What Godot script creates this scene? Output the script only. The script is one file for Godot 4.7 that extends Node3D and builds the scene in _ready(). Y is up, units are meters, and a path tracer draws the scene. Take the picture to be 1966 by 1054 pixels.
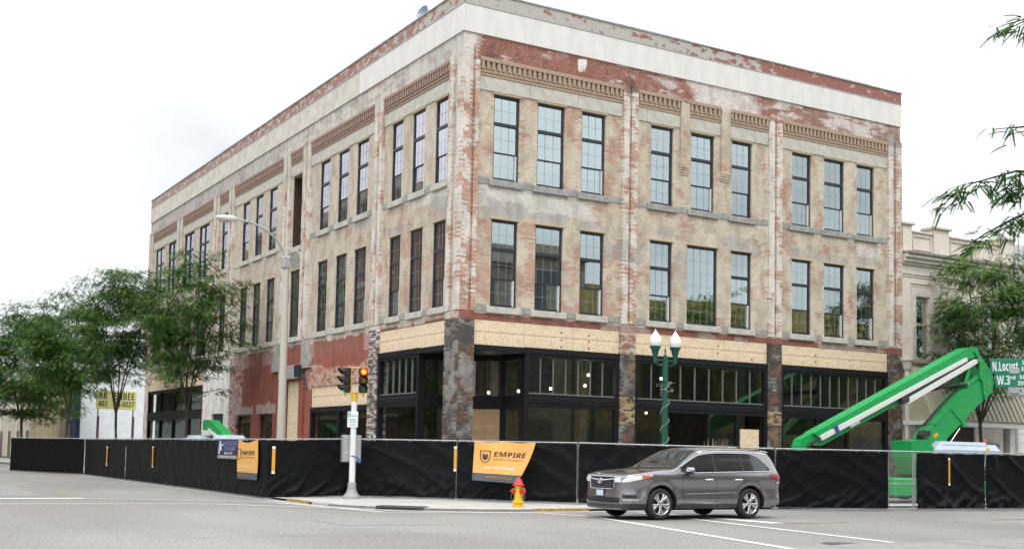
extends Node3D

# ---------------------------------------------------------------- mesh builder
class MB:
	var v := PackedVector3Array()
	var n := PackedVector3Array()
	var t := PackedVector2Array()

	func tri(a: Vector3, b: Vector3, c: Vector3, na: Vector3, nb: Vector3, nc: Vector3, ua := Vector2.ZERO, ub := Vector2.ZERO, uc := Vector2.ZERO) -> void:
		var g := (c - a).cross(b - a)
		if g.dot(na + nb + nc) < 0.0:
			v.append_array([a, c, b]); n.append_array([na, nc, nb]); t.append_array([ua, uc, ub])
		else:
			v.append_array([a, b, c]); n.append_array([na, nb, nc]); t.append_array([ua, ub, uc])

	func quad(a: Vector3, b: Vector3, c: Vector3, d: Vector3, nn: Vector3, ua := Vector2.ZERO, ub := Vector2.RIGHT, uc := Vector2.ONE, ud := Vector2.DOWN) -> void:
		tri(a, b, c, nn, nn, nn, ua, ub, uc)
		tri(a, c, d, nn, nn, nn, ua, uc, ud)

	func box(c: Vector3, s: Vector3, b := Basis()) -> void:
		rbox(c, s, 0.0, b)

	func rbox(c: Vector3, s: Vector3, r: float, b := Basis()) -> void:
		var h := s * 0.5
		r = minf(r, minf(h.x, minf(h.y, h.z)) * 0.9)
		for ax in 3:
			var a1 := (ax + 1) % 3
			var a2 := (ax + 2) % 3
			for sg in [-1.0, 1.0]:
				var nn := Vector3.ZERO
				nn[ax] = sg
				var p := []
				for q in [[-1, -1], [1, -1], [1, 1], [-1, 1]]:
					var w := Vector3.ZERO
					w[ax] = sg * h[ax]
					w[a1] = q[0] * (h[a1] - r)
					w[a2] = q[1] * (h[a2] - r)
					p.append(c + b * w)
				quad(p[0], p[1], p[2], p[3], b * nn, Vector2(0, 0), Vector2(s[a1], 0), Vector2(s[a1], s[a2]), Vector2(0, s[a2]))
		if r <= 0.0:
			return
		for ax in 3:
			var a1 := (ax + 1) % 3
			var a2 := (ax + 2) % 3
			for s1 in [-1.0, 1.0]:
				for s2 in [-1.0, 1.0]:
					var p := []
					for e in [-1.0, 1.0]:
						var w := Vector3.ZERO
						w[ax] = e * (h[ax] - r); w[a1] = s1 * h[a1]; w[a2] = s2 * (h[a2] - r)
						var u := w
						u[a1] = s1 * (h[a1] - r); u[a2] = s2 * h[a2]
						p.append(c + b * w); p.append(c + b * u)
					var nn := Vector3.ZERO
					nn[a1] = s1; nn[a2] = s2
					quad(p[0], p[1], p[3], p[2], (b * nn).normalized())
		for sx in [-1.0, 1.0]:
			for sy in [-1.0, 1.0]:
				for sz in [-1.0, 1.0]:
					var k := Vector3(sx, sy, sz)
					var q := k * (h - Vector3(r, r, r))
					var nn := (b * k).normalized()
					tri(c + b * (q + Vector3(sx * r, 0, 0)), c + b * (q + Vector3(0, sy * r, 0)), c + b * (q + Vector3(0, 0, sz * r)), nn, nn, nn)

	func tube(pts: Array, radii: Array, sides := 8, caps := true) -> void:
		var prev := []
		var pn := []
		var side := Vector3.ZERO
		for i in pts.size():
			var dir: Vector3
			if i == 0: dir = pts[1] - pts[0]
			elif i == pts.size() - 1: dir = pts[i] - pts[i - 1]
			else: dir = (pts[i + 1] - pts[i - 1])
			dir = dir.normalized()
			if side == Vector3.ZERO:
				side = dir.cross(Vector3.UP if absf(dir.y) < 0.9 else Vector3.RIGHT).normalized()
			else:
				side = (side - dir * side.dot(dir)).normalized()
			var up := dir.cross(side)
			var ring := []
			var rn := []
			for k in sides:
				var a := TAU * k / sides
				var nn := side * cos(a) + up * sin(a)
				rn.append(nn)
				ring.append(pts[i] + nn * radii[i])
			if i > 0:
				for k in sides:
					var k2 := (k + 1) % sides
					var u0 := float(k) / sides
					var u1 := float(k + 1) / sides
					tri(prev[k], prev[k2], ring[k2], pn[k], pn[k2], rn[k2], Vector2(u0, i - 1), Vector2(u1, i - 1), Vector2(u1, i))
					tri(prev[k], ring[k2], ring[k], pn[k], rn[k2], rn[k], Vector2(u0, i - 1), Vector2(u1, i), Vector2(u0, i))
			if caps and (i == 0 or i == pts.size() - 1) and radii[i] > 0.0:
				var cn := -dir if i == 0 else dir
				for k in sides:
					tri(pts[i], ring[k], ring[(k + 1) % sides], cn, cn, cn)
			prev = ring
			pn = rn

	# profile: Vector2(radius, y), turned about local y
	func lathe(profile: Array, sides: int, xf := Transform3D(), smooth := false) -> void:
		var seg := []
		for i in profile.size() - 1:
			var d: Vector2 = profile[i + 1] - profile[i]
			seg.append(Vector2(d.y, -d.x).normalized())
		for i in profile.size() - 1:
			var na: Vector2 = seg[i]
			var nb: Vector2 = seg[i]
			if smooth:
				if i > 0 and seg[i - 1].dot(seg[i]) > 0.3: na = (seg[i - 1] + seg[i]).normalized()
				if i < seg.size() - 1 and seg[i + 1].dot(seg[i]) > 0.3: nb = (seg[i + 1] + seg[i]).normalized()
			var A: Vector2 = profile[i]
			var B: Vector2 = profile[i + 1]
			for k in sides:
				var a0 := TAU * k / sides
				var a1 := TAU * (k + 1) / sides
				var d0 := Vector3(cos(a0), 0, sin(a0))
				var d1 := Vector3(cos(a1), 0, sin(a1))
				var p0 := xf * (d0 * A.x + Vector3.UP * A.y)
				var p1 := xf * (d1 * A.x + Vector3.UP * A.y)
				var p2 := xf * (d1 * B.x + Vector3.UP * B.y)
				var p3 := xf * (d0 * B.x + Vector3.UP * B.y)
				var n0 := (xf.basis * (d0 * na.x + Vector3.UP * na.y)).normalized()
				var n1 := (xf.basis * (d1 * na.x + Vector3.UP * na.y)).normalized()
				var n2 := (xf.basis * (d1 * nb.x + Vector3.UP * nb.y)).normalized()
				var n3 := (xf.basis * (d0 * nb.x + Vector3.UP * nb.y)).normalized()
				if A.x > 0.0: tri(p0, p1, p2, n0, n1, n2, Vector2(k, A.y), Vector2(k + 1, A.y), Vector2(k + 1, B.y))
				if B.x > 0.0: tri(p0, p2, p3, n0, n2, n3, Vector2(k, A.y), Vector2(k + 1, B.y), Vector2(k, B.y))

	# polygon in local xy, extruded from z=-depth/2 to +depth/2
	func prism(poly: PackedVector2Array, depth: float, xf := Transform3D()) -> void:
		var ix := Geometry2D.triangulate_polygon(poly)
		var cw := Geometry2D.is_polygon_clockwise(poly)
		var hz := Vector3(0, 0, depth * 0.5)
		var fz := xf.basis.z.normalized()
		for k in range(0, ix.size(), 3):
			for sg in [1.0, -1.0]:
				var q := []
				for j in 3:
					var p := poly[ix[k + j]]
					q.append(xf * (Vector3(p.x, p.y, 0) + hz * sg))
				tri(q[0], q[1], q[2], fz * sg, fz * sg, fz * sg, poly[ix[k]], poly[ix[k + 1]], poly[ix[k + 2]])
		for i in poly.size():
			var a := poly[i]
			var b := poly[(i + 1) % poly.size()]
			var d := (b - a).normalized()
			var o := Vector2(d.y, -d.x)
			if not cw: o = Vector2(d.y, -d.x)
			else: o = Vector2(-d.y, d.x)
			var nn := (xf.basis * Vector3(o.x, o.y, 0)).normalized()
			var A := Vector3(a.x, a.y, 0)
			var B := Vector3(b.x, b.y, 0)
			var L := (b - a).length()
			quad(xf * (A - hz), xf * (B - hz), xf * (B + hz), xf * (A + hz), nn, Vector2(0, 0), Vector2(L, 0), Vector2(L, depth), Vector2(0, depth))

	# rows of points, smooth normals; toward: a rough outward direction, or ZERO with flip
	func grid(g: Array, toward := Vector3.ZERO, flip := false) -> void:
		var nr := g.size()
		var nc: int = g[0].size()
		var N := []
		for i in nr:
			var row := []
			for j in nc:
				var du: Vector3 = g[mini(i + 1, nr - 1)][j] - g[maxi(i - 1, 0)][j]
				var dv: Vector3 = g[i][mini(j + 1, nc - 1)] - g[i][maxi(j - 1, 0)]
				var nn := du.cross(dv).normalized()
				if toward != Vector3.ZERO:
					if nn.dot(toward) < 0.0: nn = -nn
				elif flip: nn = -nn
				row.append(nn)
			N.append(row)
		for i in nr - 1:
			for j in nc - 1:
				var u0 := Vector2(float(j) / (nc - 1), float(i) / (nr - 1))
				var u1 := Vector2(float(j + 1) / (nc - 1), float(i + 1) / (nr - 1))
				tri(g[i][j], g[i][j + 1], g[i + 1][j + 1], N[i][j], N[i][j + 1], N[i + 1][j + 1], u0, Vector2(u1.x, u0.y), u1)
				tri(g[i][j], g[i + 1][j + 1], g[i + 1][j], N[i][j], N[i + 1][j + 1], N[i + 1][j], u0, u1, Vector2(u0.x, u1.y))

	func mesh() -> ArrayMesh:
		var a := []
		a.resize(Mesh.ARRAY_MAX)
		a[Mesh.ARRAY_VERTEX] = v
		a[Mesh.ARRAY_NORMAL] = n
		a[Mesh.ARRAY_TEX_UV] = t
		var m := ArrayMesh.new()
		m.add_surface_from_arrays(Mesh.PRIMITIVE_TRIANGLES, a)
		return m

# ---------------------------------------------------------------- naming
var used := {}
func numbered(called: String) -> String:
	if not used.has(called):
		used[called] = 0
		return called
	used[called] += 1
	return "%s_%03d" % [called, used[called]]

func tag(o: Node3D, label: String, category := "", group := "", kind := "") -> Node3D:
	if label: o.set_meta("label", label)
	if category: o.set_meta("category", category)
	if group: o.set_meta("group", group)
	if kind: o.set_meta("kind", kind)
	return o

func thing(called: String, label: String, category: String, at := Vector3.ZERO, turn := 0.0, group := "") -> Node3D:
	var o := Node3D.new()
	o.name = numbered(called)
	add_child(o)
	o.position = at
	o.rotation.y = turn
	tag(o, label, category, group)
	return o

func put(mb: MB, called: String, m: Material, parent: Node3D = null) -> MeshInstance3D:
	return putm(mb.mesh(), called, m, parent)

func putm(me: Mesh, called: String, m: Material, parent: Node3D = null) -> MeshInstance3D:
	var o := MeshInstance3D.new()
	o.mesh = me
	o.material_override = m
	if parent == null:
		o.name = numbered(called)
		add_child(o)
	else:
		o.name = called
		parent.add_child(o, true)
	return o

func struct(mb: MB, called: String, m: Material, label := "") -> MeshInstance3D:
	var o := put(mb, called, m)
	o.set_meta("kind", "structure")
	if label: o.set_meta("label", label)
	return o

# ---------------------------------------------------------------- materials
var M := {}
func lin(r: float, g: float, b: float) -> Color:
	return Color(r, g, b).linear_to_srgb()

func mat(r: float, g: float, b: float, rough := 0.8, metal := 0.0) -> StandardMaterial3D:
	var m := StandardMaterial3D.new()
	m.albedo_color = lin(r, g, b)
	m.roughness = rough
	m.metallic = metal
	return m

func noise(seed_: int, freq: float, oct := 4, type := FastNoiseLite.TYPE_SIMPLEX_SMOOTH) -> FastNoiseLite:
	var f := FastNoiseLite.new()
	f.seed = seed_
	f.frequency = freq
	f.noise_type = type
	f.fractal_octaves = oct
	return f

func ntex(f: FastNoiseLite, size: int, cols: Array, offs: Array, bump := 0.0) -> NoiseTexture2D:
	var t := NoiseTexture2D.new()
	t.width = size
	t.height = size
	t.seamless = true
	t.noise = f
	if bump > 0.0:
		t.as_normal_map = true
		t.bump_strength = bump
	elif cols.size():
		var g := Gradient.new()
		g.offsets = PackedFloat32Array(offs)
		g.colors = PackedColorArray(cols)
		t.color_ramp = g
	return t

# a mottled material: base colour x noise, world triplanar; size = metres per repeat
var shared := {}
func shared_noise(freq: float, px: int, amount: float, which: int) -> NoiseTexture2D:
	var key := [freq, px, snappedf(amount, 0.1), which]
	if not shared.has(key):
		if amount < 0.0:
			shared[key] = ntex(noise(500 + which, freq, 5), px, [], [])
		else:
			var lo := Color(1, 1, 1) * (1.0 - snappedf(amount, 0.1))
			lo.a = 1.0
			shared[key] = ntex(noise(400 + which, freq, 5), px, [lo.linear_to_srgb(), Color.WHITE], [0.15, 0.85])
	return shared[key]

func mottled(r: float, g: float, b: float, rough: float, seed_: int, size: float, amount := 0.25, freq := 0.02, px := 256, bump := 0.0, metal := 0.0) -> StandardMaterial3D:
	var m := mat(r, g, b, rough, metal)
	m.albedo_texture = shared_noise(freq, px, maxf(amount, 0.1), seed_ % 2)
	m.uv1_triplanar = true
	m.uv1_world_triplanar = true
	m.uv1_scale = Vector3.ONE / size
	m.uv1_offset = Vector3(seed_ * 0.37, seed_ * 0.61, seed_ * 0.83)
	if bump > 0.0:
		m.heightmap_enabled = true
		m.heightmap_texture = shared_noise(freq * 2.0, px, -1.0, seed_ % 2)
		m.heightmap_scale = bump
	return m

func coated(alpha: float, tint: Color) -> ORMMaterial3D:
	var m := ORMMaterial3D.new()
	var im := Image.create(4, 4, false, Image.FORMAT_RGB8)
	im.fill(Color(1.0, 0.015, 1.0))
	m.orm_texture = ImageTexture.create_from_image(im)
	m.albedo_color = Color(tint.r, tint.g, tint.b, alpha)
	m.transparency = BaseMaterial3D.TRANSPARENCY_ALPHA
	return m

func pane(alpha: float, r: float, g: float, b: float) -> StandardMaterial3D:
	var m := mat(r, g, b, 0.02)
	m.albedo_color.a = alpha
	m.transparency = BaseMaterial3D.TRANSPARENCY_ALPHA
	return m

func glow(r: float, g: float, b: float, e: float) -> StandardMaterial3D:
	var m := mat(r, g, b, 0.4)
	m.emission_enabled = true
	m.emission = lin(r, g, b)
	m.emission_energy_multiplier = e
	return m

func materials() -> void:
	M.frame = mat(0.018, 0.021, 0.032, 0.45)
	M.muntin = mat(0.28, 0.31, 0.32, 0.5)
	M.liner = mat(0.55, 0.57, 0.57, 0.5)
	M.glass = coated(0.56, Color(0.86, 0.92, 0.925))
	M.glass_left = coated(0.56, Color(0.93, 0.93, 0.98))
	M.shop_glass = coated(0.14, Color(0.86, 0.93, 0.90))
	M.clear = pane(0.06, 0.3, 0.33, 0.33)
	M.stone = mottled(0.52, 0.50, 0.435, 0.85, 11, 2.3, 0.2, 0.02, 256, 0.4)
	M.stone_grey = mottled(0.36, 0.355, 0.335, 0.9, 12, 1.9, 0.3, 0.025, 256, 0.4)
	M.stucco = mottled(0.70, 0.69, 0.655, 0.85, 13, 3.7, 0.1, 0.02, 256, 0.25)
	M.stucco.uv1_scale = Vector3(0.31, 0.09, 0.31)
	M.coping = mottled(0.42, 0.42, 0.42, 0.6, 14, 2.0, 0.3)
	M.ochre = mat(0.42, 0.33, 0.19, 0.8)
	M.black_paint = mottled(0.010, 0.011, 0.014, 0.5, 15, 1.1, 0.4, 0.02, 256, 0.15)
	M.black_paint.metallic_specular = 0.35
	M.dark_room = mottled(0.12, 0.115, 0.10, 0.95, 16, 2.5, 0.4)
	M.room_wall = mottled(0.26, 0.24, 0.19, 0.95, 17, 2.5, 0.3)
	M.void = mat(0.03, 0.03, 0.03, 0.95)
	M.ply = mottled(0.55, 0.36, 0.20, 0.85, 18, 1.3, 0.3, 0.012)
	M.roof = mat(0.2, 0.2, 0.2, 0.95)
	M.galv = mottled(0.50, 0.51, 0.52, 0.42, 19, 0.7, 0.25, 0.02, 128, 0.0, 0.5)
	M.green_lamp = mat(0.012, 0.105, 0.068, 0.4)
	M.globe = mat(0.82, 0.83, 0.83, 0.35)
	M.lift_green = mottled(0.010, 0.37, 0.09, 0.42, 20, 1.3, 0.2, 0.03)
	M.lift_dark = mat(0.03, 0.032, 0.035, 0.5)
	M.lift_white = mat(0.72, 0.73, 0.72, 0.45)
	M.lift_cover = mottled(0.44, 0.52, 0.60, 0.45, 21, 1.7, 0.15)
	M.steel = mat(0.4, 0.4, 0.41, 0.35, 0.8)
	M.rubber = mat(0.018, 0.018, 0.019, 0.75)
	M.chrome = mat(0.75, 0.76, 0.78, 0.12, 1.0)
	M.yellow = mat(0.62, 0.40, 0.035, 0.45)
	M.hyd_yellow = mottled(0.72, 0.46, 0.015, 0.4, 22, 0.5, 0.12)
	M.hyd_red = mottled(0.55, 0.025, 0.025, 0.38, 23, 0.5, 0.12)
	M.white_paint = mottled(0.72, 0.73, 0.72, 0.5, 24, 0.9, 0.12)
	M.orange_banner = mottled(0.84, 0.44, 0.125, 0.55, 25, 0.8, 0.08)
	M.banner_dark = mat(0.075, 0.095, 0.105, 0.6)
	M.ink = mat(0.035, 0.022, 0.03, 0.7)
	M.ink_tan = mat(0.42, 0.18, 0.04, 0.7)
	M.ink_white = mat(0.8, 0.8, 0.78, 0.7)
	M.sign_green = mat(0.005, 0.19, 0.115, 0.35)
	M.bark = mottled(0.085, 0.07, 0.058, 0.9, 26, 0.5, 0.5, 0.03, 256, 1.0)
	M.kerb_yellow = mottled(0.46, 0.31, 0.10, 0.8, 27, 0.9, 0.45, 0.03)
	# osb: pale strands
	var osb := mat(1, 1, 1, 0.85)
	var f := noise(31, 0.05, 2, FastNoiseLite.TYPE_CELLULAR)
	f.cellular_return_type = FastNoiseLite.RETURN_CELL_VALUE
	f.cellular_distance_function = FastNoiseLite.DISTANCE_MANHATTAN
	f.domain_warp_enabled = true
	f.domain_warp_amplitude = 12.0
	osb.albedo_texture = ntex(f, 512, [lin(.54, .39, .23), lin(.66, .51, .34), lin(.74, .60, .43), lin(.80, .68, .53)], [0.0, 0.3, 0.65, 1.0])
	osb.uv1_triplanar = true
	osb.uv1_world_triplanar = true
	osb.uv1_scale = Vector3(1, 1, 1) * 0.8
	M.osb = osb
	# asphalt: fine aggregate, broad wear
	var as_ := mat(1, 1, 1, 0.93)
	as_.albedo_texture = ntex(noise(41, 0.085, 4), 1024, [lin(.16, .153, .143), lin(.232, .223, .21), lin(.305, .294, .277)], [0.22, 0.5, 0.78])
	as_.uv1_triplanar = true
	as_.uv1_world_triplanar = true
	as_.uv1_scale = Vector3.ONE / 6.3
	as_.detail_enabled = true
	as_.detail_blend_mode = BaseMaterial3D.BLEND_MODE_MUL
	as_.detail_albedo = ntex(noise(42, 0.006, 5), 512, [lin(.80, .79, .78), lin(1, 1, 1)], [0.25, 0.75])
	as_.detail_uv_layer = BaseMaterial3D.DETAIL_UV_2
	as_.uv2_triplanar = true
	as_.uv2_world_triplanar = true
	as_.uv2_scale = Vector3(1 / 23.0, 1 / 23.0, 1 / 51.0)
	as_.heightmap_enabled = true
	as_.heightmap_texture = as_.albedo_texture
	as_.heightmap_scale = 0.4
	M.asphalt = as_
	M.concrete = mottled(0.46, 0.445, 0.415, 0.9, 43, 3.1, 0.25, 0.02, 512, 0.3)
	M.concrete_worn = mottled(0.275, 0.27, 0.255, 0.9, 143, 3.1, 0.3, 0.02, 512, 0.3)
	M.concrete_b = mottled(0.50, 0.485, 0.45, 0.9, 44, 3.7, 0.25, 0.02, 512, 0.3)
	M.gutter = mottled(0.38, 0.37, 0.35, 0.9, 45, 3.3, 0.3, 0.02, 512, 0.3)
	M.stripe = mottled(0.66, 0.65, 0.63, 0.8, 46, 1.4, 0.3, 0.05, 512)
	M.stripe_yellow = mottled(0.42, 0.29, 0.10, 0.8, 47, 1.4, 0.45, 0.05, 512)
	M.soil = mottled(0.10, 0.11, 0.06, 0.95, 48, 9.0, 0.4)
	# fence screen: woven black cloth
	var fab := mottled(0.0045, 0.005, 0.0065, 0.6, 49, 0.9, 0.35, 0.03)
	fab.metallic_specular = 0.28
	M.fabric = fab
	# leaves
	var lf := mat(0.068, 0.148, 0.044, 0.8)
	lf.metallic_specular = 0.2
	lf.backlight_enabled = true
	lf.backlight = lin(0.20, 0.36, 0.05)
	lf.vertex_color_use_as_albedo = true
	M.leaf = lf

# ---------------------------------------------------------------- scene
func _ready() -> void:
	var cam := Camera3D.new()
	cam.name = "camera"
	cam.projection = Camera3D.PROJECTION_FRUSTUM
	cam.near = 1.0
	cam.far = 4000.0
	cam.size = 0.46002
	cam.frustum_offset = Vector2(0.0, 0.07607)
	cam.position = Vector3(-17.4268, 1.58, 32.9737)
	cam.rotation = Vector3(0.07212, -0.53277, 0.01984)
	add_child(cam)
	cam.current = true
	var we := WorldEnvironment.new()
	we.name = "world_environment"
	var env := Environment.new()
	env.background_mode = Environment.BG_SKY
	env.sky = Sky.new()
	env.sky.sky_material = overcast(SKY_LEVEL)
	env.tonemap_mode = Environment.TONE_MAPPER_LINEAR
	env.tonemap_exposure = 1.0
	env.sdfgi_enabled = true
	env.ssao_enabled = true
	env.ssil_enabled = true
	we.environment = env
	add_child(we)
	var sun := DirectionalLight3D.new()
	sun.name = "sun"
	sun.light_energy = 0.4
	sun.light_angular_distance = 14.0
	sun.light_color = Color(1.0, 0.965, 0.92)
	sun.rotation_degrees = Vector3(-56, -28, 0)
	sun.shadow_enabled = true
	add_child(sun)
	materials()
	ground()
	facade_textures()
	main_building()
	neighbours()
	fence()
	lamps_and_signals()
	small_things()
	lifts()
	car()
	trees()

const SKY_LEVEL := 2.95
func overcast(level: float) -> PanoramaSkyMaterial:
	var w := 1024
	var h := 512
	var im := Image.create(w, h, false, Image.FORMAT_RGBF)
	var f := noise(29, 1.1, 5)
	for y in h:
		var el := (0.5 - (y + 0.5) / h) * PI
		for x in w:
			var az := TAU * x / w
			if el < -0.03:
				im.set_pixel(x, y, Color(0.45, 0.45, 0.45))
				continue
			var d := Vector3(cos(el) * cos(az), sin(el), cos(el) * sin(az))
			var p := d / (maxf(d.y, 0.0) + 0.35)
			var c := f.get_noise_3d(p.x, p.y * 1.3, p.z)
			var L := level * (0.82 + 2.2 * maxf(sin(el), 0.0)) / 3.0 * (1.0 + 0.50 * c)
			im.set_pixel(x, y, Color(L * 0.965, L * 0.995, L * 1.035))
	var s := PanoramaSkyMaterial.new()
	s.panorama = ImageTexture.create_from_image(im)
	return s

# ---------------------------------------------------------------- ground
const WALK := 0.07
func sheet(pts: PackedVector2Array, y: float, mb: MB) -> void:
	var ix := Geometry2D.triangulate_polygon(pts)
	for k in range(0, ix.size(), 3):
		var q := []
		for j in 3: q.append(Vector3(pts[ix[k + j]].x, y, pts[ix[k + j]].y))
		mb.tri(q[0], q[1], q[2], Vector3.UP, Vector3.UP, Vector3.UP, pts[ix[k]], pts[ix[k + 1]], pts[ix[k + 2]])

func slab(pts: PackedVector2Array, y0: float, y1: float, mb: MB) -> void:
	sheet(pts, y1, mb)
	for i in pts.size():
		var a := pts[i]
		var b := pts[(i + 1) % pts.size()]
		var d := (b - a).normalized()
		var o := Vector2(d.y, -d.x)
		if Geometry2D.is_polygon_clockwise(pts): o = -o
		mb.quad(Vector3(a.x, y0, a.y), Vector3(b.x, y0, b.y), Vector3(b.x, y1, b.y), Vector3(a.x, y1, a.y), Vector3(o.x, 0, o.y))

func arc(c: Vector2, r: float, a0: float, a1: float, k := 14) -> PackedVector2Array:
	var p := PackedVector2Array()
	for i in k + 1:
		var a := lerpf(a0, a1, float(i) / k)
		p.append(c + Vector2(cos(a), sin(a)) * r)
	return p

func line_strip(a: Vector2, b: Vector2, w: float, mb: MB, y := 0.008) -> void:
	var d := (b - a).normalized().orthogonal() * w * 0.5
	sheet(PackedVector2Array([a - d, b - d, b + d, a + d]), y, mb)

const KX := -5.2
const KZ := 5.9
func ground() -> void:
	var mb := MB.new()
	sheet(PackedVector2Array([Vector2(-1500, -1500), Vector2(1500, -1500), Vector2(1500, 1500), Vector2(-1500, 1500)]), -0.03, mb)
	struct(mb, "ground", M.soil)
	mb = MB.new()
	sheet(PackedVector2Array([Vector2(-16.4, -160), Vector2(KX + 0.4, -160), Vector2(KX + 0.4, 160), Vector2(-16.4, 160)]), 0.0, mb)
	sheet(PackedVector2Array([Vector2(KX + 0.4, 1), Vector2(160, 1), Vector2(160, 23), Vector2(KX + 0.4, 23)]), 0.0, mb)
	sheet(PackedVector2Array([Vector2(-160, 1), Vector2(-16.4, 1), Vector2(-16.4, 23), Vector2(-160, 23)]), 0.0, mb)
	struct(mb, "road", M.asphalt)
	# near block pavement with rounded kerb, then the three other corners
	var cs := [[KX, KZ, 1, -1, 90.0, 100.0], [KX, 17.7, 1, 1, 60.0, 100.0], [-16.2, KZ, -1, -1, 90.0, 100.0], [-16.2, 17.7, -1, 1, 60.0, 100.0]]
	for i in 4:
		var c: Array = cs[i]
		var r := 4.5
		var poly := PackedVector2Array()
		var cc := Vector2(c[0] + c[2] * r, c[1] + c[3] * r)
		for k in 15:
			var a := PI * 0.5 * k / 14.0
			poly.append(cc - Vector2(c[2] * cos(a), c[3] * sin(a)) * r)
		poly.append(Vector2(c[0] + c[2] * c[5], c[1]))
		poly.append(Vector2(c[0] + c[2] * c[5], c[1] + c[3] * c[4]))
		poly.append(Vector2(c[0], c[1] + c[3] * c[4]))
		var s := MB.new()
		slab(poly, -0.02, WALK - 0.012, s)
		var walk := struct(s, "pavement", M.concrete if i == 0 else M.concrete_worn)
		if Geometry2D.is_polygon_clockwise(poly): poly.reverse()
		# gutter pan
		var gp := Geometry2D.offset_polygon(poly, 0.55, Geometry2D.JOIN_MITER)
		s = MB.new()
		sheet(gp[0], 0.004, s)
		struct(s, "gutter", M.gutter if i == 0 else M.concrete_worn)
		# kerb stone run
		var inner := Geometry2D.offset_polygon(poly, -0.16, Geometry2D.JOIN_MITER)
		s = MB.new()
		var ip: PackedVector2Array = inner[0]
		for k in 16:
			var a0: Vector2 = poly[(k + poly.size() - 1) % poly.size()]
			var b0: Vector2 = poly[k]
			var n0 := Vector2.ZERO
			slab(PackedVector2Array([a0, b0, nearest(ip, b0), nearest(ip, a0)]), 0.0, WALK, s)
		put(s, "kerb", M.concrete_b if i == 0 else M.concrete_worn, walk)
		if i > 1: continue
		# paving slabs that show at the corner
		var x0: float = -5.2
		var z0 := -6.0 if i == 0 else 17.7
		var rng := RandomNumberGenerator.new()
		rng.seed = 77 + i
		for gx in 11:
			for gz in 8:
				var cell := PackedVector2Array([Vector2(x0 + gx * 1.5, z0 + gz * 1.5), Vector2(x0 + gx * 1.5 + 1.48, z0 + gz * 1.5), Vector2(x0 + gx * 1.5 + 1.48, z0 + gz * 1.5 + 1.48), Vector2(x0 + gx * 1.5, z0 + gz * 1.5 + 1.48)])
				for piece in Geometry2D.intersect_polygons(cell, ip):
					if piece.size() < 3: continue
					var q := MB.new()
					slab(piece, WALK - 0.03, WALK + rng.randf_range(-0.004, 0.003), q)
					put(q, "paving_slab", [M.concrete, M.concrete_b][rng.randi() % 2] if i == 0 else M.concrete_worn, walk)
	# painted markings
	var w := MB.new()
	line_strip(Vector2(-0.95, 6.75), Vector2(-0.45, 8.3), 0.2, w)
	line_strip(Vector2(-0.45, 8.3), Vector2(-2.75, 17.7), 0.2, w)
	struct(w, "crosswalk_line", M.stripe, "left white crosswalk line across the near street")
	w = MB.new()
	line_strip(Vector2(2.0, 6.9), Vector2(0.1, 18.9), 0.2, w)
	struct(w, "crosswalk_line", M.stripe, "right white crosswalk line passing behind the car")
	w = MB.new()
	line_strip(Vector2(2.35, 7.0), Vector2(2.55, 11.7), 0.5, w)
	struct(w, "stop_line", M.stripe, "broad white stop line under the car")
	w = MB.new()
	line_strip(Vector2(-16.0, -2.55), Vector2(-10.5, -2.75), 0.55, w)
	struct(w, "stop_line", M.stripe, "broad white stop line at far left")
	w = MB.new()
	line_strip(Vector2(-10.5, -2.6), Vector2(-6.2, -0.3), 0.16, w)
	line_strip(Vector2(-6.2, -0.3), Vector2(-5.25, 2.6), 0.16, w)
	struct(w, "crosswalk_line", M.stripe, "white crosswalk line nearer the fence")
	w = MB.new()
	line_strip(Vector2(-16.0, 0.1), Vector2(-7.9, 0.95), 0.2, w)
	line_strip(Vector2(-7.9, 0.95), Vector2(-5.3, 3.4), 0.2, w)
	line_strip(Vector2(-5.3, 3.4), Vector2(-4.9, 5.6), 0.2, w)
	line_strip(Vector2(-4.9, 5.6), Vector2(-0.95, 6.75), 0.14, w)
	struct(w, "crosswalk_line", M.stripe, "white crosswalk line nearer the viewer at left")
	w = MB.new()
	for k in 9: line_strip(Vector2(2.75 + k * 7.4, 11.75), Vector2(4.75 + k * 7.4, 11.75), 0.14, w)
	struct(w, "centre_line", M.stripe_yellow, "dashed yellow centre line at right")
	w = MB.new()
	for k in 9: line_strip(Vector2(-10.6, -3.8 - k * 7.4), Vector2(-10.65, -6.0 - k * 7.4), 0.14, w)
	struct(w, "centre_line", M.stripe_yellow, "dashed yellow centre line at left")
	# yellow painted kerb ends
	w = MB.new()
	for k in 3:
		var a := Vector2(KX + 0.0, -0.6 + k * 0.6)
		slab(PackedVector2Array([a + Vector2(-0.015, 0), a + Vector2(0.15, 0), a + Vector2(0.15, 0.58), a + Vector2(-0.015, 0.58)]), 0.004, WALK + 0.006, w)
	struct(w, "yellow_kerb", M.kerb_yellow, "yellow painted kerb end by the left fence corner")
	w = MB.new()
	for k in 3:
		var a := Vector2(-0.7 + k * 0.6, KZ)
		slab(PackedVector2Array([a + Vector2(0, -0.15), a + Vector2(0.58, -0.15), a + Vector2(0.58, 0.015), a + Vector2(0, 0.015)]), 0.004, WALK + 0.006, w)
	struct(w, "yellow_kerb", M.kerb_yellow, "yellow painted kerb beside the hydrant")
	worn_road()
	# storm drain mouth in the corner kerb
	var dr := thing("storm_drain", "dark storm drain mouth in the kerb at the street corner", "drain", Vector3(-3.82, -0.005, 4.36), -0.81)
	w = MB.new()
	w.rbox(Vector3(0, 0.075, 0.0), Vector3(1.25, 0.05, 0.55), 0.01)
	w.rbox(Vector3(-0.6, 0.05, 0.0), Vector3(0.1, 0.1, 0.55), 0.01)
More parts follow.
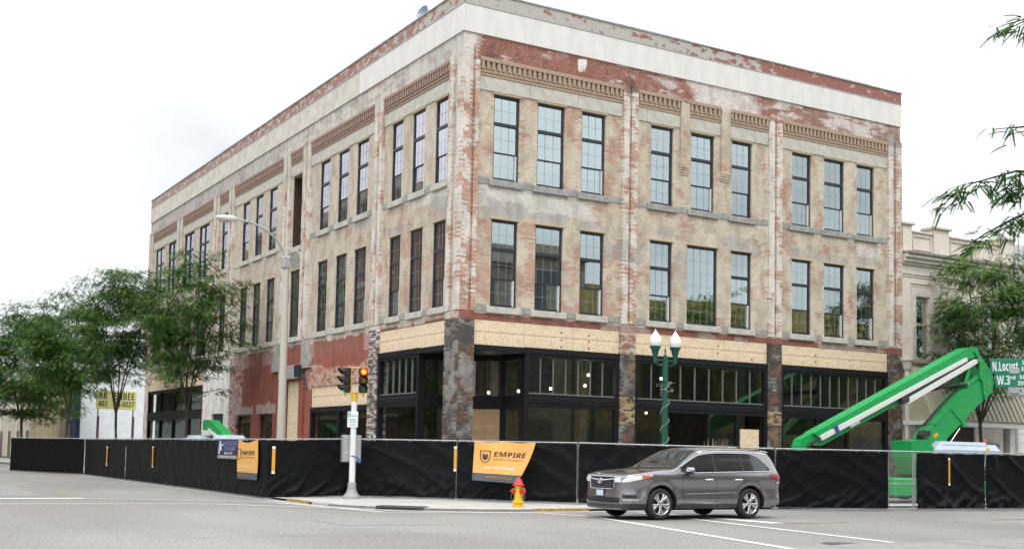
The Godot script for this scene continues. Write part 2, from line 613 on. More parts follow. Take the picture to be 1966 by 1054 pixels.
	w.rbox(Vector3(0.6, 0.05, 0.0), Vector3(0.1, 0.1, 0.55), 0.01)
	put(w, "drain_lid", mat(0.06, 0.06, 0.062, 0.7), dr)
	w = MB.new()
	w.box(Vector3(0, 0.03, 0.2), Vector3(1.1, 0.045, 0.12))
	put(w, "drain_mouth", M.void, dr)

func nearest(ip: PackedVector2Array, p: Vector2) -> Vector2:
	var best := ip[0]
	var bd := 1e9
	for i in ip.size():
		var q := Geometry2D.get_closest_point_to_segment(p, ip[i], ip[(i + 1) % ip.size()])
		if q.distance_squared_to(p) < bd:
			bd = q.distance_squared_to(p)
			best = q
	return best

func worn_road() -> void:
	# sealed cracks, a patch or two and an iron lid
	var rng := RandomNumberGenerator.new()
	rng.seed = 21
	var mb := MB.new()
	for q in [[Vector2(-12.0, 12.5), Vector2(-1.5, 13.4)], [Vector2(3.0, 9.0), Vector2(17.0, 9.4)], [Vector2(-13.4, -30.0), Vector2(-13.0, 2.0)], [Vector2(5.5, 13.6), Vector2(15.0, 14.8)]]:
		var a: Vector2 = q[0]
		var b: Vector2 = q[1]
		var n := int((b - a).length() / 0.45)
		var o := (b - a).normalized().orthogonal()
		var last := a
		var w := 0.0
		for k in range(1, n + 1):
			w += rng.randf_range(-0.07, 0.07)
			var p := a.lerp(b, float(k) / n) + o * w
			line_strip(last, p, rng.randf_range(0.010, 0.026), mb, 0.0045 + 0.0002 * (k % 2))
			last = p
	struct(mb, "road_crack", mottled(0.17, 0.163, 0.155, 0.9, 150, 1.2, 0.3))
	mb = MB.new()
	sheet(PackedVector2Array([Vector2(-7.8, 8.2), Vector2(-5.6, 8.5), Vector2(-5.7, 10.4), Vector2(-7.9, 10.1)]), 0.004, mb)
	sheet(PackedVector2Array([Vector2(-12.6, -9.0), Vector2(-11.2, -9.0), Vector2(-11.25, -4.4), Vector2(-12.7, -4.4)]), 0.004, mb)
	sheet(PackedVector2Array([Vector2(9.0, 13.0), Vector2(12.6, 13.1), Vector2(12.5, 14.4), Vector2(9.1, 14.3)]), 0.004, mb)
	struct(mb, "road_patch", mottled(0.262, 0.254, 0.242, 0.92, 151, 1.4, 0.3, 0.04))
	var lid := MB.new()
	lid.lathe([Vector2(0.33, 0.001), Vector2(0.33, 0.008), Vector2(0.29, 0.012), Vector2(0.0, 0.012)], 24)
	var o2 := put(lid, "utility_cover", mottled(0.07, 0.068, 0.066, 0.6, 152, 0.4, 0.4))
	o2.position = Vector3(-0.9, 0.002, 17.0)
	tag(o2, "round iron utility cover set in the street at lower right", "manhole cover")

# ---------------------------------------------------------------- facade paint: every brick gets its own colour
const FH := 15.0
var nz_a: FastNoiseLite
var nz_b: FastNoiseLite
var nz_c: FastNoiseLite
var nz_d: FastNoiseLite
var frng := RandomNumberGenerator.new()

func vary(c: Color, a: float) -> Color:
	var k := 1.0 + frng.randf_range(-a, a)
	return Color(c.r * k, c.g * k * frng.randf_range(0.98, 1.02), c.b * k * frng.randf_range(0.96, 1.04))

const CREAM := Color(0.59, 0.525, 0.42)
const CREAM2 := Color(0.515, 0.445, 0.345)
const RED := Color(0.36, 0.155, 0.105)
const ROSE := Color(0.47, 0.275, 0.20)
const DARKRED := Color(0.255, 0.098, 0.073)
const WHITE_ := Color(0.66, 0.635, 0.59)
const GREY := Color(0.45, 0.43, 0.395)
const CHAR := Color(0.045, 0.04, 0.04)
const TAN := Color(0.36, 0.27, 0.15)
const RUST := Color(0.25, 0.105, 0.06)

func strip_at(u: float, strips: Array) -> int:
	for i in strips.size():
		if u >= strips[i][0] - 0.03 and u <= strips[i][1] + 0.03: return i
	return -1

const R_STRIPS := [[0.0, 0.30], [0.40, 0.57], [6.24, 6.50], [6.60, 6.88], [12.94, 13.21], [13.31, 13.60], [19.27, 19.57], [19.70, 20.05]]
const L_STRIPS := [[-0.09, 0.28], [0.48, 0.76], [5.95, 6.22], [6.40, 6.70], [13.15, 13.50], [13.68, 14.02], [15.55, 15.88], [16.06, 16.40], [23.40, 23.72], [23.92, 24.26], [25.80, 26.15], [26.40, 26.85], [32.70, 33.10], [33.35, 33.85], [39.25, 39.60], [39.80, 40.20]]

func smooth(a: float, b: float, x: float) -> float:
	return smoothstep(a, b, x)

func pick(list: Array, probs: Array) -> Color:
	var r := frng.randf()
	for i in list.size():
		r -= probs[i]
		if r <= 0.0: return list[i]
	return list[-1]

func brick_right(u: float, v: float) -> Array:
	var a := nz_a.get_noise_2d(u, v)
	var b := nz_b.get_noise_2d(u, v)
	var c := nz_c.get_noise_2d(u * 2.2, v * 0.5)
	var s := strip_at(u, R_STRIPS)
	if v > 14.08:
		var jit := 0.22 * (frng.randf() - 0.5)
		var d := nz_d.get_noise_2d(u * 0.5, v * 2.0)
		var k := 0.7 * smooth(0.12, 0.5, b + 0.5 * d + jit)
		var edge := 9.15 + (14.96 - v) * 0.55 + 0.3 * a
		var zone := smooth(edge - 0.12, edge + 0.12, u) * (1.0 - smooth(11.9, 12.5, u + 0.5 * a + (v - 14.5) * 0.3))
		k = maxf(k, zone * (0.86 + jit))
		if u < 0.7: k = maxf(k, 0.85 - 0.9 * smooth(0.3, 0.65, u + 0.3 * a) + jit)
		if u > 12.0 and u < 17.0: k = maxf(k, 0.75 * smooth(-0.05, 0.4, b + 0.6 * d + (v - 14.5) * 0.3 + jit))
		var base := DARKRED.lerp(Color(0.285, 0.18, 0.145), clampf((u - 11.0) / 6.0, 0, 1)).lerp(RED, frng.randf() * 0.25)
		return [vary(base.lerp(WHITE_, clampf(k, 0.0, 0.95)), 0.08), base.lerp(WHITE_, clampf(k * 0.8 + 0.12, 0, 0.9)), base.lerp(WHITE_, clampf(k + 0.3, 0, 1))]
	if v < 5.76:
		# bare piers of the shop floor: soot, old paint, odd bricks
		if u > 6.1 and u < 7.0 and v > 4.95: return [vary(pick([RUST, ROSE, GREY], [0.45, 0.25, 0.3]), 0.2), Color(0.4, 0.33, 0.28)]
		if u > 6.1 and u < 7.0 and v > 2.6 and v < 3.5 or (u > 12.8 and u < 13.7 and v > 2.7 and v < 3.2): return [vary(pick([TAN, CHAR, RUST], [0.6, 0.28, 0.12]), 0.15), Color(0.26, 0.2, 0.12)]
		var tp := smooth(-0.1, 0.35, a)
		var d := nz_d.get_noise_2d(u * 0.9 + 7.0, v * 0.7)
		var jit := 0.13 * (frng.randf() - 0.5)
		var cc := CHAR.lerp(GREY * 0.6, 0.9 * smooth(-0.1, 0.5, d + jit + (0.10 if u < 0.9 else -0.1)))
		cc = cc.lerp(RUST.lerp(TAN, smooth(-0.2, 0.3, b)), 0.6 * smooth(0.05, 0.5, -d + jit * 1.4 + (0.0 if u < 0.9 else 0.14 * tp)))
		return [vary(cc, 0.08), cc.lerp(Color(0.10, 0.095, 0.09), 0.5), cc.lerp(CHAR, 0.6)]
	if v < 5.95:
		return [vary(DARKRED.lerp(GREY, 0.6 if b > 0.25 else 0.0), 0.15), DARKRED]
	if s >= 0:
		var d := nz_d.get_noise_2d(u * 1.6 + s * 9.0, v * 0.75)
		var jit := 0.35 * (frng.randf() - 0.5)
		var wp: float = [0.5, 0.5, 0.75, 0.45, 0.85, 0.6, 0.8, 0.5][s]
		if u < 0.6: wp = 0.33 + 0.9 * a
		if u < 0.3 and v > 12.6: wp = 0.8
		var k := smooth(0.34, 0.66, wp + 0.95 * d + jit)
		var redc := RED.lerp(ROSE, 0.3 + 0.7 * frng.randf())
		var col := redc.lerp(WHITE_.lerp(CREAM, 0.25), k)
		return [vary(col, 0.07), col.lerp(Color(0.58, 0.53, 0.47), 0.6), redc.lerp(WHITE_, 0.55)]
	var d := nz_d.get_noise_2d(u, v * 0.8)
	var jit := 0.34 * (frng.randf() - 0.5)
	var bias := -0.06
	if u < 6.2: bias = 0.11 + (0.12 if v < 9.0 else 0.0)
	if v > 9.1 and v < 10.05 and u > 7.0: bias = 0.03
	if v > 9.0 and v < 9.7 and u < 6.2: bias = -0.2
	var cr := CREAM.lerp(CREAM2, clampf(0.3 + c + 0.3 * frng.randf(), 0, 1))
	if v > 9.35 and v < 10.08 and u > 0.7 and u < 4.7 + a:
		var w := WHITE_ * 0.95
		return [vary(w.lerp(cr, 0.3 * frng.randf()), 0.06), Color(0.44, 0.43, 0.415), cr]
	if v > 9.3 and v < 9.9 and u > 17.6 and u < 19.0 and frng.randf() < 0.7: return [vary(WHITE_ * 0.95, 0.05), Color(0.5, 0.48, 0.46), cr]
	var k := 0.85 * smooth(0.02, 0.42, 0.75 * a + 0.45 * d + bias + jit)
	var redc := RED.lerp(ROSE, 0.35 + 0.65 * frng.randf())
	var col := cr.lerp(redc, k)
	return [vary(col, 0.07), col.lerp(Color(0.37, 0.335, 0.285), 0.7), cr.lerp(redc, 0.4)]

func brick_left(u: float, v: float) -> Array:
	var a := nz_a.get_noise_2d(u + 60.0, v)
	var b := nz_b.get_noise_2d(u + 60.0, v)
	var c := nz_c.get_noise_2d(u * 2.0 + 90.0, v * 0.4)
	var s := strip_at(u, L_STRIPS)
	if v > 14.08:
		var wash := Color(0.53, 0.50, 0.455).lerp(Color(0.40, 0.37, 0.35), smooth(14.0, 24.0, u))
		var d := nz_d.get_noise_2d(u * 0.4 + 30.0, v * 2.0)
		var k := 0.75 * smooth(0.0, 0.45, 0.6 * a + 0.6 * d + 0.3 * (frng.randf() - 0.5) + 0.06)
		if u < 0.9: k *= 0.4
		var base := wash.lerp(Color(0.32, 0.22, 0.19), k) * (1.0 + 0.3 * c)
		return [vary(base, 0.08), base.lerp(Color(0.56, 0.54, 0.5), 0.6), wash]
	if v < 5.78 + 0.06 * a and u > 0.8:
		if u < 5.95: return [vary(DARKRED, 0.2), DARKRED]
		if u < 6.72: return [vary(pick([CHAR, GREY, WHITE_, RUST], [0.4, 0.3, 0.15, 0.15]), 0.2), Color(0.3, 0.27, 0.25)]
		if u < 23.4:
			var paint := Color(0.27, 0.078, 0.055)
			if u < 13.2:
				paint = Color(0.33, 0.10, 0.07)
				if v < 4.75 + 0.25 * b and v > 3.9:
					if frng.randf() < 0.8: return [vary(pick([ROSE, CREAM2, Color(0.47, 0.30, 0.23)], [0.4, 0.2, 0.4]), 0.1), Color(0.45, 0.34, 0.27), paint]
			if u > 21.4 and c > 0.02 - 0.1 * (u - 21.4) and frng.randf() < 0.55: paint = Color(0.44, 0.30, 0.26)
			if v > 5.2 and c > 0.12: paint = paint.lerp(GREY, 0.45)
			# torn patch above the two small windows
			if v > 3.0 and v < 3.45 + 0.25 * a and ((u > 16.6 and u < 19.3) or (u > 19.7 and u < 22.5)): paint = Color(0.42, 0.30, 0.27)
			return [vary(paint * (1.0 + 0.25 * b), 0.05), paint * 0.85]
		if u < 27.75: return [vary(Color(0.74, 0.73, 0.69), 0.04), Color(0.66, 0.65, 0.61)]
	if v < 5.76 and u <= 0.8:
		var d := nz_d.get_noise_2d(u * 0.9 + 17.0, v * 0.9)
		var jit := 0.13 * (frng.randf() - 0.5)
		var cc := CHAR.lerp(GREY * 0.6, 0.9 * smooth(-0.1, 0.5, d + jit + 0.06)).lerp(RUST.lerp(TAN, smooth(-0.2, 0.3, b)), 0.55 * smooth(0.1, 0.5, -d + jit * 1.4))
		return [vary(cc, 0.08), cc.lerp(Color(0.10, 0.095, 0.09), 0.5), cc.lerp(CHAR, 0.6)]
	if s >= 0:
		var d := nz_d.get_noise_2d(u * 1.2 + s * 9.0, v * 0.6)
		var k := smooth(0.3, 0.65, 0.66 + 0.9 * d + 0.3 * (frng.randf() - 0.5))
		if v > 12.6 and u > 13.0: return [vary(CREAM.lerp(GREY, 0.4), 0.06), Color(0.55, 0.52, 0.46)]
		var redc := RED.lerp(ROSE, 0.3 + 0.7 * frng.randf())
		var col := redc.lerp(WHITE_.lerp(CREAM, 0.2), k)
		return [vary(col, 0.07), col.lerp(Color(0.58, 0.53, 0.47), 0.6), redc.lerp(WHITE_, 0.55)]
	var d := nz_d.get_noise_2d(u * 0.8 + 40.0, v * 0.7)
	var jit := 0.3 * (frng.randf() - 0.5)
	var bias := -0.14
	if u < 13.0 and v < 10.1: bias = -0.02 if u > 6.0 else 0.1
	if u < 6.0 and v > 9.0 and v < 10.1: bias = 0.2
	if v > 10.2: bias = -0.22
	var cr := CREAM.lerp(CREAM2, clampf(0.25 + c + 0.3 * frng.randf(), 0, 1))
	if u < 5.9 and v > 9.7 and v < 10.08 and u < 3.5: return [vary((WHITE_ * 0.93).lerp(cr, 0.4 * frng.randf()), 0.05), Color(0.5, 0.48, 0.45), cr]
	var k := 0.8 * smooth(0.02, 0.42, 0.7 * a + 0.45 * d + bias + jit)
	var redc := ROSE.lerp(RED, 0.5 * frng.randf())
	var col := cr.lerp(redc, k)
	return [vary(col, 0.07), col.lerp(Color(0.37, 0.335, 0.285), 0.65), cr.lerp(redc, 0.35)]

func srgb8(c: Color) -> Color:
	return Color(clampf(c.r, 0, 1), clampf(c.g, 0, 1), clampf(c.b, 0, 1)).linear_to_srgb()

func paint_face(width: float, px: float, left: bool) -> StandardMaterial3D:
	var w := int(round(width / px))
	var h := int(round(FH / px))
	var im := Image.create(w, h, false, Image.FORMAT_RGB8)
	var hi := Image.create(w, h, false, Image.FORMAT_L8)
	hi.fill(Color(0.25, 0.25, 0.25))
	var course := 0.07
	var bl := 0.21
	var rows := int(FH / course)
	var jt := maxi(1, int(round(0.012 / px)))
	for r in rows:
		var v := (r + 0.5) * course
		var y0 := h - int(round((r + 1) * course / px))
		var y1 := h - int(round(r * course / px))
		var head := r % 6 == 5
		var len_ := bl * 0.5 if head else bl
		var off := (0.5 if r % 2 else 0.0) * len_
		var k := -1
		while true:
			var u0 := k * len_ + off
			if u0 > width: break
			k += 1
			frng.seed = hash([r, k, left])
			var col: Array = brick_left(u0 + len_ * 0.5, v) if left else brick_right(u0 + len_ * 0.5, v)
			var x0 := int(round(u0 / px))
			var x1 := int(round((u0 + len_) / px))
			im.fill_rect(Rect2i(x0, y0, x1 - x0, y1 - y0), srgb8(col[1]))
			im.fill_rect(Rect2i(x0, y0, x1 - x0 - jt, y1 - y0 - jt), srgb8(col[0]))
			var chip: Color = col[2] if col.size() > 2 else (col[0] as Color).lerp(col[1], 0.5)
			for q in 3:
				if frng.randf() < 0.6:
					var cx := frng.randi_range(x0, maxi(x0, x1 - jt - 2))
					var cy := frng.randi_range(y0, y1 - jt - 1)
					var cw := frng.randi_range(1, maxi(1, mini((x1 - x0) / 2, x1 - jt - cx)))
					var ch := frng.randi_range(1, maxi(1, mini(3, y1 - jt - cy)))
					im.fill_rect(Rect2i(cx, cy, cw, ch), srgb8((col[0] as Color).lerp(chip, frng.randf_range(0.35, 0.95))))
			hi.fill_rect(Rect2i(x0, y0, x1 - x0 - jt, y1 - y0 - jt), Color.from_hsv(0, 0, frng.randf_range(0.6, 0.8)))
	# cement smears and drips
	if not left:
		for q in [[0.6, 9.0, 2.7, 9.75, 0], [2.6, 9.0, 4.5, 9.5, 0], [4.5, 9.05, 6.2, 9.35, 0], [10.6, 8.9, 12.7, 9.6, 0], [7.2, 9.2, 8.7, 9.6, 1], [13.7, 9.0, 15.6, 9.7, 1], [15.2, 9.0, 17.2, 9.45, 1], [17.4, 9.1, 19.1, 9.5, 1], [5.5, 8.0, 7.4, 8.9, 2], [8.5, 7.2, 9.2, 9.0, 2], [0.6, 9.95, 6.2, 10.4, 1], [6.9, 10.0, 12.9, 10.35, 1], [13.6, 10.0, 19.2, 10.35, 1], [0.6, 5.9, 6.2, 6.3, 1]]:
			smear(im, q, px, width)
		# bare white mark and iron stains in the dark band
		smear(im, [4.35, 14.35, 4.75, 14.95, 3], px, width)
		smear(im, [0.7, 13.9, 1.3, 14.9, 4], px, width)
		smear(im, [3.2, 13.7, 3.7, 14.6, 4], px, width)
		smear(im, [6.3, 13.9, 6.8, 14.7, 4], px, width)
		smear(im, [0.0, 3.4, 0.6, 4.9, 7], px, width)
		smear(im, [0.0, 4.9, 0.6, 5.6, 5], px, width)
		smear(im, [19.0, 13.4, 20.05, 14.9, 2], px, width)
	else:
		for q in [[0.8, 8.95, 2.2, 9.9, 0], [4.0, 8.95, 5.6, 9.4, 2], [6.7, 9.6, 8.6, 10.4, 2], [0.7, 9.95, 6.0, 10.4, 1], [6.8, 9.95, 13.0, 10.35, 1], [6.8, 5.85, 13.1, 6.3, 1], [0.0, 3.0, 0.7, 5.0, 7], [17.0, 5.2, 23.2, 5.85, 6], [7.0, 5.1, 13.1, 5.85, 6], [22.0, 2.0, 23.4, 5.2, 2], [14.1, 5.6, 15.5, 6.0, 4]]:
			smear(im, q, px, width)
	var m := mat(1, 1, 1, 0.92)
	m.albedo_texture = ImageTexture.create_from_image(im)
	m.heightmap_enabled = true
	m.heightmap_texture = ImageTexture.create_from_image(hi)
	m.heightmap_scale = 1.2
	m.detail_enabled = true
	m.detail_blend_mode = BaseMaterial3D.BLEND_MODE_MUL
	m.detail_albedo = M.wear
	m.detail_uv_layer = BaseMaterial3D.DETAIL_UV_2
	m.uv2_triplanar = true
	m.uv2_world_triplanar = true
	m.uv2_scale = Vector3(0.28, 0.16, 0.28)
	return m

const SMEARS := [[0.40, 0.39, 0.365, 0.95], [0.40, 0.385, 0.35, 0.75], [0.33, 0.34, 0.35, 0.55], [0.76, 0.74, 0.68, 1.0], [0.10, 0.08, 0.075, 0.42], [0.06, 0.06, 0.06, 0.85], [0.25, 0.13, 0.11, 0.4], [0.30, 0.29, 0.26, 0.6]]
func smear(im: Image, q: Array, px: float, width: float) -> void:
	var w := int((q[2] - q[0]) / px)
	var h := int((q[3] - q[1]) / px)
	var f := noise(hash(q) % 9999, 0.018 * px / 0.0125, 4)
	var s: Array = SMEARS[q[4]]
	var o := Image.create(w, h, false, Image.FORMAT_RGBA8)
	var c := srgb8(Color(s[0], s[1], s[2]))
	for y in h:
		var ey := minf(1.0, minf(y, h - y) / (h * 0.22))
		for x in w:
			var ex := minf(1.0, minf(x, w - x) / (w * 0.2))
			var n := f.get_noise_2d(x, y * 0.8) * 0.9 + 0.62 * ex * ey - 0.12
			var al: float = smoothstep(0.12, 0.42, n) * s[3]
			o.set_pixel(x, y, Color(c.r, c.g, c.b, al))
	var big := Image.create(im.get_width(), im.get_height(), false, Image.FORMAT_RGB8)
	im.convert(Image.FORMAT_RGBA8)
	im.blend_rect(o, Rect2i(0, 0, w, h), Vector2i(int(q[0] / px), im.get_height() - int(q[3] / px)))
	im.convert(Image.FORMAT_RGB8)

func band_paint(width: float, left: bool) -> StandardMaterial3D:
	var px := 0.02
	var w := int(width / px)
	var h := 26
	var im := Image.create(w, h, false, Image.FORMAT_RGB8)
	var f := noise(71, 0.03, 4)
	for y in h:
		for x in w:
			var u := x * px
			var n := f.get_noise_2d(x + (5000.0 if left else 0.0), y * 1.6)
			var th := 0.42
			if left: th = lerpf(0.25, -0.15, clampf(u / 6.0, 0, 1))
			elif u > 11.0: th = lerpf(0.08, -0.45, smoothstep(11.5, 14.5, u))
			elif u > 9.0: th = 0.08
			elif u > 6.5: th = 0.3
			var k := smoothstep(th - 0.16, th + 0.16, n + 0.25 * f.get_noise_2d(x * 4.0, y * 9.0))
			var red := Color(0.275, 0.12, 0.095) if not left else Color(0.32, 0.165, 0.13)
			if left and u > 22.0: red = Color(0.33, 0.20, 0.165)
			var c := Color(0.42, 0.405, 0.37).lerp(red, k) * (1.0 + 0.12 * f.get_noise_2d(x * 3.0, y * 7.0))
			im.set_pixel(x, y, srgb8(c))
	var m := mat(1, 1, 1, 0.9)
	m.albedo_texture = ImageTexture.create_from_image(im)
	return m

func facade_textures() -> void:
	nz_a = noise(61, 0.55, 4)
	nz_b = noise(62, 0.32, 4)
	nz_c = noise(63, 0.20, 3)
	nz_d = noise(66, 1.6, 3)
	M.wear = ntex(noise(64, 0.012, 5), 512, [lin(.80, .79, .77), lin(1, 1, 1)], [0.2, 0.6])
	M.right = paint_face(20.05, 0.0125, false)
	M.left = paint_face(40.2, 0.02, true)
	M.band_r = band_paint(20.2, false)
	M.band_l = band_paint(40.3, true)

# ---------------------------------------------------------------- the corner building
var main: Node3D
var FL := {"R": 20.05, "L": 40.2}
func P(f: String, u: float, v: float, d := 0.0) -> Vector3:
	return Vector3(u, v, d) if f == "R" else Vector3(-d, v, -u)
func Nf(f: String) -> Vector3:
	return Vector3(0, 0, 1) if f == "R" else Vector3(-1, 0, 0)
func Uf(f: String) -> Vector3:
	return Vector3(1, 0, 0) if f == "R" else Vector3(0, 0, -1)
func fuv(f: String, u: float, v: float) -> Vector2:
	return Vector2(clampf(u, 0.01, FL[f] - 0.01) / FL[f], 1.0 - v / FH)

func fq(mb: MB, f: String, u0: float, u1: float, v0: float, v1: float, d: float) -> void:
	mb.quad(P(f, u0, v0, d), P(f, u1, v0, d), P(f, u1, v1, d), P(f, u0, v1, d), Nf(f), fuv(f, u0, v0), fuv(f, u1, v0), fuv(f, u1, v1), fuv(f, u0, v1))

# box on a face, mapped like the face
func fbox(mb: MB, f: String, u0: float, u1: float, v0: float, v1: float, d0: float, d1: float) -> void:
	fq(mb, f, u0, u1, v0, v1, d1)
	var U := Uf(f)
	mb.quad(P(f, u0, v0, d0), P(f, u0, v0, d1), P(f, u0, v1, d1), P(f, u0, v1, d0), -U, fuv(f, u0 + d1 - d0, v0), fuv(f, u0, v0), fuv(f, u0, v1), fuv(f, u0 + d1 - d0, v1))
	mb.quad(P(f, u1, v0, d0), P(f, u1, v0, d1), P(f, u1, v1, d1), P(f, u1, v1, d0), U, fuv(f, u1 - d1 + d0, v0), fuv(f, u1, v0), fuv(f, u1, v1), fuv(f, u1 - d1 + d0, v1))
	mb.quad(P(f, u0, v1, d0), P(f, u1, v1, d0), P(f, u1, v1, d1), P(f, u0, v1, d1), Vector3.UP, fuv(f, u0, v1), fuv(f, u1, v1), fuv(f, u1, v1), fuv(f, u0, v1))
	mb.quad(P(f, u0, v0, d0), P(f, u1, v0, d0), P(f, u1, v0, d1), P(f, u0, v0, d1), Vector3.DOWN, fuv(f, u0, v0), fuv(f, u1, v0), fuv(f, u1, v0), fuv(f, u0, v0))

# chamfered stone or timber on a face
func fr(mb: MB, f: String, u0: float, u1: float, v0: float, v1: float, d0: float, d1: float, r := 0.0) -> void:
	var b := Basis() if f == "R" else Basis(Vector3(0, 0, -1), Vector3.UP, Vector3(-1, 0, 0))
	mb.rbox(P(f, (u0 + u1) * 0.5, (v0 + v1) * 0.5, (d0 + d1) * 0.5), Vector3(absf(u1 - u0), absf(v1 - v0), absf(d1 - d0)), r, b)

func wall_with_holes(mb: MB, back: MB, f: String, u0: float, u1: float, v0: float, v1: float, holes: Array, depth := 0.34) -> void:
	var us := [u0, u1]
	var vs := [v0, v1]
	for h in holes:
		for k in 2: us.append(clampf(h[k], u0, u1))
		for k in 2: vs.append(clampf(h[2 + k], v0, v1))
	us.sort()
	vs.sort()
	for i in us.size() - 1:
		if us[i + 1] - us[i] < 0.001: continue
		var run := -1.0
		for j in vs.size() - 1:
			if vs[j + 1] - vs[j] < 0.001: continue
			var cu: float = (us[i] + us[i + 1]) * 0.5
			var cv: float = (vs[j] + vs[j + 1]) * 0.5
			var hit := false
			for h in holes:
				if cu > h[0] and cu < h[1] and cv > h[2] and cv < h[3]:
					hit = true
					break
			if hit: continue
			fq(mb, f, us[i], us[i + 1], vs[j], vs[j + 1], 0.0)
			back.quad(P(f, us[i], vs[j], -depth), P(f, us[i + 1], vs[j], -depth), P(f, us[i + 1], vs[j + 1], -depth), P(f, us[i], vs[j + 1], -depth), -Nf(f))
	for h in holes:
		if h.size() > 4: continue
		var U := Uf(f)
		var D := depth
		for e in [[h[0], U, 1.0], [h[1], -U, -1.0]]:
			var u: float = e[0]
			mb.quad(P(f, u, h[2], 0), P(f, u, h[3], 0), P(f, u, h[3], -D), P(f, u, h[2], -D), e[1], fuv(f, u, h[2]), fuv(f, u, h[3]), fuv(f, u - e[2] * D, h[3]), fuv(f, u - e[2] * D, h[2]))
		mb.quad(P(f, h[0], h[3], 0), P(f, h[1], h[3], 0), P(f, h[1], h[3], -D), P(f, h[0], h[3], -D), Vector3.DOWN, fuv(f, h[0], h[3]), fuv(f, h[1], h[3]), fuv(f, h[1], h[3] + D), fuv(f, h[0], h[3] + D))
		mb.quad(P(f, h[0], h[2], 0), P(f, h[1], h[2], 0), P(f, h[1], h[2], -D), P(f, h[0], h[2], -D), Vector3.UP, fuv(f, h[0], h[2]), fuv(f, h[1], h[2]), fuv(f, h[1], h[2] - D), fuv(f, h[0], h[2] - D))

# one sash window: frame > panes, glazing bars, rails, jamb liner
func window(f: String, u0: float, u1: float, v0: float, v1: float, kind: String, seed_: int) -> void:
	var r := RandomNumberGenerator.new()
	r.seed = seed_
	var gm: Material = M.glass if f == "R" else M.glass_left
	var fw := 0.055 if f == "R" else 0.04
	var sh := 0.035 if f == "R" else 0.075
	var fo := -0.09 + sh
	var fi := -0.19 + sh
	var mb := MB.new()
	fr(mb, f, u0, u0 + fw, v0, v1, fi, fo, 0.008)
	fr(mb, f, u1 - fw, u1, v0, v1, fi, fo, 0.008)
	fr(mb, f, u0 + fw, u1 - fw, v1 - fw - 0.02, v1, fi, fo, 0.008)
	fr(mb, f, u0 + fw, u1 - fw, v0, v0 + fw, fi, fo, 0.008)
	var H := v1 - v0
	var lights := []
	var bars := []
	if kind == "fixed":
		lights = [[u0 + fw, u1 - fw, v0 + fw, v1 - fw - 0.02, 4, 6]]
	elif kind == "single":
		lights = [[u0 + fw, u1 - fw, v0 + fw, v1 - fw - 0.02, 1, 1]]
	else:
		var tv := v0 + H * 0.665
		fr(mb, f, u0 + fw, u1 - fw, tv - 0.055, tv + 0.055, fi, fo - 0.004, 0.008)
		var cols := 3
		if kind == "wide":
			cols = 2
			fr(mb, f, (u0 + u1) * 0.5 - 0.035, (u0 + u1) * 0.5 + 0.035, v0 + fw, v1 - fw, fi, fo - 0.008, 0.006)
		lights.append([u0 + fw, u1 - fw, tv + 0.055, v1 - fw - 0.02, cols, 2])
		lights.append([u0 + fw, u1 - fw, v0 + H * 0.335, tv - 0.055, cols, 2])
		lights.append([u0 + fw, u1 - fw, v0 + fw, v0 + H * 0.335 - 0.05, cols, 2])
	var w := put(mb, "window", M.frame, main)
	if lights.size() == 3:
		mb = MB.new()
		fr(mb, f, u0 + fw, u1 - fw, v0 + H * 0.335 - 0.05, v0 + H * 0.335, fi + 0.01, fo - 0.03, 0.006)
		# lower sash stiles sit back in the frame
		fr(mb, f, u0 + fw, u0 + fw + 0.03, v0 + fw, v0 + H * 0.335 - 0.05, fi + 0.01, fo - 0.05, 0.004)
		fr(mb, f, u0 + fw, u1 - fw, v0 + fw, v0 + fw + 0.05, fi + 0.01, fo - 0.045, 0.004)
		put(mb, "lower_sash", M.frame, w)
		if r.randf() < 0.72 and kind != "wide":
			mb = MB.new()
			var fu := u1 - fw - 0.055 if f == "R" else u0 + fw + 0.001
			fr(mb, f, fu, fu + 0.055, v0 + fw, v0 + H * 0.335 - 0.05, fi + 0.02, fo - 0.012)
			put(mb, "jamb_liner", M.liner, w)
	var bm := MB.new()
	for i in lights.size():
		var l: Array = lights[i]
		mb = MB.new()
		var tilt := r.randf_range(-0.006, 0.006)
		var tv2 := r.randf_range(-0.008, 0.008)
		var gd := (-0.145 if i < 2 else -0.16) + sh * 1.1
		var q := [P(f, l[0], l[2], gd - tilt), P(f, l[1], l[2], gd + tilt), P(f, l[1], l[3], gd + tilt + tv2), P(f, l[0], l[3], gd - tilt + tv2)]
		var nn: Vector3 = (q[1] - q[0]).cross(q[3] - q[0]).normalized()
		if nn.dot(Nf(f)) < 0: nn = -nn
		mb.quad(q[0], q[1], q[2], q[3], nn)
		put(mb, "pane", gm, w)
		for k in range(1, l[4]):
			var u: float = lerpf(l[0], l[1], float(k) / l[4])
			fr(bm, f, u - 0.0042, u + 0.0042, l[2], l[3], gd + 0.003, gd + 0.007)
		for k in range(1, l[5]):
			var v: float = lerpf(l[2], l[3], float(k) / l[5])
			fr(bm, f, l[0], l[1], v - 0.0042, v + 0.0042, gd + 0.004, gd + 0.0065)
	if bm.v.size(): put(bm, "glazing_bars", M.muntin, w)

func stones(f: String, u0: float, u1: float, v0: float, v1: float, d: float, cuts: Array, called: String, m: Material) -> void:
	var e := [u0]
	e.append_array(cuts)
	e.append(u1)
	for i in e.size() - 1:
		var mb := MB.new()
		fr(mb, f, e[i] + 0.004, e[i + 1] - 0.004, v0, v1, -0.05, d + 0.003 * (i % 2), 0.008)
		put(mb, called, m, main)

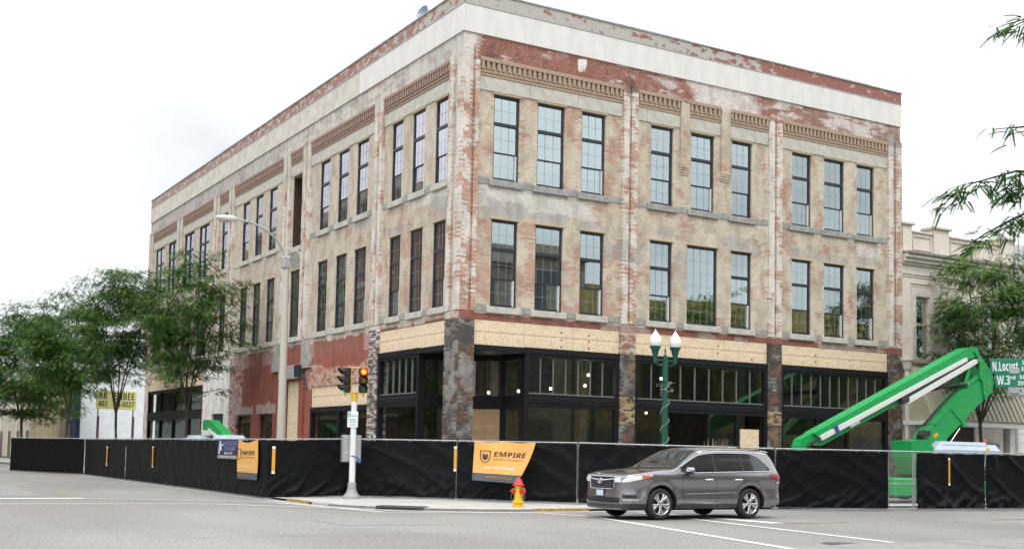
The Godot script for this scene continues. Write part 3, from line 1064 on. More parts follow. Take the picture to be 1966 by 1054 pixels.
func corbel_bay(f: String, u0: float, u1: float) -> void:
	var mb := MB.new()
	fbox(mb, f, u0, u1, 14.10, 14.18, 0.0, 0.10)
	fbox(mb, f, u0, u1, 14.18, 14.24, 0.0, 0.05)
	fbox(mb, f, u0, u1, 13.63, 13.74, 0.0, 0.035)
	fbox(mb, f, u0, u1, 13.74, 13.80, 0.0, 0.06)
	put(mb, "corbel_course", M[{"R": "right_corbel", "L": "left_corbel"}[f]], main)
	mb = MB.new()
	var n := int((u1 - u0) / 0.19)
	var st := (u1 - u0) / n
	for k in n:
		var u := u0 + (k + 0.5) * st
		fbox(mb, f, u - 0.052, u + 0.052, 13.84, 14.10, 0.0, 0.085)
		fbox(mb, f, u - 0.052, u + 0.052, 13.80, 13.84, 0.0, 0.045)
	tag(put(mb, "dentils", M[{"R": "right_corbel", "L": "left_corbel"}[f]], main), "", "", "", "stuff")

func sills(f: String, wins: Array, u0: float, u1: float, vt: float, m: Material, m2: Material) -> void:
	var last := u0
	for w in wins:
		var a: float = w[0] - 0.16
		var b: float = w[1] + 0.16
		if a > last + 0.03:
			var mb := MB.new()
			fr(mb, f, last + 0.004, a - 0.004, vt - 0.17, vt + 0.06, -0.05, 0.02, 0.006)
			put(mb, "sill_filler", m2, main)
		var mb2 := MB.new()
		fr(mb2, f, a, b, vt - 0.21, vt, -0.2, 0.085, 0.012)
		put(mb2, "sill", m, main)
		last = b
	if u1 > last + 0.03:
		var mb3 := MB.new()
		fr(mb3, f, last + 0.004, u1, vt - 0.17, vt + 0.06, -0.05, 0.02, 0.006)
		put(mb3, "sill_filler", m2, main)

func osb_row(f: String, u0: float, u1: float, v0: float, v1: float, d: float, split_v := true) -> void:
	var n := int(ceil((u1 - u0) / 2.44))
	var st := (u1 - u0) / n
	for k in n:
		var vs := [v0, v1]
		if split_v: vs = [v0, lerpf(v0, v1, 0.52), v1]
		for j in vs.size() - 1:
			var mb := MB.new()
			fr(mb, f, u0 + k * st + 0.006, u0 + (k + 1) * st - 0.006, vs[j] + 0.006, vs[j + 1] - 0.006, d - 0.02, d + 0.003 * ((k + j) % 2), 0.002)
			put(mb, "osb_panel", M.osb, main)

# black shop front: frame > transom panes and bars, lower panes
func shop_front(f: String, u0: float, u1: float, openings: Array, top: float, lights: int) -> void:
	var mb := MB.new()
	var o := 0.03
	var i_ := -0.16
	fr(mb, f, u0, u1, top, top + 0.2, -0.3, 0.05, 0.01)
	fr(mb, f, u0, u0 + 0.14, 0.12, top, i_, o, 0.01)
	fr(mb, f, u1 - 0.14, u1, 0.12, top, i_, o, 0.01)
	fr(mb, f, u0 + 0.14, u1 - 0.14, 3.03, 3.46, i_, o - 0.003, 0.01)
	fr(mb, f, u0 + 0.14, u1 - 0.14, 3.16, 3.34, o - 0.01, o + 0.015, 0.01)
	fr(mb, f, u0 + 0.14, u1 - 0.14, top - 0.09, top - 0.002, i_, o - 0.006, 0.01)
	fr(mb, f, u0 + 0.14, u1 - 0.14, 0.12, 0.75, i_, o - 0.009, 0.01)
	for e in openings:
		fr(mb, f, e[0] - 0.06, e[0] + 0.06, 0.75, 3.03, i_, o - 0.012, 0.01)
	var s := put(mb, "shop_front", M.black_paint, main)
	var a := u0 + 0.14
	var b := u1 - 0.14
	var bars := MB.new()
	for k in lights:
		var x0 := lerpf(a, b, float(k) / lights)
		var x1 := lerpf(a, b, float(k + 1) / lights)
		var q := MB.new()
		fq(q, f, x0, x1, 3.46, top - 0.09, -0.07 + 0.001 * (k % 3))
		put(q, "transom_pane", M.shop_glass, s)
		if k: fr(bars, f, x0 - 0.012, x0 + 0.012, 3.46, top - 0.09, -0.10, -0.04)
	fr(bars, f, a, b, 3.46, 3.50, -0.10, -0.035)
	put(bars, "transom_bars", mat(0.16, 0.17, 0.17, 0.5), s)
	var last := a
	for k in openings.size() + 1:
		var e: float = openings[k][0] if k < openings.size() else b
		var how: String = openings[k - 1][1] if k > 0 else "glass"
		if k == 0 and openings.size() and openings[0].size() > 2: how = openings[0][2]
		if how == "glass":
			var q := MB.new()
			fq(q, f, last + 0.02, e - 0.02, 0.75, 3.03, -0.08)
			put(q, "shop_pane", M.shop_glass, s)
		elif how == "osb":
			var q := MB.new()
			fr(q, f, last + 0.16, e - 0.2, 0.14, 2.55, -0.10, -0.05)
			put(q, "boarding", M.osb, s)
		last = e

var R3 := [[1.151, 2.122], [2.815, 3.878], [4.576, 5.541], [7.497, 8.466], [9.281, 10.341], [11.181, 12.138], [14.164, 15.127], [15.828, 16.888], [17.581, 18.534]]
var R2b := [[1.151, 2.122], [2.815, 3.878], [4.576, 5.541], [7.497, 8.466], [9.144, 10.526], [11.181, 12.138], [14.164, 15.127], [15.828, 16.888], [17.581, 18.534]]
var L3 := [[0.994, 1.842], [2.665, 3.58], [4.40, 5.255], [7.371, 8.389], [9.23, 10.219], [11.168, 12.131], [14.02, 15.281], [17.379, 18.339], [19.277, 20.239], [21.187, 22.139], [24.42, 25.45], [27.746, 29.516], [30.576, 32.397], [34.066, 35.774], [36.782, 38.682]]

func main_building() -> void:
	main = thing("brick_building", "three storey brick corner building under renovation with peeling cream and red paint", "building")
	for k in ["right", "left"]:
		M[k + "_corbel"] = mottled(0.46, 0.345, 0.255, 0.9, 81, 0.9, 0.4, 0.04, 256, 0.5) if k == "right" else mottled(0.40, 0.275, 0.215, 0.9, 82, 0.9, 0.4, 0.04, 256, 0.5)
	var T3 := 13.09
	var B3 := 10.29
	var T2 := 9.01
	var B2 := 6.18
	var rh := []
	for w in R3: rh.append([w[0], w[1], B3, T3])
	for w in R2b: rh.append([w[0], w[1], B2, T2])
	var lh := []
	for i in L3.size():
		var w: Array = L3[i]
		if i == 6:
			lh.append([w[0], w[1], 10.02, T3])
			lh.append([w[0], w[1], B2, 9.06])
		else:
			lh.append([w[0], w[1], B3, T3])
			lh.append([w[0], w[1], B2, T2])
	# shop openings
	for b in [[0.57, 6.24], [6.88, 12.94], [13.60, 19.27]]: rh.append([b[0], b[1], 0.0, 5.75])
	lh.append([0.76, 5.95, 0.0, 5.75])
	lh.append([6.75, 12.5, 0.0, 4.0])
	lh.append([13.65, 15.65, 0.0, 4.35])
	lh.append([17.05, 18.9, 0.9, 3.03])
	lh.append([20.0, 22.1, 0.9, 3.03])
	lh.append([24.2, 26.1, 0.12, 3.15])
	lh.append([27.9, 39.2, 0.0, 5.5])
	var mb := MB.new()
	var back := MB.new()
	wall_with_holes(mb, back, "R", 0, 20.05, 0, 15.0, rh)
	put(mb, "front_wall", M.right, main)
	mb = MB.new()
	wall_with_holes(mb, back, "L", 0, 40.2, 0, 15.0, lh)
	put(mb, "side_wall", M.left, main)
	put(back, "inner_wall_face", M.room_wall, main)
	# party walls, floors, roof
	mb = MB.new()
	mb.box(Vector3(19.88, 8.0, -20.3), Vector3(0.32, 15.9, 39.0))
	mb.box(Vector3(10.2, 8.0, -40.0), Vector3(19.0, 15.9, 0.34))
	put(mb, "party_wall", M.room_wall, main)
	mb = MB.new()
	mb.box(Vector3(10.05, 0.06, -20.1), Vector3(19.3, 0.12, 39.4))
	mb.box(Vector3(10.05, 5.86, -20.1), Vector3(19.3, 0.24, 39.4))
	mb.box(Vector3(10.05, 9.9, -20.1), Vector3(19.3, 0.24, 39.4))
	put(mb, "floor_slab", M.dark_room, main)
	mb = MB.new()
	mb.box(Vector3(10.05, 15.6, -20.1), Vector3(19.9, 0.2, 40.0))
	put(mb, "roof", M.roof, main)
	# bare rooms behind the glass: cross walls and columns
	mb = MB.new()
	for z in [-8.5]:
		mb.box(Vector3(11.5, 3.0, z), Vector3(15.5, 5.4, 0.2))
		mb.box(Vector3(11.5, 7.9, z - 1.0), Vector3(15.5, 3.6, 0.2))
		mb.box(Vector3(11.5, 12.7, z - 1.0), Vector3(15.5, 5.2, 0.2))
	for x in [6.0]:
		for y in [[3.0, 5.4], [7.9, 3.6], [12.7, 5.2]]:
			mb.box(Vector3(x, y[0], -25.0), Vector3(0.2, y[1], 28.0))
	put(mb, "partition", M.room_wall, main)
	for i in 5:
		mb = MB.new()
		mb.box(Vector3(3.8 + i * 3.9, 2.94, -4.4), Vector3(0.3, 5.6, 0.3))
		mb.box(Vector3(3.8 + i * 3.9, 7.86, -4.4), Vector3(0.3, 3.7, 0.3))
		put(mb, "column", M.room_wall, main)
	# upper windows
	var s := 100
	for w in R3:
		s += 1
		window("R", w[0], w[1], B3, T3, "sash", s)
	for i in 9:
		s += 1
		window("R", R2b[i][0], R2b[i][1], B2, T2, "fixed" if i == 4 else "sash", s)
	for i in L3.size():
		s += 2
		var w: Array = L3[i]
		if i == 6:
			window("L", w[0], w[1], B2, 9.06, "single", s)
			continue
		var kind := "wide" if i >= 11 else "sash"
		window("L", w[0], w[1], B3, T3, kind, s)
		window("L", w[0], w[1], B2, T2, kind, s + 1)
	# window head trims
	for q in [["R", R3, T3], ["R", R2b, T2], ["L", L3, T3], ["L", L3, T2]]:
		for w in q[1]:
			mb = MB.new()
			fr(mb, q[0], w[0] - 0.05, w[1] + 0.05, q[2] + 0.002, q[2] + 0.05, -0.08, 0.045, 0.004)
			put(mb, "head_trim", M.ochre, main)
	# pilaster strips and the piers they stand on
	for q in [["R", R_STRIPS, "right"], ["L", L_STRIPS, "left"]]:
		for i in q[1].size():
			var st: Array = q[1][i]
			mb = MB.new()
			var v1 := 14.30 if i > 1 or q[0] == "L" else 14.55
			fbox(mb, q[0], st[0], st[1], 5.99, v1, 0.0, 0.09)
			fbox(mb, q[0], st[0] + 0.02, st[1] - 0.02, v1, v1 + 0.07, 0.0, 0.05)
			put(mb, "pilaster_strip", M[q[2]], main)
	for q in [["R", 0.0, 0.57], ["R", 6.24, 6.88], ["R", 12.94, 13.6], ["R", 19.27, 20.05], ["L", -0.07, 0.76], ["L", 5.95, 6.72]]:
		mb = MB.new()
		fbox(mb, q[0], q[1], q[2], 0.10, 5.96, 0.0, 0.07)
		put(mb, "pier", M["right" if q[0] == "R" else "left"], main)
	# stone lintel courses over the top floor
	for b in [["R", 0.58, 6.24, [2.5, 4.4]], ["R", 6.88, 8.76, [7.3]], ["R", 9.14, 10.63, []], ["R", 11.03, 12.94, [12.3]], ["R", 13.6, 19.27, [15.5, 17.3]],
		["L", 0.76, 5.95, [2.3, 4.1]], ["L", 6.70, 13.15, [8.8, 10.7]], ["L", 14.02, 15.55, []], ["L", 16.4, 23.4, [18.7, 20.8]], ["L", 24.26, 25.8, []], ["L", 26.85, 32.7, [30.0]], ["L", 33.85, 39.25, [36.2]]]:
		stones(b[0], b[1], b[2], 13.16, 13.60, 0.03, b[3], "lintel_stone", M.stone)
		corbel_bay(b[0], b[1], b[2])
	# short pilasters between the middle windows, stepped at the foot
	for u in [[8.76, 9.14], [10.63, 11.03]]:
		mb = MB.new()
		fbox(mb, "R", u[0], u[1], 11.75, 14.2, 0.0, 0.10)
		fbox(mb, "R", u[0], u[1], 11.67, 11.75, 0.0, 0.08)
		fbox(mb, "R", u[0], u[1], 11.58, 11.67, 0.0, 0.055)
		fbox(mb, "R", u[0], u[1], 11.50, 11.58, 0.0, 0.03)
		put(mb, "short_pilaster", M.right, main)
	# sills
	for b in [[0, 3, 0.58, 6.24], [3, 6, 6.88, 12.94], [6, 9, 13.6, 19.27]]:
		sills("R", R3.slice(b[0], b[1]), b[2], b[3], B3, M.stone_grey, M.stone_grey)
		sills("R", R2b.slice(b[0], b[1]), b[2], b[3], B2, M.stone, M.stone_grey)
	for b in [[0, 3, 0.76, 5.95], [3, 6, 6.7, 13.15], [7, 10, 16.4, 23.4], [10, 11, 24.26, 25.8], [11, 13, 26.85, 32.7], [13, 15, 33.85, 39.25]]:
		sills("L", L3.slice(b[0], b[1]), b[2], b[3], B3, M.stone, M.stone_grey if b[0] < 6 else M.stone)
		sills("L", L3.slice(b[0], b[1]), b[2], b[3], B2, M.stone, M.stone_grey if b[0] < 3 else M.stone)
	sills("L", [L3[6]], 14.02, 15.55, 10.02, M.stone, M.stone)
	sills("L", [L3[6]], 14.02, 15.55, B2, M.stone, M.stone)
	# plain band and parapet
	mb = MB.new()
	fr(mb, "R", 0.0, 20.08, 14.96, 15.87, -0.3, 0.05, 0.01)
	put(mb, "stucco_band", M.stucco, main)
	mb = MB.new()
	fr(mb, "L", -0.05, 8.3, 14.96, 15.87, 0.0, 0.05, 0.01)
	put(mb, "stucco_band", M.stucco, main)
	mb = MB.new()
	fr(mb, "L", 8.3, 40.2, 14.96, 15.87, 0.0, 0.047, 0.01)
	put(mb, "stucco_band", mottled(0.62, 0.59, 0.515, 0.85, 85, 4.1, 0.2, 0.02, 256, 0.25), main)
	mb = MB.new()
	for q in [["R", 20.2, 0.0, 20.08, 0.04], ["L", 40.3, -0.04, 40.2, 0.04]]:
		mb = MB.new()
		var f: String = q[0]
		var L: float = q[1]
		mb.quad(P(f, q[2], 15.88, q[4]), P(f, q[3], 15.88, q[4]), P(f, q[3], 16.33, q[4]), P(f, q[2], 16.33, q[4]), Nf(f), Vector2(q[2] / L + 0.003, 1), Vector2(q[3] / L, 1), Vector2(q[3] / L, 0), Vector2(q[2] / L + 0.003, 0))
		mb.quad(P(f, q[2] + 0.04, 15.88, -0.26), P(f, q[3], 15.88, -0.26), P(f, q[3], 16.33, -0.26), P(f, q[2] + 0.04, 16.33, -0.26), -Nf(f))
		mb.quad(P(f, q[3], 15.88, -0.26), P(f, q[3], 15.88, q[4]), P(f, q[3], 16.33, q[4]), P(f, q[3], 16.33, -0.26), Uf(f), Vector2(0.99, 1), Vector2(1, 1), Vector2(1, 0), Vector2(0.99, 0))
		put(mb, "parapet_band", M["band_r" if f == "R" else "band_l"], main)
		var k := 0
		var u: float = q[2]
		while u < q[3] - 0.1:
			var e := minf(u + 3.05, q[3] + 0.05)
			mb = MB.new()
			fr(mb, f, u - (0.06 if k == 0 and f == "L" else 0.0), e - 0.006, 16.33, 16.39 + 0.008 * (k * 7 % 3) + (0.003 if f == "L" else 0.0), -0.34, 0.075, 0.01)
			put(mb, "coping", M.coping, main)
			u += 3.05
			k += 1
		mb = MB.new()
		fr(mb, f, q[2] - (0.02 if f == "L" else 0.0), q[3], 15.86, 15.885 + (0.003 if f == "L" else 0.0), -0.1, 0.066)
		put(mb, "drip_edge", M.coping, main)
	# boarding over the shop fronts
	osb_row("R", 0.57, 6.24, 4.94, 5.75, -0.02)
	osb_row("R", 6.88, 12.94, 4.96, 5.75, -0.02)
	osb_row("R", 13.6, 19.27, 4.98, 5.75, -0.02)
	osb_row("L", 0.76, 5.95, 4.94, 5.74, -0.02)
	osb_row("L", 6.76, 12.5, 3.18, 4.0, -0.05)
	osb_row("L", 27.9, 39.2, 4.68, 5.5, -0.05)
	# bolt heads left in the boarding
	for q in [[3.9, 5.52], [3.9, 5.28], [3.9, 5.05], [5.0, 5.50], [5.0, 5.3], [5.0, 5.08], [10.6, 5.5], [10.6, 5.25], [12.2, 5.1], [15.4, 5.45], [15.4, 5.2], [17.2, 5.35]]:
		mb = MB.new()
		mb.lathe([Vector2(0.03, 0), Vector2(0.026, 0.015), Vector2(0, 0.018)], 8, Transform3D(Basis(Vector3(1, 0, 0), PI * 0.5), Vector3(q[0], q[1], -0.018)))
		put(mb, "bolt_head", M.rubber, main)
	# stud framing and sheets standing inside the shop floor
	for k in 4:
		mb = MB.new()
		mb.box(Vector3(16.2 + k * 0.5, 1.3, -3.0 - 0.04 * k), Vector3(1.2, 2.4, 0.02), Basis(Vector3.RIGHT, -0.12))
		put(mb, "plasterboard_sheet", M.room_wall, main)
	# right shop fronts
	mb = MB.new()
	shop_front("R", 2.50, 6.24, [], 4.76, 7)
	shop_front("R", 6.88, 12.94, [[8.35, "none"], [10.2, "glass"], [11.55, "osb"]], 4.78, 9)
	shop_front("R", 13.60, 19.27, [[15.5, "none"], [17.1, "glass"]], 4.80, 11)
	shop_front("L", 2.66, 5.95, [], 4.76, 6)
	side_shop()
	corner_entry()
	side_floor()
	bulbs()

func side_shop() -> void:
	var mb := MB.new()
	fr(mb, "L", 6.76, 12.5, 2.98, 3.17, -0.2, 0.03, 0.01)
	for u in [6.76, 9.5, 12.36]: fr(mb, "L", u, u + 0.14, 0.7, 2.98, -0.16, 0.02, 0.01)
	fr(mb, "L", 6.76, 12.5, 0.12, 0.7, -0.16, 0.01, 0.01)
	var s := put(mb, "shop_front", M.black_paint, main)
	for e in [[6.9, 9.5], [9.64, 12.36]]:
		mb = MB.new()
		fq(mb, "L", e[0], e[1], 0.7, 2.98, -0.08)
		put(mb, "shop_pane", M.shop_glass, s)
	# long shop front at the far end
	mb = MB.new()
	fr(mb, "L", 27.9, 39.2, 4.5, 4.68, -0.2, 0.03, 0.01)
	fr(mb, "L", 27.9, 39.2, 2.95, 3.45, -0.2, 0.02, 0.01)
	fr(mb, "L", 27.9, 39.2, 0.12, 0.6, -0.2, 0.02, 0.01)
	for u in [27.9, 30.4, 33.5, 36.3, 39.06]: fr(mb, "L", u, u + 0.14, 0.6, 4.5, -0.16, 0.015, 0.01)
	s = put(mb, "shop_front", M.black_paint, main)
	for e in [[28.04, 30.4], [30.54, 33.5], [33.64, 36.3], [36.44, 39.06]]:
		for v in [[0.6, 2.95], [3.45, 4.5]]:
			mb = MB.new()
			fq(mb, "L", e[0], e[1], v[0], v[1], -0.08)
			put(mb, "shop_pane", M.shop_glass, s)

func corner_entry() -> void:
	# soffit, posts and the recessed, angled inner front behind the corner pier
	var mb := MB.new()
	fr(mb, "R", 0.57, 2.5, 4.76, 4.94, -0.3, 0.05, 0.01)
	put(mb, "entry_beam", M.black_paint, main)
	mb = MB.new()
	fr(mb, "L", 0.76, 2.66, 4.76, 4.94, -0.3, 0.05, 0.01)
	put(mb, "entry_beam", M.black_paint, main)
	mb = MB.new()
	mb.box(Vector3(1.55, 4.82, -1.6), Vector3(2.5, 0.1, 2.7))
	put(mb, "entry_ceiling", M.black_paint, main)
	# angled inner front: returns along x and z joined by a diagonal with the boarded door
	var b45 := Basis(Vector3.UP, -PI * 0.25)
	mb = MB.new()
	for q in [[Vector3(2.58, 0, -0.16), Vector3(2.58, 0, -1.5)], [Vector3(2.58, 0, -1.5), Vector3(1.2, 0, -2.74)], [Vector3(1.2, 0, -2.74), Vector3(0.16, 0, -2.74)]]:
		var a: Vector3 = q[0]
		var b: Vector3 = q[1]
		var d := (b - a)
		var L := d.length()
		var bs := Basis(d.normalized(), Vector3.UP, d.normalized().cross(Vector3.UP))
		var mid := (a + b) * 0.5
		for y in [[0.36, 0.5], [3.2, 0.42], [4.68, 0.2]]:
			mb.rbox(mid + Vector3(0, y[0], 0), Vector3(L - 0.15, y[1], 0.11), 0.01, bs)
		for e in [a, b]:
			mb.rbox(e + Vector3(0, 2.45, 0), Vector3(0.15, 4.65, 0.15), 0.01, bs)
	var s := put(mb, "entry_front", M.black_paint, main)
	for q in [[Vector3(2.58, 0, -0.16), Vector3(2.58, 0, -1.5), true], [Vector3(2.58, 0, -1.5), Vector3(1.2, 0, -2.74), false], [Vector3(1.2, 0, -2.74), Vector3(0.16, 0, -2.74), true]]:
		var a: Vector3 = q[0]
		var b: Vector3 = q[1]
		var nn := (b - a).normalized().cross(Vector3.UP)
		for k in 2:
			var p := a.lerp(b, 0.06 + 0.46 * k)
			var r := a.lerp(b, 0.48 + 0.46 * k)
			for y in [[3.41, 4.58], [0.61, 2.99]]:
				if y[0] < 1.0 and not q[2]: continue
				mb = MB.new()
				mb.quad(p + Vector3(0, y[0], 0), r + Vector3(0, y[0], 0), r + Vector3(0, y[1], 0), p + Vector3(0, y[1], 0), nn)
				put(mb, "entry_pane", M.shop_glass, s)
	mb = MB.new()
	var da := Vector3(2.58, 0, -1.5)
	var db := Vector3(1.2, 0, -2.74)
	var dd := (db - da).normalized()
	mb.rbox((da + db) * 0.5 + Vector3(0, 1.55, 0), Vector3((db - da).length() - 0.2, 2.85, 0.03), 0.003, Basis(dd, Vector3.UP, dd.cross(Vector3.UP)))
	put(mb, "door_boarding", M.ply, s)

func side_floor() -> void:
	# stone lintel over the boarded side door, stone brackets either side
	var mb := MB.new()
	fr(mb, "L", 13.45, 16.1, 4.42, 4.98, -0.05, 0.145, 0.012)
	put(mb, "door_lintel", M.stone_grey, main)
	for e in [[13.15, -1.0], [16.4, 1.0]]:
		mb = MB.new()
		var s: float = e[1]
		var poly := PackedVector2Array([Vector2(-0.3, 5.95), Vector2(0.12, 5.95), Vector2(0.62, 5.05), Vector2(0.62, 4.8), Vector2(-0.3, 4.8)])
		var pp := PackedVector2Array()
		for p in poly: pp.append(Vector2(p.x * s, p.y))
		mb.prism(pp, 0.16, Transform3D(Basis(Vector3(0, 0, -1), Vector3.UP, Vector3(-1, 0, 0)), P("L", e[0], 0, 0.06)))
		put(mb, "stone_bracket", M.stone_grey, main)
	for v in [[0.14, 1.3], [1.3, 2.55], [2.55, 4.35]]:
		mb = MB.new()
		fr(mb, "L", 13.68, 15.62, v[0], v[1] - 0.008, -0.2, -0.17, 0.002)
		put(mb, "door_boarding", M.osb, main)
	for u in [[13.2, 13.65], [15.65, 16.4]]:
		mb = MB.new()
		fbox(mb, "L", u[0], u[1], 0.1, 4.4, 0.0, 0.10)
		put(mb, "door_pier", M.left, main)
	mb = MB.new()
	fr(mb, "L", 13.3, 13.75, 4.45, 4.95, 0.146, 0.3, 0.02)
	mb.tube([P("L", 13.3, 4.5, 0.2), P("L", 12.9, 4.45, 0.12), P("L", 12.85, 3.9, 0.04)], [0.03, 0.03, 0.03], 6)
	put(mb, "junction_box", M.frame, main)
	# two small windows in the red wall and the service door in the white wall
	for u in [[17.05, 18.9], [20.0, 22.1], [24.2, 26.1]]:
		var v0 := 0.9 if u[0] < 23 else 0.12
		var v1 := 3.03 if u[0] < 23 else 3.15
		mb = MB.new()
		for k in 2: fr(mb, "L", u[k] - (0.08 if k else 0.0), u[k] + (0.0 if k else 0.08), v0, v1, -0.2, -0.1, 0.006)
		for v in [v0, v1 - 0.08]: fr(mb, "L", u[0] + 0.08, u[1] - 0.08, v, v + 0.08, -0.2, -0.1, 0.006)
		if u[0] > 23: fr(mb, "L", u[0] + 0.08, u[1] - 0.08, 2.45, 3.07, -0.2, -0.12)
		var w := put(mb, "small_window", M.frame, main)
		mb = MB.new()
		fq(mb, "L", u[0] + 0.08, u[1] - 0.08, v0 + 0.08, v1 - 0.08, -0.16)
		put(mb, "pane", M.shop_glass, w)
	# arched louvre over the tall side window
	mb = MB.new()
	var pl := PackedVector2Array([Vector2(-0.63, 0), Vector2(0.63, 0)])
	for k in 13:
		var a := PI * k / 12.0
		pl.append(Vector2(cos(a) * 0.63, 0.22 + sin(a) * 0.5))
	mb.prism(pl, 0.05, Transform3D(Basis(Vector3(0, 0, -1), Vector3.UP, Vector3(-1, 0, 0)), P("L", 14.65, 9.07, 0.02)))
	var ar := put(mb, "arched_panel", M.stone, main)
	for k in 6:
		mb = MB.new()
		var hw := 0.52 if k < 3 else 0.52 * sqrt(maxf(0.05, 1.0 - pow((k * 0.1 - 0.2) / 0.45, 2)))
		mb.rbox(P("L", 14.65, 9.16 + k * 0.1, 0.055), Vector3(0.03, 0.035, hw * 2.0), 0.004)
		put(mb, "louvre_slat", M.stone_grey, ar)
	mb = MB.new()
	var ring := []
	var rr := []
	for k in 15:
		var a := PI * k / 14.0
		ring.append(P("L", 14.65 + cos(a) * 0.68, 9.27 + sin(a) * 0.55, 0.05))
		rr.append(0.045)
	mb.tube(ring, rr, 6)
	put(mb, "arch_moulding", M.stone, ar)
	# the gutted top opening: bare brick jamb, a board and a stud inside
	mb = MB.new()
	fbox(mb, "L", 14.02, 14.28, 10.05, 12.75, -0.9, -0.3)
	fbox(mb, "L", 14.75, 15.25, 10.05, 12.5, -0.8, -0.5)
	put(mb, "bare_brick", mottled(0.40, 0.15, 0.07, 0.95, 86, 0.6, 0.6, 0.05), main)
	mb = MB.new()
	fr(mb, "L", 14.03, 14.55, 10.05, 11.1, -0.3, -0.28)
	put(mb, "loose_board", M.ply, main)
	for q in [[14.025, 14.05], [15.255, 15.278]]:
		mb = MB.new()
		fr(mb, "L", q[0], q[1], 10.05, 13.07, -0.36, -0.015)
		put(mb, "dark_jamb", mottled(0.07, 0.045, 0.035, 0.95, 186, 0.8, 0.4), main)
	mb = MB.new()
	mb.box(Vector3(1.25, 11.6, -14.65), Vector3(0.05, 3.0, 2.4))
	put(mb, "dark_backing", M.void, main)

func bulbs() -> void:
	# bare site bulbs hung inside the shop floor
	var spots := [Vector3(4.52, 3.76, -1.6), Vector3(5.87, 4.28, -1.3), Vector3(5.74, 3.90, -1.3), Vector3(3.09, 3.62, -3.4), Vector3(8.82, 4.28, -1.0), Vector3(8.32, 3.05, -1.2), Vector3(3.47, 3.64, -2.0)]
	for i in spots.size():
		var warm := i == 5
		var b := thing("bulb", ["bare white bulb glowing low behind the first shop window", "bare white bulb glowing highest behind the first shop window", "bare white bulb below the highest one in the first shop window", "bare bulb glowing in the corner entry behind the brick pier", "bare bulb glowing just left of the green lamp post", "small orange bulb glowing low in the second shop window", "bare bulb glowing behind the inner post of the corner entry"][i], "bulb", spots[i])
		var mb := MB.new()
		var pr := []
		for k in 9:
			var a := PI * k / 8.0
			pr.append(Vector2(sin(a) * 0.046, -cos(a) * 0.05))
		mb.lathe(pr, 12, Transform3D(), true)
		put(mb, "glass_bulb", glow(1.0, 0.55 if warm else 0.95, 0.2 if warm else 0.88, 9.0), b)
		mb = MB.new()
		mb.tube([Vector3(0, 0.05, 0), Vector3(0, 5.7 - spots[i].y, 0)], [0.012, 0.012], 5)
		put(mb, "cord", M.rubber, b)
		var l := OmniLight3D.new()
		l.name = "light"
		l.light_color = Color(1.0, 0.8, 0.5) if warm else Color(1.0, 0.97, 0.92)
		l.light_energy = 0.12
		l.light_size = 0.05
		l.omni_range = 15.0
		l.omni_attenuation = 2.0
		l.shadow_enabled = true
		b.add_child(l)

# ---------------------------------------------------------------- other buildings
func boxes(called: String, m: Material, parent: Node3D, list: Array, r := 0.0) -> MeshInstance3D:
	var mb := MB.new()
	for q in list:
		var a: Vector3 = q[0]
		var b: Vector3 = q[1]
		mb.rbox((a + b) * 0.5, (b - a).abs(), r)
	return put(mb, called, m, parent)

func bx(called: String, m: Material, parent: Node3D, a: Vector3, b: Vector3, r := 0.0) -> MeshInstance3D:
	return boxes(called, m, parent, [[a, b]], r)

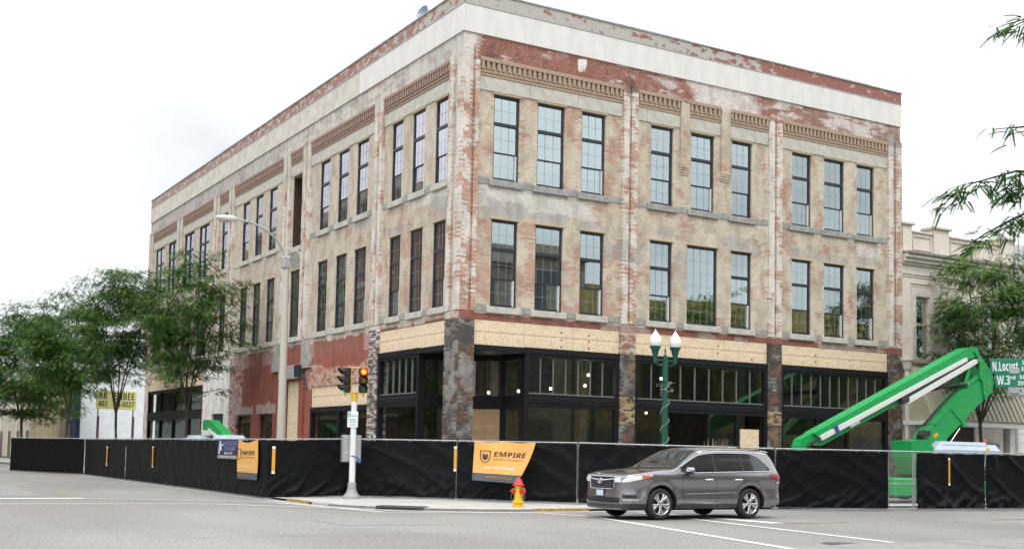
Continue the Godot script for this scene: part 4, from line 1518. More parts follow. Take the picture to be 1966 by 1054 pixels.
func neighbours() -> void:
	var cream := mottled(0.70, 0.635, 0.555, 0.9, 91, 3.3, 0.1, 0.02, 256, 0.4)
	var cream2 := mottled(0.67, 0.61, 0.535, 0.9, 92, 2.1, 0.2, 0.03, 256, 0.4)
	var grime := mottled(0.30, 0.28, 0.25, 0.9, 93, 1.6, 0.5, 0.03)
	var n := thing("stone_building", "two storey cream stone building with a heavy cornice beside the brick building", "building")
	var x0 := 20.1
	var x1 := 27.1
	var wins := [[20.92, 21.70], [23.05, 23.85], [25.2, 26.0]]
	# wall as courses between window openings
	var list := []
	var xs := [x0]
	for w in wins:
		xs.append(w[0]); xs.append(w[1])
	xs.append(x1)
	for i in range(0, xs.size(), 2): list.append([Vector3(xs[i], 5.6, -0.4), Vector3(xs[i + 1], 8.13, 0.0)])
	list.append([Vector3(x0, 8.13, -0.4), Vector3(x1, 9.42, 0.0)])
	list.append([Vector3(x0, 3.0, -0.4), Vector3(x1, 5.6, 0.0)])
	list.append([Vector3(x0, 9.42, -0.4), Vector3(x1, 10.75, -0.02)])
	boxes("wall", cream, n, list)
	bx("wall", cream, n, Vector3(x1 - 0.3, 0, -25), Vector3(x1, 10.6, -0.41))
	bx("roof", M.roof, n, Vector3(x0, 10.0, -25), Vector3(x1 - 0.31, 10.1, -0.41))
	bx("inner_wall", M.dark_room, n, Vector3(x0, 0.0, -5.2), Vector3(x1 - 0.31, 10.0, -5.0))
	# string courses, frieze panels, cornice in steps
	boxes("cornice", cream2, n, [[Vector3(x0, 9.40, 0), Vector3(x1, 9.50, 0.10)], [Vector3(x0, 9.50, 0), Vector3(x1, 9.66, 0.20)], [Vector3(x0, 9.66, 0), Vector3(x1 + 0.1, 9.80, 0.32)]], 0.015)
	bx("cornice_top", grime, n, Vector3(x0, 9.80, -0.02), Vector3(x1 + 0.14, 9.92, 0.40), 0.02)
	boxes("string_course", cream2, n, [[Vector3(x0, 9.02, 0), Vector3(x1, 9.10, 0.05)], [Vector3(x0, 8.92, 0), Vector3(x1, 8.98, 0.03)]], 0.008)
	for q in [[20.6, 22.0], [22.4, 24.3], [24.7, 26.5]]:
		boxes("frieze_panel", cream2, n, [[Vector3(q[0], 8.66, 0), Vector3(q[1], 8.70, 0.04)], [Vector3(q[0], 8.45, 0), Vector3(q[1], 8.49, 0.04)], [Vector3(q[0], 8.55, 0), Vector3(q[1], 8.58, 0.025)]])
	for q in [[20.1, 20.62, 11.0], [21.95, 22.85, 11.0], [26.15, 26.95, 11.02]]:
		bx("parapet_pier", cream, n, Vector3(q[0], 9.92, -0.5), Vector3(q[1], q[2], 0.10), 0.02)
		bx("pier_cap", cream2, n, Vector3(q[0] - 0.09, q[2], -0.58), Vector3(q[1] + 0.09, q[2] + 0.12, 0.2), 0.025)
	for q in [[20.62, 21.95], [22.85, 26.15]]:
		bx("parapet_cap", cream2, n, Vector3(q[0], 10.75, -0.45), Vector3(q[1], 10.83, 0.06), 0.015)
	for q in [[20.75, 21.85], [23.0, 24.4], [24.6, 26.0]]:
		boxes("parapet_panel", cream2, n, [[Vector3(q[0], 10.60, -0.02), Vector3(q[1], 10.64, 0.03)], [Vector3(q[0], 10.05, -0.02), Vector3(q[1], 10.09, 0.03)], [Vector3(q[0], 10.09, -0.02), Vector3(q[0] + 0.05, 10.60, 0.03)], [Vector3(q[1] - 0.05, 10.09, -0.02), Vector3(q[1], 10.60, 0.03)]])
	for w in wins:
		boxes("window_surround", cream2, n, [[Vector3(w[0] - 0.28, 5.45, 0), Vector3(w[0] - 0.02, 8.5, 0.06)], [Vector3(w[1] + 0.02, 5.45, 0), Vector3(w[1] + 0.28, 8.5, 0.06)], [Vector3(w[0] - 0.02, 8.16, 0), Vector3(w[1] + 0.02, 8.5, 0.05)]], 0.01)
		bx("sill", cream2, n, Vector3(w[0] - 0.3, 5.44, -0.1), Vector3(w[1] + 0.3, 5.62, 0.14), 0.015)
		var fm := mat(0.42, 0.36, 0.28, 0.6)
		var win := boxes("window", fm, n, [[Vector3(w[0], 5.62, -0.2), Vector3(w[0] + 0.07, 8.13, -0.1)], [Vector3(w[1] - 0.07, 5.62, -0.2), Vector3(w[1], 8.13, -0.1)], [Vector3(w[0] + 0.07, 6.97, -0.2), Vector3(w[1] - 0.07, 7.10, -0.09)], [Vector3(w[0] + 0.07, 8.05, -0.2), Vector3(w[1] - 0.07, 8.13, -0.1)], [Vector3(w[0] + 0.07, 5.62, -0.2), Vector3(w[1] - 0.07, 5.7, -0.1)]], 0.008)
		for v in [[5.7, 6.97], [7.10, 8.05]]:
			var mb := MB.new()
			mb.quad(Vector3(w[0] + 0.07, v[0], -0.15), Vector3(w[1] - 0.07, v[0], -0.15), Vector3(w[1] - 0.07, v[1], -0.15), Vector3(w[0] + 0.07, v[1], -0.15), Vector3(0, 0, 1))
			put(mb, "pane", M.glass, win)
	# ribbed metal awning over a white shop floor
	var tan_metal := mottled(0.40, 0.37, 0.27, 0.5, 94, 1.5, 0.15)
	var aw := MB.new()
	var pts := PackedVector2Array([Vector2(0, 5.25), Vector2(0.35, 5.25), Vector2(1.35, 3.2), Vector2(1.25, 3.14), Vector2(0.0, 3.14)])
	aw.prism(pts, 6.7, Transform3D(Basis(Vector3(0, 0, 1), Vector3.UP, Vector3(-1, 0, 0)), Vector3(23.62, 0, 0.0)))
	var awn := put(aw, "awning", tan_metal, n)
	var sl := (Vector2(1.35, 3.2) - Vector2(0.35, 5.25))
	var bs := Basis(Vector3.RIGHT, Vector3(0, -sl.y, -sl.x).normalized(), Vector3.RIGHT.cross(Vector3(0, -sl.y, -sl.x).normalized()))
	for k in 23:
		aw = MB.new()
		aw.rbox(Vector3(20.4 + k * 0.293, 4.23, 0.86), Vector3(0.05, sl.length(), 0.06), 0.01, bs)
		put(aw, "rib", tan_metal, awn)
	bx("soffit", M.white_paint, n, Vector3(x0, 2.95, 0.0), Vector3(x1, 3.12, 1.2))
	var wht := mottled(0.70, 0.68, 0.64, 0.85, 95, 2.2, 0.2)
	for q in [[20.1, 20.9], [22.3, 22.75], [24.5, 26.3], [26.75, 27.1]]:
		bx("shop_pier", wht, n, Vector3(q[0], 0.1, -0.4), Vector3(q[1], 2.95, -0.02), 0.01)
	bx("dark_shop_wall", mottled(0.05, 0.045, 0.04, 0.8, 96, 1.5, 0.4), n, Vector3(22.75, 0.1, -0.4), Vector3(24.5, 2.95, -0.1))
	for q in [[20.9, 22.3], [26.3, 26.75]]:
		var mb := MB.new()
		mb.quad(Vector3(q[0], 0.5, -0.2), Vector3(q[1], 0.5, -0.2), Vector3(q[1], 2.95, -0.2), Vector3(q[0], 2.95, -0.2), Vector3(0, 0, 1))
		put(mb, "shop_pane", M.shop_glass, n)
	bx("meter_box", mat(0.2, 0.2, 0.2, 0.6), n, Vector3(25.1, 1.2, -0.02), Vector3(25.9, 2.3, 0.12), 0.02)
	# thin stone column between the two fronts
	var col := MB.new()
	col.lathe([Vector2(0.0, 5.62), Vector2(0.30, 5.62), Vector2(0.30, 5.5), Vector2(0.24, 5.46), Vector2(0.16, 5.15), Vector2(0.10, 5.1), Vector2(0.09, 0.1)], 10, Transform3D(Basis(), Vector3(20.2, 0, 0.16)))
	put(col, "downpipe_head", cream2, n)
	# lapped white building beyond
	var s := thing("white_sided_building", "white lapped-board building at the right edge beyond the stone building", "building")
	bx("wall", M.white_paint, s, Vector3(27.2, 0, -20), Vector3(42, 10.9, -0.06))
	for k in 26:
		var mb := MB.new()
		mb.rbox(Vector3(34.6, 0.5 + k * 0.41, -0.03), Vector3(14.7, 0.39, 0.03), 0.006, Basis(Vector3.RIGHT, 0.04))
		put(mb, "board", M.white_paint, s)
	boxes("edge_ladder", M.galv, s, [[Vector3(27.35, 3.0, 0.02), Vector3(27.39, 11.2, 0.06)], [Vector3(27.75, 3.0, 0.02), Vector3(27.79, 11.2, 0.06)]])
	for k in 26: bx("rung", M.galv, s, Vector3(27.39, 3.2 + k * 0.3, 0.03), Vector3(27.75, 3.225 + k * 0.3, 0.05))

	# left: white painted block across the empty lot
	var wb := thing("white_building", "low white painted building across the empty lot behind the yellow sign", "building", Vector3(0, 0, -61))
	bx("wall", mottled(0.72, 0.75, 0.80, 0.8, 97, 4.0, 0.1, 0.02, 256, 0.2), wb, Vector3(0.3, 0, -18), Vector3(22, 6.9, 0))
	bx("parapet_cap", M.coping, wb, Vector3(0.0, 6.9, -18.1), Vector3(22.1, 7.05, 0.1), 0.02)
	for k in 9: bx("block_course", mottled(0.74, 0.77, 0.81, 0.8, 98, 3.0, 0.1), wb, Vector3(0.32, 0.1 + k * 0.75, 0.0), Vector3(21.9, 0.1 + k * 0.75 + 0.735, 0.012), 0.004)
	bx("street_front", mat(0.02, 0.035, 0.11, 0.5), wb, Vector3(0.0, 0, -18), Vector3(0.29, 6.9, -0.3))
	for k in 5:
		bx("front_pane", M.shop_glass, wb, Vector3(-0.02, 0.5, -1.2 - k * 3.4), Vector3(-0.005, 3.0, -4.0 - k * 3.4))
		bx("front_panel", mat(0.10, 0.20, 0.20, 0.4), wb, Vector3(-0.03, 3.3, -1.2 - k * 3.4), Vector3(-0.005, 6.0, -4.0 - k * 3.4))
		bx("front_pillar", mat(0.50, 0.42, 0.29, 0.8), wb, Vector3(-0.7, 0, -0.75 - k * 3.4 - 2.8), Vector3(-0.2, 6.9, -0.25 - k * 3.4 - 2.8), 0.03)
	var tb := thing("tan_building", "tan boarded building with a brown door far down the left street", "building", Vector3(0, 0, -80))
	bx("wall", mottled(0.52, 0.46, 0.36, 0.85, 99, 3.5, 0.15), tb, Vector3(0.05, 0, -24), Vector3(18, 6.2, 0))
	for k in 19: bx("board", mottled(0.56, 0.50, 0.40, 0.85, 89, 3.5, 0.15), tb, Vector3(0.0, 0.1 + k * 0.32, -23.9), Vector3(0.05, 0.1 + k * 0.32 + 0.3, -0.05))
	for k in 4:
		bx("door", mat(0.09, 0.06, 0.045, 0.7), tb, Vector3(-0.05, 0.1, -3.0 - k * 5.6), Vector3(-0.005, 2.6, -4.4 - k * 5.6), 0.01)
		bx("trim", M.white_paint, tb, Vector3(-0.09, 0.1, -4.5 - k * 5.6), Vector3(-0.005, 6.2, -4.75 - k * 5.6), 0.01)
	var fb := thing("pale_brick_building", "pale brick building at the far left end of the street", "building", Vector3(0, 0, -108))
	bx("wall", mottled(0.50, 0.46, 0.38, 0.85, 88, 3.5, 0.2), fb, Vector3(0, 0, -40), Vector3(20, 8.5, 0))
	for k in 8:
		bx("window", mat(0.05, 0.06, 0.07, 0.2), fb, Vector3(-0.04, 4.6, -2.5 - k * 4.6), Vector3(-0.005, 6.8, -4.3 - k * 4.6))
		bx("shop_window", mat(0.07, 0.09, 0.1, 0.15), fb, Vector3(-0.04, 0.6, -1.5 - k * 4.6), Vector3(-0.005, 3.2, -5.0 - k * 4.6))
	# what the windows mirror: buildings over the two streets
	var tall := thing("brown_brick_building", "tall brown brick building over the left street, mirrored in the side windows", "building", Vector3(-21.4, 0, -50))
	bx("wall", mottled(0.13, 0.085, 0.06, 0.9, 87, 3.0, 0.3), tall, Vector3(-22, 0, -45), Vector3(0, 21.5, 0))
	bx("cornice", mottled(0.30, 0.25, 0.20, 0.9, 86, 3.0, 0.3), tall, Vector3(-22.3, 21.5, -45.3), Vector3(0.6, 22.6, 0.5), 0.1)
	for fl in 5:
		bx("band", mat(0.32, 0.27, 0.21, 0.9), tall, Vector3(0, 4.0 + fl * 3.6, -45), Vector3(0.12, 4.35 + fl * 3.6, 0.0))
		for k in 12:
			bx("window", mat(0.10, 0.11, 0.12, 0.15), tall, Vector3(0.0, 4.9 + fl * 3.6, -2.6 - k * 3.6), Vector3(0.03, 7.0 + fl * 3.6, -1.3 - k * 3.6))
	var mid := thing("brick_shop_row", "two storey brick shop row over the left street, out of frame", "building", Vector3(-21.4, 0, 1))
	bx("wall", mottled(0.24, 0.13, 0.09, 0.9, 85, 3.0, 0.3), mid, Vector3(-20, 0, -44), Vector3(0, 7.5, 0))
	for k in 9:
		bx("window", mat(0.08, 0.09, 0.1, 0.15), mid, Vector3(0.0, 4.6, -3.4 - k * 4.6), Vector3(0.03, 6.4, -1.6 - k * 4.6))
		bx("shop_window", mat(0.06, 0.07, 0.08, 0.15), mid, Vector3(0.0, 0.5, -4.4 - k * 4.6), Vector3(0.03, 3.0, -0.9 - k * 4.6))
	var op := thing("buff_building", "buff three storey building over the right street, mirrored in the front windows", "building", Vector3(3, 0, 23.5))
	bx("wall", mottled(0.33, 0.29, 0.22, 0.9, 84, 3.0, 0.3), op, Vector3(0, 0, 0.1), Vector3(17, 12.2, 18))
	bx("cornice", mottled(0.38, 0.34, 0.27, 0.9, 84, 3.0, 0.3), op, Vector3(-0.3, 12.2, -0.4), Vector3(17.2, 12.9, 18), 0.05)
	for fl in 3:
		for k in 5:
			bx("window", mat(0.06, 0.07, 0.08, 0.15), op, Vector3(1.2 + k * 3.2, 1.0 + fl * 4.0, 0.05), Vector3(2.9 + k * 3.2, 3.4 + fl * 4.0, 0.09))
	var op2 := thing("ochre_building", "ochre two storey building over the right street, mirrored in the shop glass", "building", Vector3(20.2, 0, 23.5))
	bx("wall", mottled(0.36, 0.27, 0.10, 0.9, 83, 3.0, 0.3), op2, Vector3(0, 0, 0.1), Vector3(26, 11.0, 18))
	for k in 7:
		bx("window", mat(0.06, 0.07, 0.08, 0.15), op2, Vector3(1.2 + k * 3.6, 5.0, 0.05), Vector3(2.9 + k * 3.6, 7.2, 0.09))
		bx("shop_window", mat(0.07, 0.08, 0.09, 0.15), op2, Vector3(0.6 + k * 3.6, 0.5, 0.05), Vector3(3.7 + k * 3.6, 3.0, 0.09))

# ---------------------------------------------------------------- lettering
func font(bold: bool, serif := false) -> SystemFont:
	var f := SystemFont.new()
	f.font_names = PackedStringArray(["Droid Serif" if serif else "Droid Sans"])
	f.font_weight = 700 if bold else 400
	return f

func text_arrays(s: String, bold: bool, gap := 0.0) -> Array:
	var tm := TextMesh.new()
	tm.text = s
	tm.font = font(bold)
	tm.font_size = 48
	tm.pixel_size = 0.01
	tm.depth = 0.01
	tm.curve_step = 1.0
	var a := tm.get_mesh_arrays()
	return a

# text laid on the surface B(u, v) (v down from the top), filling u0..u1, v0..v1
func lettering(parent: Node3D, s: String, B: Callable, u0: float, u1: float, v0: float, v1: float, m: Material, bold := true) -> void:
	var a := text_arrays(s, bold)
	var vs: PackedVector3Array = a[Mesh.ARRAY_VERTEX]
	if vs.is_empty(): return
	var lo := Vector3(1e9, 1e9, 0)
	var hi := Vector3(-1e9, -1e9, 0)
	for p in vs:
		lo.x = minf(lo.x, p.x); lo.y = minf(lo.y, p.y)
		hi.x = maxf(hi.x, p.x); hi.y = maxf(hi.y, p.y)
	var ix: PackedInt32Array = a[Mesh.ARRAY_INDEX]
	var mb := MB.new()
	for k in range(0, ix.size(), 3):
		var q := []
		var front := true
		for j in 3:
			var p := vs[ix[k + j]]
			if p.z < 0.0: front = false
			var u := lerpf(u0, u1, (p.x - lo.x) / (hi.x - lo.x))
			var v := lerpf(v1, v0, (p.y - lo.y) / (hi.y - lo.y))
			q.append([u, v])
		if not front: continue
		var pts := []
		for e in q:
			var c: Vector3 = (B as Callable).call(e[0], e[1])
			var du: Vector3 = (B as Callable).call(e[0] + 0.01, e[1]) - c
			var dv: Vector3 = (B as Callable).call(e[0], e[1] + 0.01) - c
			var nn := dv.cross(du).normalized()
			pts.append([c + nn * 0.006, nn])
		mb.tri(pts[0][0], pts[1][0], pts[2][0], pts[0][1], pts[1][1], pts[2][1])
	if mb.v.size(): put(mb, "lettering", m, parent)

func flat(at: Vector3, right: Vector3, down: Vector3) -> Callable:
	return func(u: float, v: float) -> Vector3: return at + right * u + down * v

# closed ring or filled outline on a surface, from points in (u, v)
func mark(parent: Node3D, called: String, outer: PackedVector2Array, inner: PackedVector2Array, B: Callable, m: Material) -> void:
	var mb := MB.new()
	var tri2 := func(p: Array) -> void:
		var q := []
		for e in p:
			var c: Vector3 = (B as Callable).call(e.x, e.y)
			var nn: Vector3 = ((B as Callable).call(e.x, e.y + 0.01) - c).cross((B as Callable).call(e.x + 0.01, e.y) - c).normalized()
			q.append([c + nn * 0.006, nn])
		mb.tri(q[0][0], q[1][0], q[2][0], q[0][1], q[1][1], q[2][1])
	if inner.size():
		for i in outer.size():
			var j := (i + 1) % outer.size()
			(tri2 as Callable).call([outer[i], outer[j], inner[j]])
			(tri2 as Callable).call([outer[i], inner[j], inner[i]])
	else:
		var ix := Geometry2D.triangulate_polygon(outer)
		for k in range(0, ix.size(), 3): (tri2 as Callable).call([outer[ix[k]], outer[ix[k + 1]], outer[ix[k + 2]]])
	put(mb, called, m, parent)

func shield(cu: float, cv: float, w: float, h: float) -> PackedVector2Array:
	var p := PackedVector2Array()
	for q in [[-1, -1], [1, -1], [1, 0.25], [0.8, 0.62], [0.4, 0.88], [0, 1], [-0.4, 0.88], [-0.8, 0.62], [-1, 0.25]]:
		p.append(Vector2(cu + q[0] * w, cv + q[1] * h))
	return p

# ---------------------------------------------------------------- construction fence
func fence_panel(label: String, a: Vector2, b: Vector2, y0: float, y1: float, seed_: int, amp := 0.05, cloth := true) -> Node3D:
	var mid := (a + b) * 0.5
	var o := thing("fence_panel", label, "fence", Vector3(mid.x, 0, mid.y), 0.0, "construction fence panels round the corner building")
	var A := Vector3(a.x - mid.x, y0, a.y - mid.y)
	var Bq := Vector3(b.x - mid.x, y1, b.y - mid.y)
	var H := 1.80
	var dir := (Bq - A).normalized()
	var out := Vector3(dir.z, 0, -dir.x)
	if out.dot(Vector3(-17.4, 0, 33) - Vector3(mid.x, 0, mid.y)) < 0: out = -out
	var mb := MB.new()
	mb.tube([A + Vector3.UP * H, Bq + Vector3.UP * H], [0.021, 0.021], 8)
	put(mb, "top_rail", M.galv, o)
	mb = MB.new()
	mb.tube([A + Vector3.UP * 0.05, Bq + Vector3.UP * 0.05], [0.019, 0.019], 6)
	put(mb, "bottom_rail", M.galv, o)
	var L := (b - a).length()
	for e in [A, Bq]:
		mb = MB.new()
		var inw: Vector3 = (Bq - A).normalized() * (0.025 if e == A else -0.025)
		mb.tube([e + inw - out * 0.05 + Vector3.UP * 0.02, e + inw - out * 0.05 + Vector3.UP * (H + 0.01)], [0.022, 0.022], 8)
		put(mb, "post", M.galv, o)
		mb = MB.new()
		mb.rbox(e + inw + Vector3.UP * 0.025, Vector3(0.12, 0.03, 0.12), 0.005)
		put(mb, "foot", M.galv, o)
	if cloth:
		var f := noise(seed_, 0.55, 3)
		var f2 := noise(seed_ + 1, 1.0, 2)
		var nx := maxi(24, int(L * 12))
		var ny := 26
		var g := []
		for j in ny + 1:
			var row := []
			var t := float(j) / ny
			for i in nx + 1:
				var s := L * i / nx
				var y := t * (H - 0.1)
				var ends := minf(1.0, 0.3 + minf(s, L - s) / 0.25)
				var tie := absf(sin(s * PI / 0.75))
				var top := smoothstep(0.75, 1.0, t)
				var low := smoothstep(0.45, 0.0, t)
				var fold := 1.0 - absf(f.get_noise_2d(s * 0.6 + y * 0.9, y * 0.3 - s * 0.12)) * 3.2
				fold = maxf(fold, 0.0)
				var drag := 1.0 - absf(f2.get_noise_2d((s - y * 1.2) * 1.1, (y + s * 0.5) * 0.5)) * 3.0
				var d := amp * (0.5 * fold * fold + (0.9 * low + 0.2) * pow(maxf(drag, 0.0), 1.6)) * ends + 0.02 * top * (1.0 - tie)
				var sx := float(i) / nx
				if seed_ == 204 or seed_ == 205: sx = lerpf(-0.05, L + 0.05, sx) / L
				row.append(A.lerp(Bq, sx) + Vector3.UP * (0.06 + y + (H - 0.09 - (H - 0.1)) * t - 0.018 * (1.0 - tie) * top) + out * (0.03 + d))
			g.append(row)
		mb = MB.new()
		mb.grid(g, out)
		put(mb, "screen_cloth", M.fabric, o)
		var cl := MB.new()
		var k := 0.4
		while k < L:
			cl.rbox(A + dir * k + Vector3.UP * 1.78 + out * 0.035, Vector3(0.02, 0.06, 0.02), 0.004)
			k += 0.75
		put(cl, "ties", mat(0.35, 0.36, 0.37, 0.5), o)
	return o

func marker_strip(label: String, at: Vector3, out: Vector3, h: float, w := 0.11) -> void:
	var o := thing("reflective_strip", label, "reflective strip", at, 0.0, "orange reflective strips on the fence")
	var side := out.cross(Vector3.UP).normalized()
	var bs := Basis(side, Vector3.UP, out.normalized())
	var mb := MB.new()
	mb.rbox(Vector3.ZERO, Vector3(w, h, 0.012), 0.004, bs)
	put(mb, "strip", mat(0.66, 0.33, 0.03, 0.4), o)
	mb = MB.new()
	for s in [-1, 1]: mb.rbox(Vector3(0, s * (h * 0.5 + 0.035), 0), Vector3(w, 0.07, 0.014), 0.004, bs)
	put(mb, "white_end", M.ink_white, o)

func cloth_banner(o: Node3D, B: Callable, split: float, m: Material, m2: Material) -> void:
	for q in [[0.0, split, m, "cloth"], [split, 1.0, m2, "footer_band"]]:
		var g := []
		for j in 15:
			var row := []
			for i in 31: row.append((B as Callable).call(i / 30.0, lerpf(q[0], q[1], j / 14.0)))
			g.append(row)
		var mb := MB.new()
		mb.grid(g, Vector3(-0.5, 0.1, 0.85))
		put(mb, q[3], q[2], o)

func fence() -> void:
	var W := WALK
	fence_panel("black screened fence panel at the far left end", Vector2(-7.9, -36.0), Vector2(-5.45, -29.0), 0, 0, 201, 0.03)
	fence_panel("black screened fence panel second from the far left end", Vector2(-5.42, -28.95), Vector2(-5.42, -20.2), 0, 0, 202, 0.03)
	fence_panel("black screened fence panel in front of the left trees, left of the white seam", Vector2(-5.42, -20.15), Vector2(-5.42, -11.2), 0, 0, 203, 0.03)
	fence_panel("black screened fence panel carrying the blue sign and small orange banner", Vector2(-5.42, -11.15), Vector2(-5.42, -1.74), 0, 0, 204, 0.03)
	fence_panel("black screened fence panel between the left corner and the signal pole", Vector2(-5.42, -1.72), Vector2(-2.74, -1.76), 0.0, W, 205, 0.10)
	fence_panel("black screened fence panel just right of the signal pole", Vector2(-2.70, -1.74), Vector2(-0.22, 0.56), W, W, 207, 0.09)
	fence_panel("black screened fence panel carrying the large orange banner", Vector2(-0.2, 0.62), Vector2(2.1, 3.74), W, W, 208, 0.09)
	fence_panel("black screened fence panel hidden mostly behind the car hood", Vector2(2.12, 3.78), Vector2(7.6, 6.12), W, 0.02, 209, 0.08)
	fence_panel("black screened fence panel between the car and the wire gap", Vector2(7.64, 6.14), Vector2(11.17, 7.27), 0.02, 0.02, 210, 0.08)
	fence_panel("black screened fence panel right of the wire gap with a hanging strip", Vector2(12.18, 7.48), Vector2(15.2, 7.62), 0.02, 0.02, 211, 0.13)
	fence_panel("black screened fence panel at the right edge", Vector2(15.24, 7.62), Vector2(20.2, 7.9), 0.02, 0.02, 212, 0.13)
	fence_panel("black screened fence panel past the right edge", Vector2(20.24, 7.9), Vector2(27.0, 8.2), 0.02, 0.02, 213, 0.06)
	# bare wire gap
	var g := fence_panel("bare chain link fence panel showing the green lift behind it", Vector2(11.2, 7.28), Vector2(12.15, 7.47), 0.02, 0.02, 214, 0.0, false)
	var mb := MB.new()
	var d := Vector3(0.95, 0, 0.19)
	var Lw := d.length()
	d = d.normalized()
	var st := 0.075
	var k := -1.75
	while k < Lw:
		for s in [1.0, -1.0]:
			var s0 := maxf(k, 0.0)
			var s1 := minf(k + 1.72, Lw)
			if s1 <= s0: continue
			var y0 := 0.07 + (s0 - k)
			var y1 := 0.07 + (s1 - k)
			if s < 0:
				y0 = 1.86 - y0
				y1 = 1.86 - y1
			mb.tube([d * (s0 - Lw * 0.5) + Vector3(0, y0, 0.003 * s), d * (s1 - Lw * 0.5) + Vector3(0, y1, 0.003 * s)], [0.0028, 0.0028], 3, false)
		k += st
	put(mb, "wire_mesh", M.galv, g)
	mb = MB.new()
	mb.tube([d * (-Lw * 0.5) + Vector3(0, 0.82, 0.01), d * (Lw * 0.5) + Vector3(0, 0.82, 0.01)], [0.016, 0.016], 6)
	put(mb, "mid_rail", M.galv, g)

	# strips
	var L_out := Vector3(-1, 0, 0)
	marker_strip("orange reflective strip with white ends just right of the left fence corner", Vector3(-5.28, 1.18, -1.78 + 0.13), Vector3(-0.12, 0, 1), 0.68, 0.10)
	marker_strip("narrow orange strip left of the large orange banner", Vector3(-0.29, 1.32, 0.60), Vector3(-0.8, 0, 0.6), 0.62, 0.09)
	marker_strip("orange strip on the fence below the yellow sign, farther left", Vector3(-5.50, 1.0, -23.7), L_out, 0.75, 0.2)
	marker_strip("orange strip on the fence between the two left trees", Vector3(-5.50, 1.08, -15.3), L_out, 0.7, 0.14)
	marker_strip("tilted orange strip on the right fence past the wire gap", Vector3(13.4, 1.22, 7.75), Vector3(-0.05, 0, 1), 0.72, 0.07)
	# large banner
	var tl := Vector3(-0.13, 1.87, 1.53)
	var tr := Vector3(0.90, 1.85, 3.36)
	var bl := Vector3(-0.16, 0.70, 1.48)
	var br := Vector3(0.57, 0.64, 2.88)
	var outb := Vector3(-0.86, 0.05, 0.5)
	var B := func(u: float, v: float) -> Vector3:
		var r := tr.lerp(br, pow(v, 1.35))
		r.y = lerpf(tr.y, br.y, v)
		var l := tl.lerp(bl, v)
		return l.lerp(r, u) + outb * (0.02 + 0.022 * sin(u * 9.0 - v * 5.0) * (1.0 - v * 0.4) + 0.02 * sin(u * 4.0 + v * 6.0) * v) + Vector3(0, -0.03 * sin(u * PI * 2.0) * sin(u * PI * 2.0) * (1.0 - v), 0)
	var o := thing("banner", "large orange company banner pulled slack behind the fire hydrant", "banner", Vector3.ZERO, 0.0)
	cloth_banner(o, B, 0.80, M.orange_banner, M.banner_dark)
	lettering(o, "EMPIRE", B, 0.37, 0.90, 0.25, 0.37, M.ink)
	lettering(o, "DEVELOPMENT", B, 0.37, 0.90, 0.42, 0.46, M.ink_tan)
	lettering(o, "PLAN   BUILD   MANAGE", B, 0.22, 0.80, 0.625, 0.675, M.ink_white)
	lettering(o, "EMPIREDEVELOPS.COM", B, 0.28, 0.85, 0.86, 0.92, M.ink_tan)
	mark(o, "shield_outline", shield(0.21, 0.375, 0.095, 0.155), shield(0.21, 0.375, 0.08, 0.137), B, M.ink)
	mark(o, "bear_mark", PackedVector2Array([Vector2(0.165, 0.30), Vector2(0.18, 0.29), Vector2(0.195, 0.325), Vector2(0.225, 0.325), Vector2(0.24, 0.29), Vector2(0.255, 0.30), Vector2(0.258, 0.40), Vector2(0.24, 0.445), Vector2(0.21, 0.455), Vector2(0.18, 0.445), Vector2(0.162, 0.40)]), PackedVector2Array(), B, mat(0.045, 0.05, 0.07, 0.7))
	# small banner on the left fence
	var B2 := func(u: float, v: float) -> Vector3:
		return Vector3(-5.52 - 0.03 * sin(u * 3.0) * (1.0 - v), 1.80 - 1.25 * v - 0.11 * sin(u * PI) * maxf(0.0, 1.0 - v * 2.2), -4.33 + 1.9 * u - 0.10 * sin(v * PI) * (0.6 - u) * 1.5)
	o = thing("banner", "small orange company banner sagging on the left fence beside the blue sign", "banner", Vector3.ZERO, 0.0)
	cloth_banner(o, B2, 0.83, M.orange_banner, M.banner_dark)
	lettering(o, "EMPIRE", B2, 0.22, 0.86, 0.26, 0.38, M.ink)
	lettering(o, "DEVELOPMENT", B2, 0.22, 0.86, 0.43, 0.47, M.ink_tan)
	lettering(o, "PLAN   BUILD", B2, 0.10, 0.62, 0.66, 0.70, M.ink_white)
	lettering(o, "EMPIREDEVELOPS", B2, 0.08, 0.55, 0.88, 0.93, M.ink_tan)
	mark(o, "shield_outline", shield(0.10, 0.38, 0.09, 0.155), shield(0.10, 0.38, 0.07, 0.137), B2, M.ink)
	# blue and white sign
	var B3 := flat(Vector3(-5.52, 1.76, -6.55), Vector3(0, 0, 2.15), Vector3(0, -0.60, 0))
	o = thing("company_sign", "dark sign with pale blue block lettering and a white figure on the left fence", "sign", Vector3.ZERO)
	bx("panel", mat(0.02, 0.022, 0.04, 0.5), o, Vector3(-5.515, 1.14, -6.6), Vector3(-5.50, 1.78, -4.35), 0.003)
	var blue := mat(0.19, 0.21, 0.45, 0.6)
	lettering(o, "HOUSE", B3, 0.28, 0.98, 0.03, 0.28, blue)
	lettering(o, "TEAM", B3, 0.30, 0.88, 0.31, 0.56, blue)
	lettering(o, "SIOUX CITY", B3, 0.34, 0.76, 0.64, 0.76, M.ink_white)
	lettering(o, "CONSTRUCTION", B3, 0.02, 0.95, 0.83, 0.98, M.ink_white)
	mark(o, "figure_mark", PackedVector2Array([Vector2(0.10, 0.02), Vector2(0.18, 0.02), Vector2(0.18, 0.2), Vector2(0.27, 0.22), Vector2(0.27, 0.32), Vector2(0.19, 0.32), Vector2(0.24, 0.55), Vector2(0.18, 0.58), Vector2(0.14, 0.45), Vector2(0.13, 0.76), Vector2(0.04, 0.74), Vector2(0.07, 0.4)]), PackedVector2Array(), B3, mat(0.55, 0.6, 0.75, 0.6))

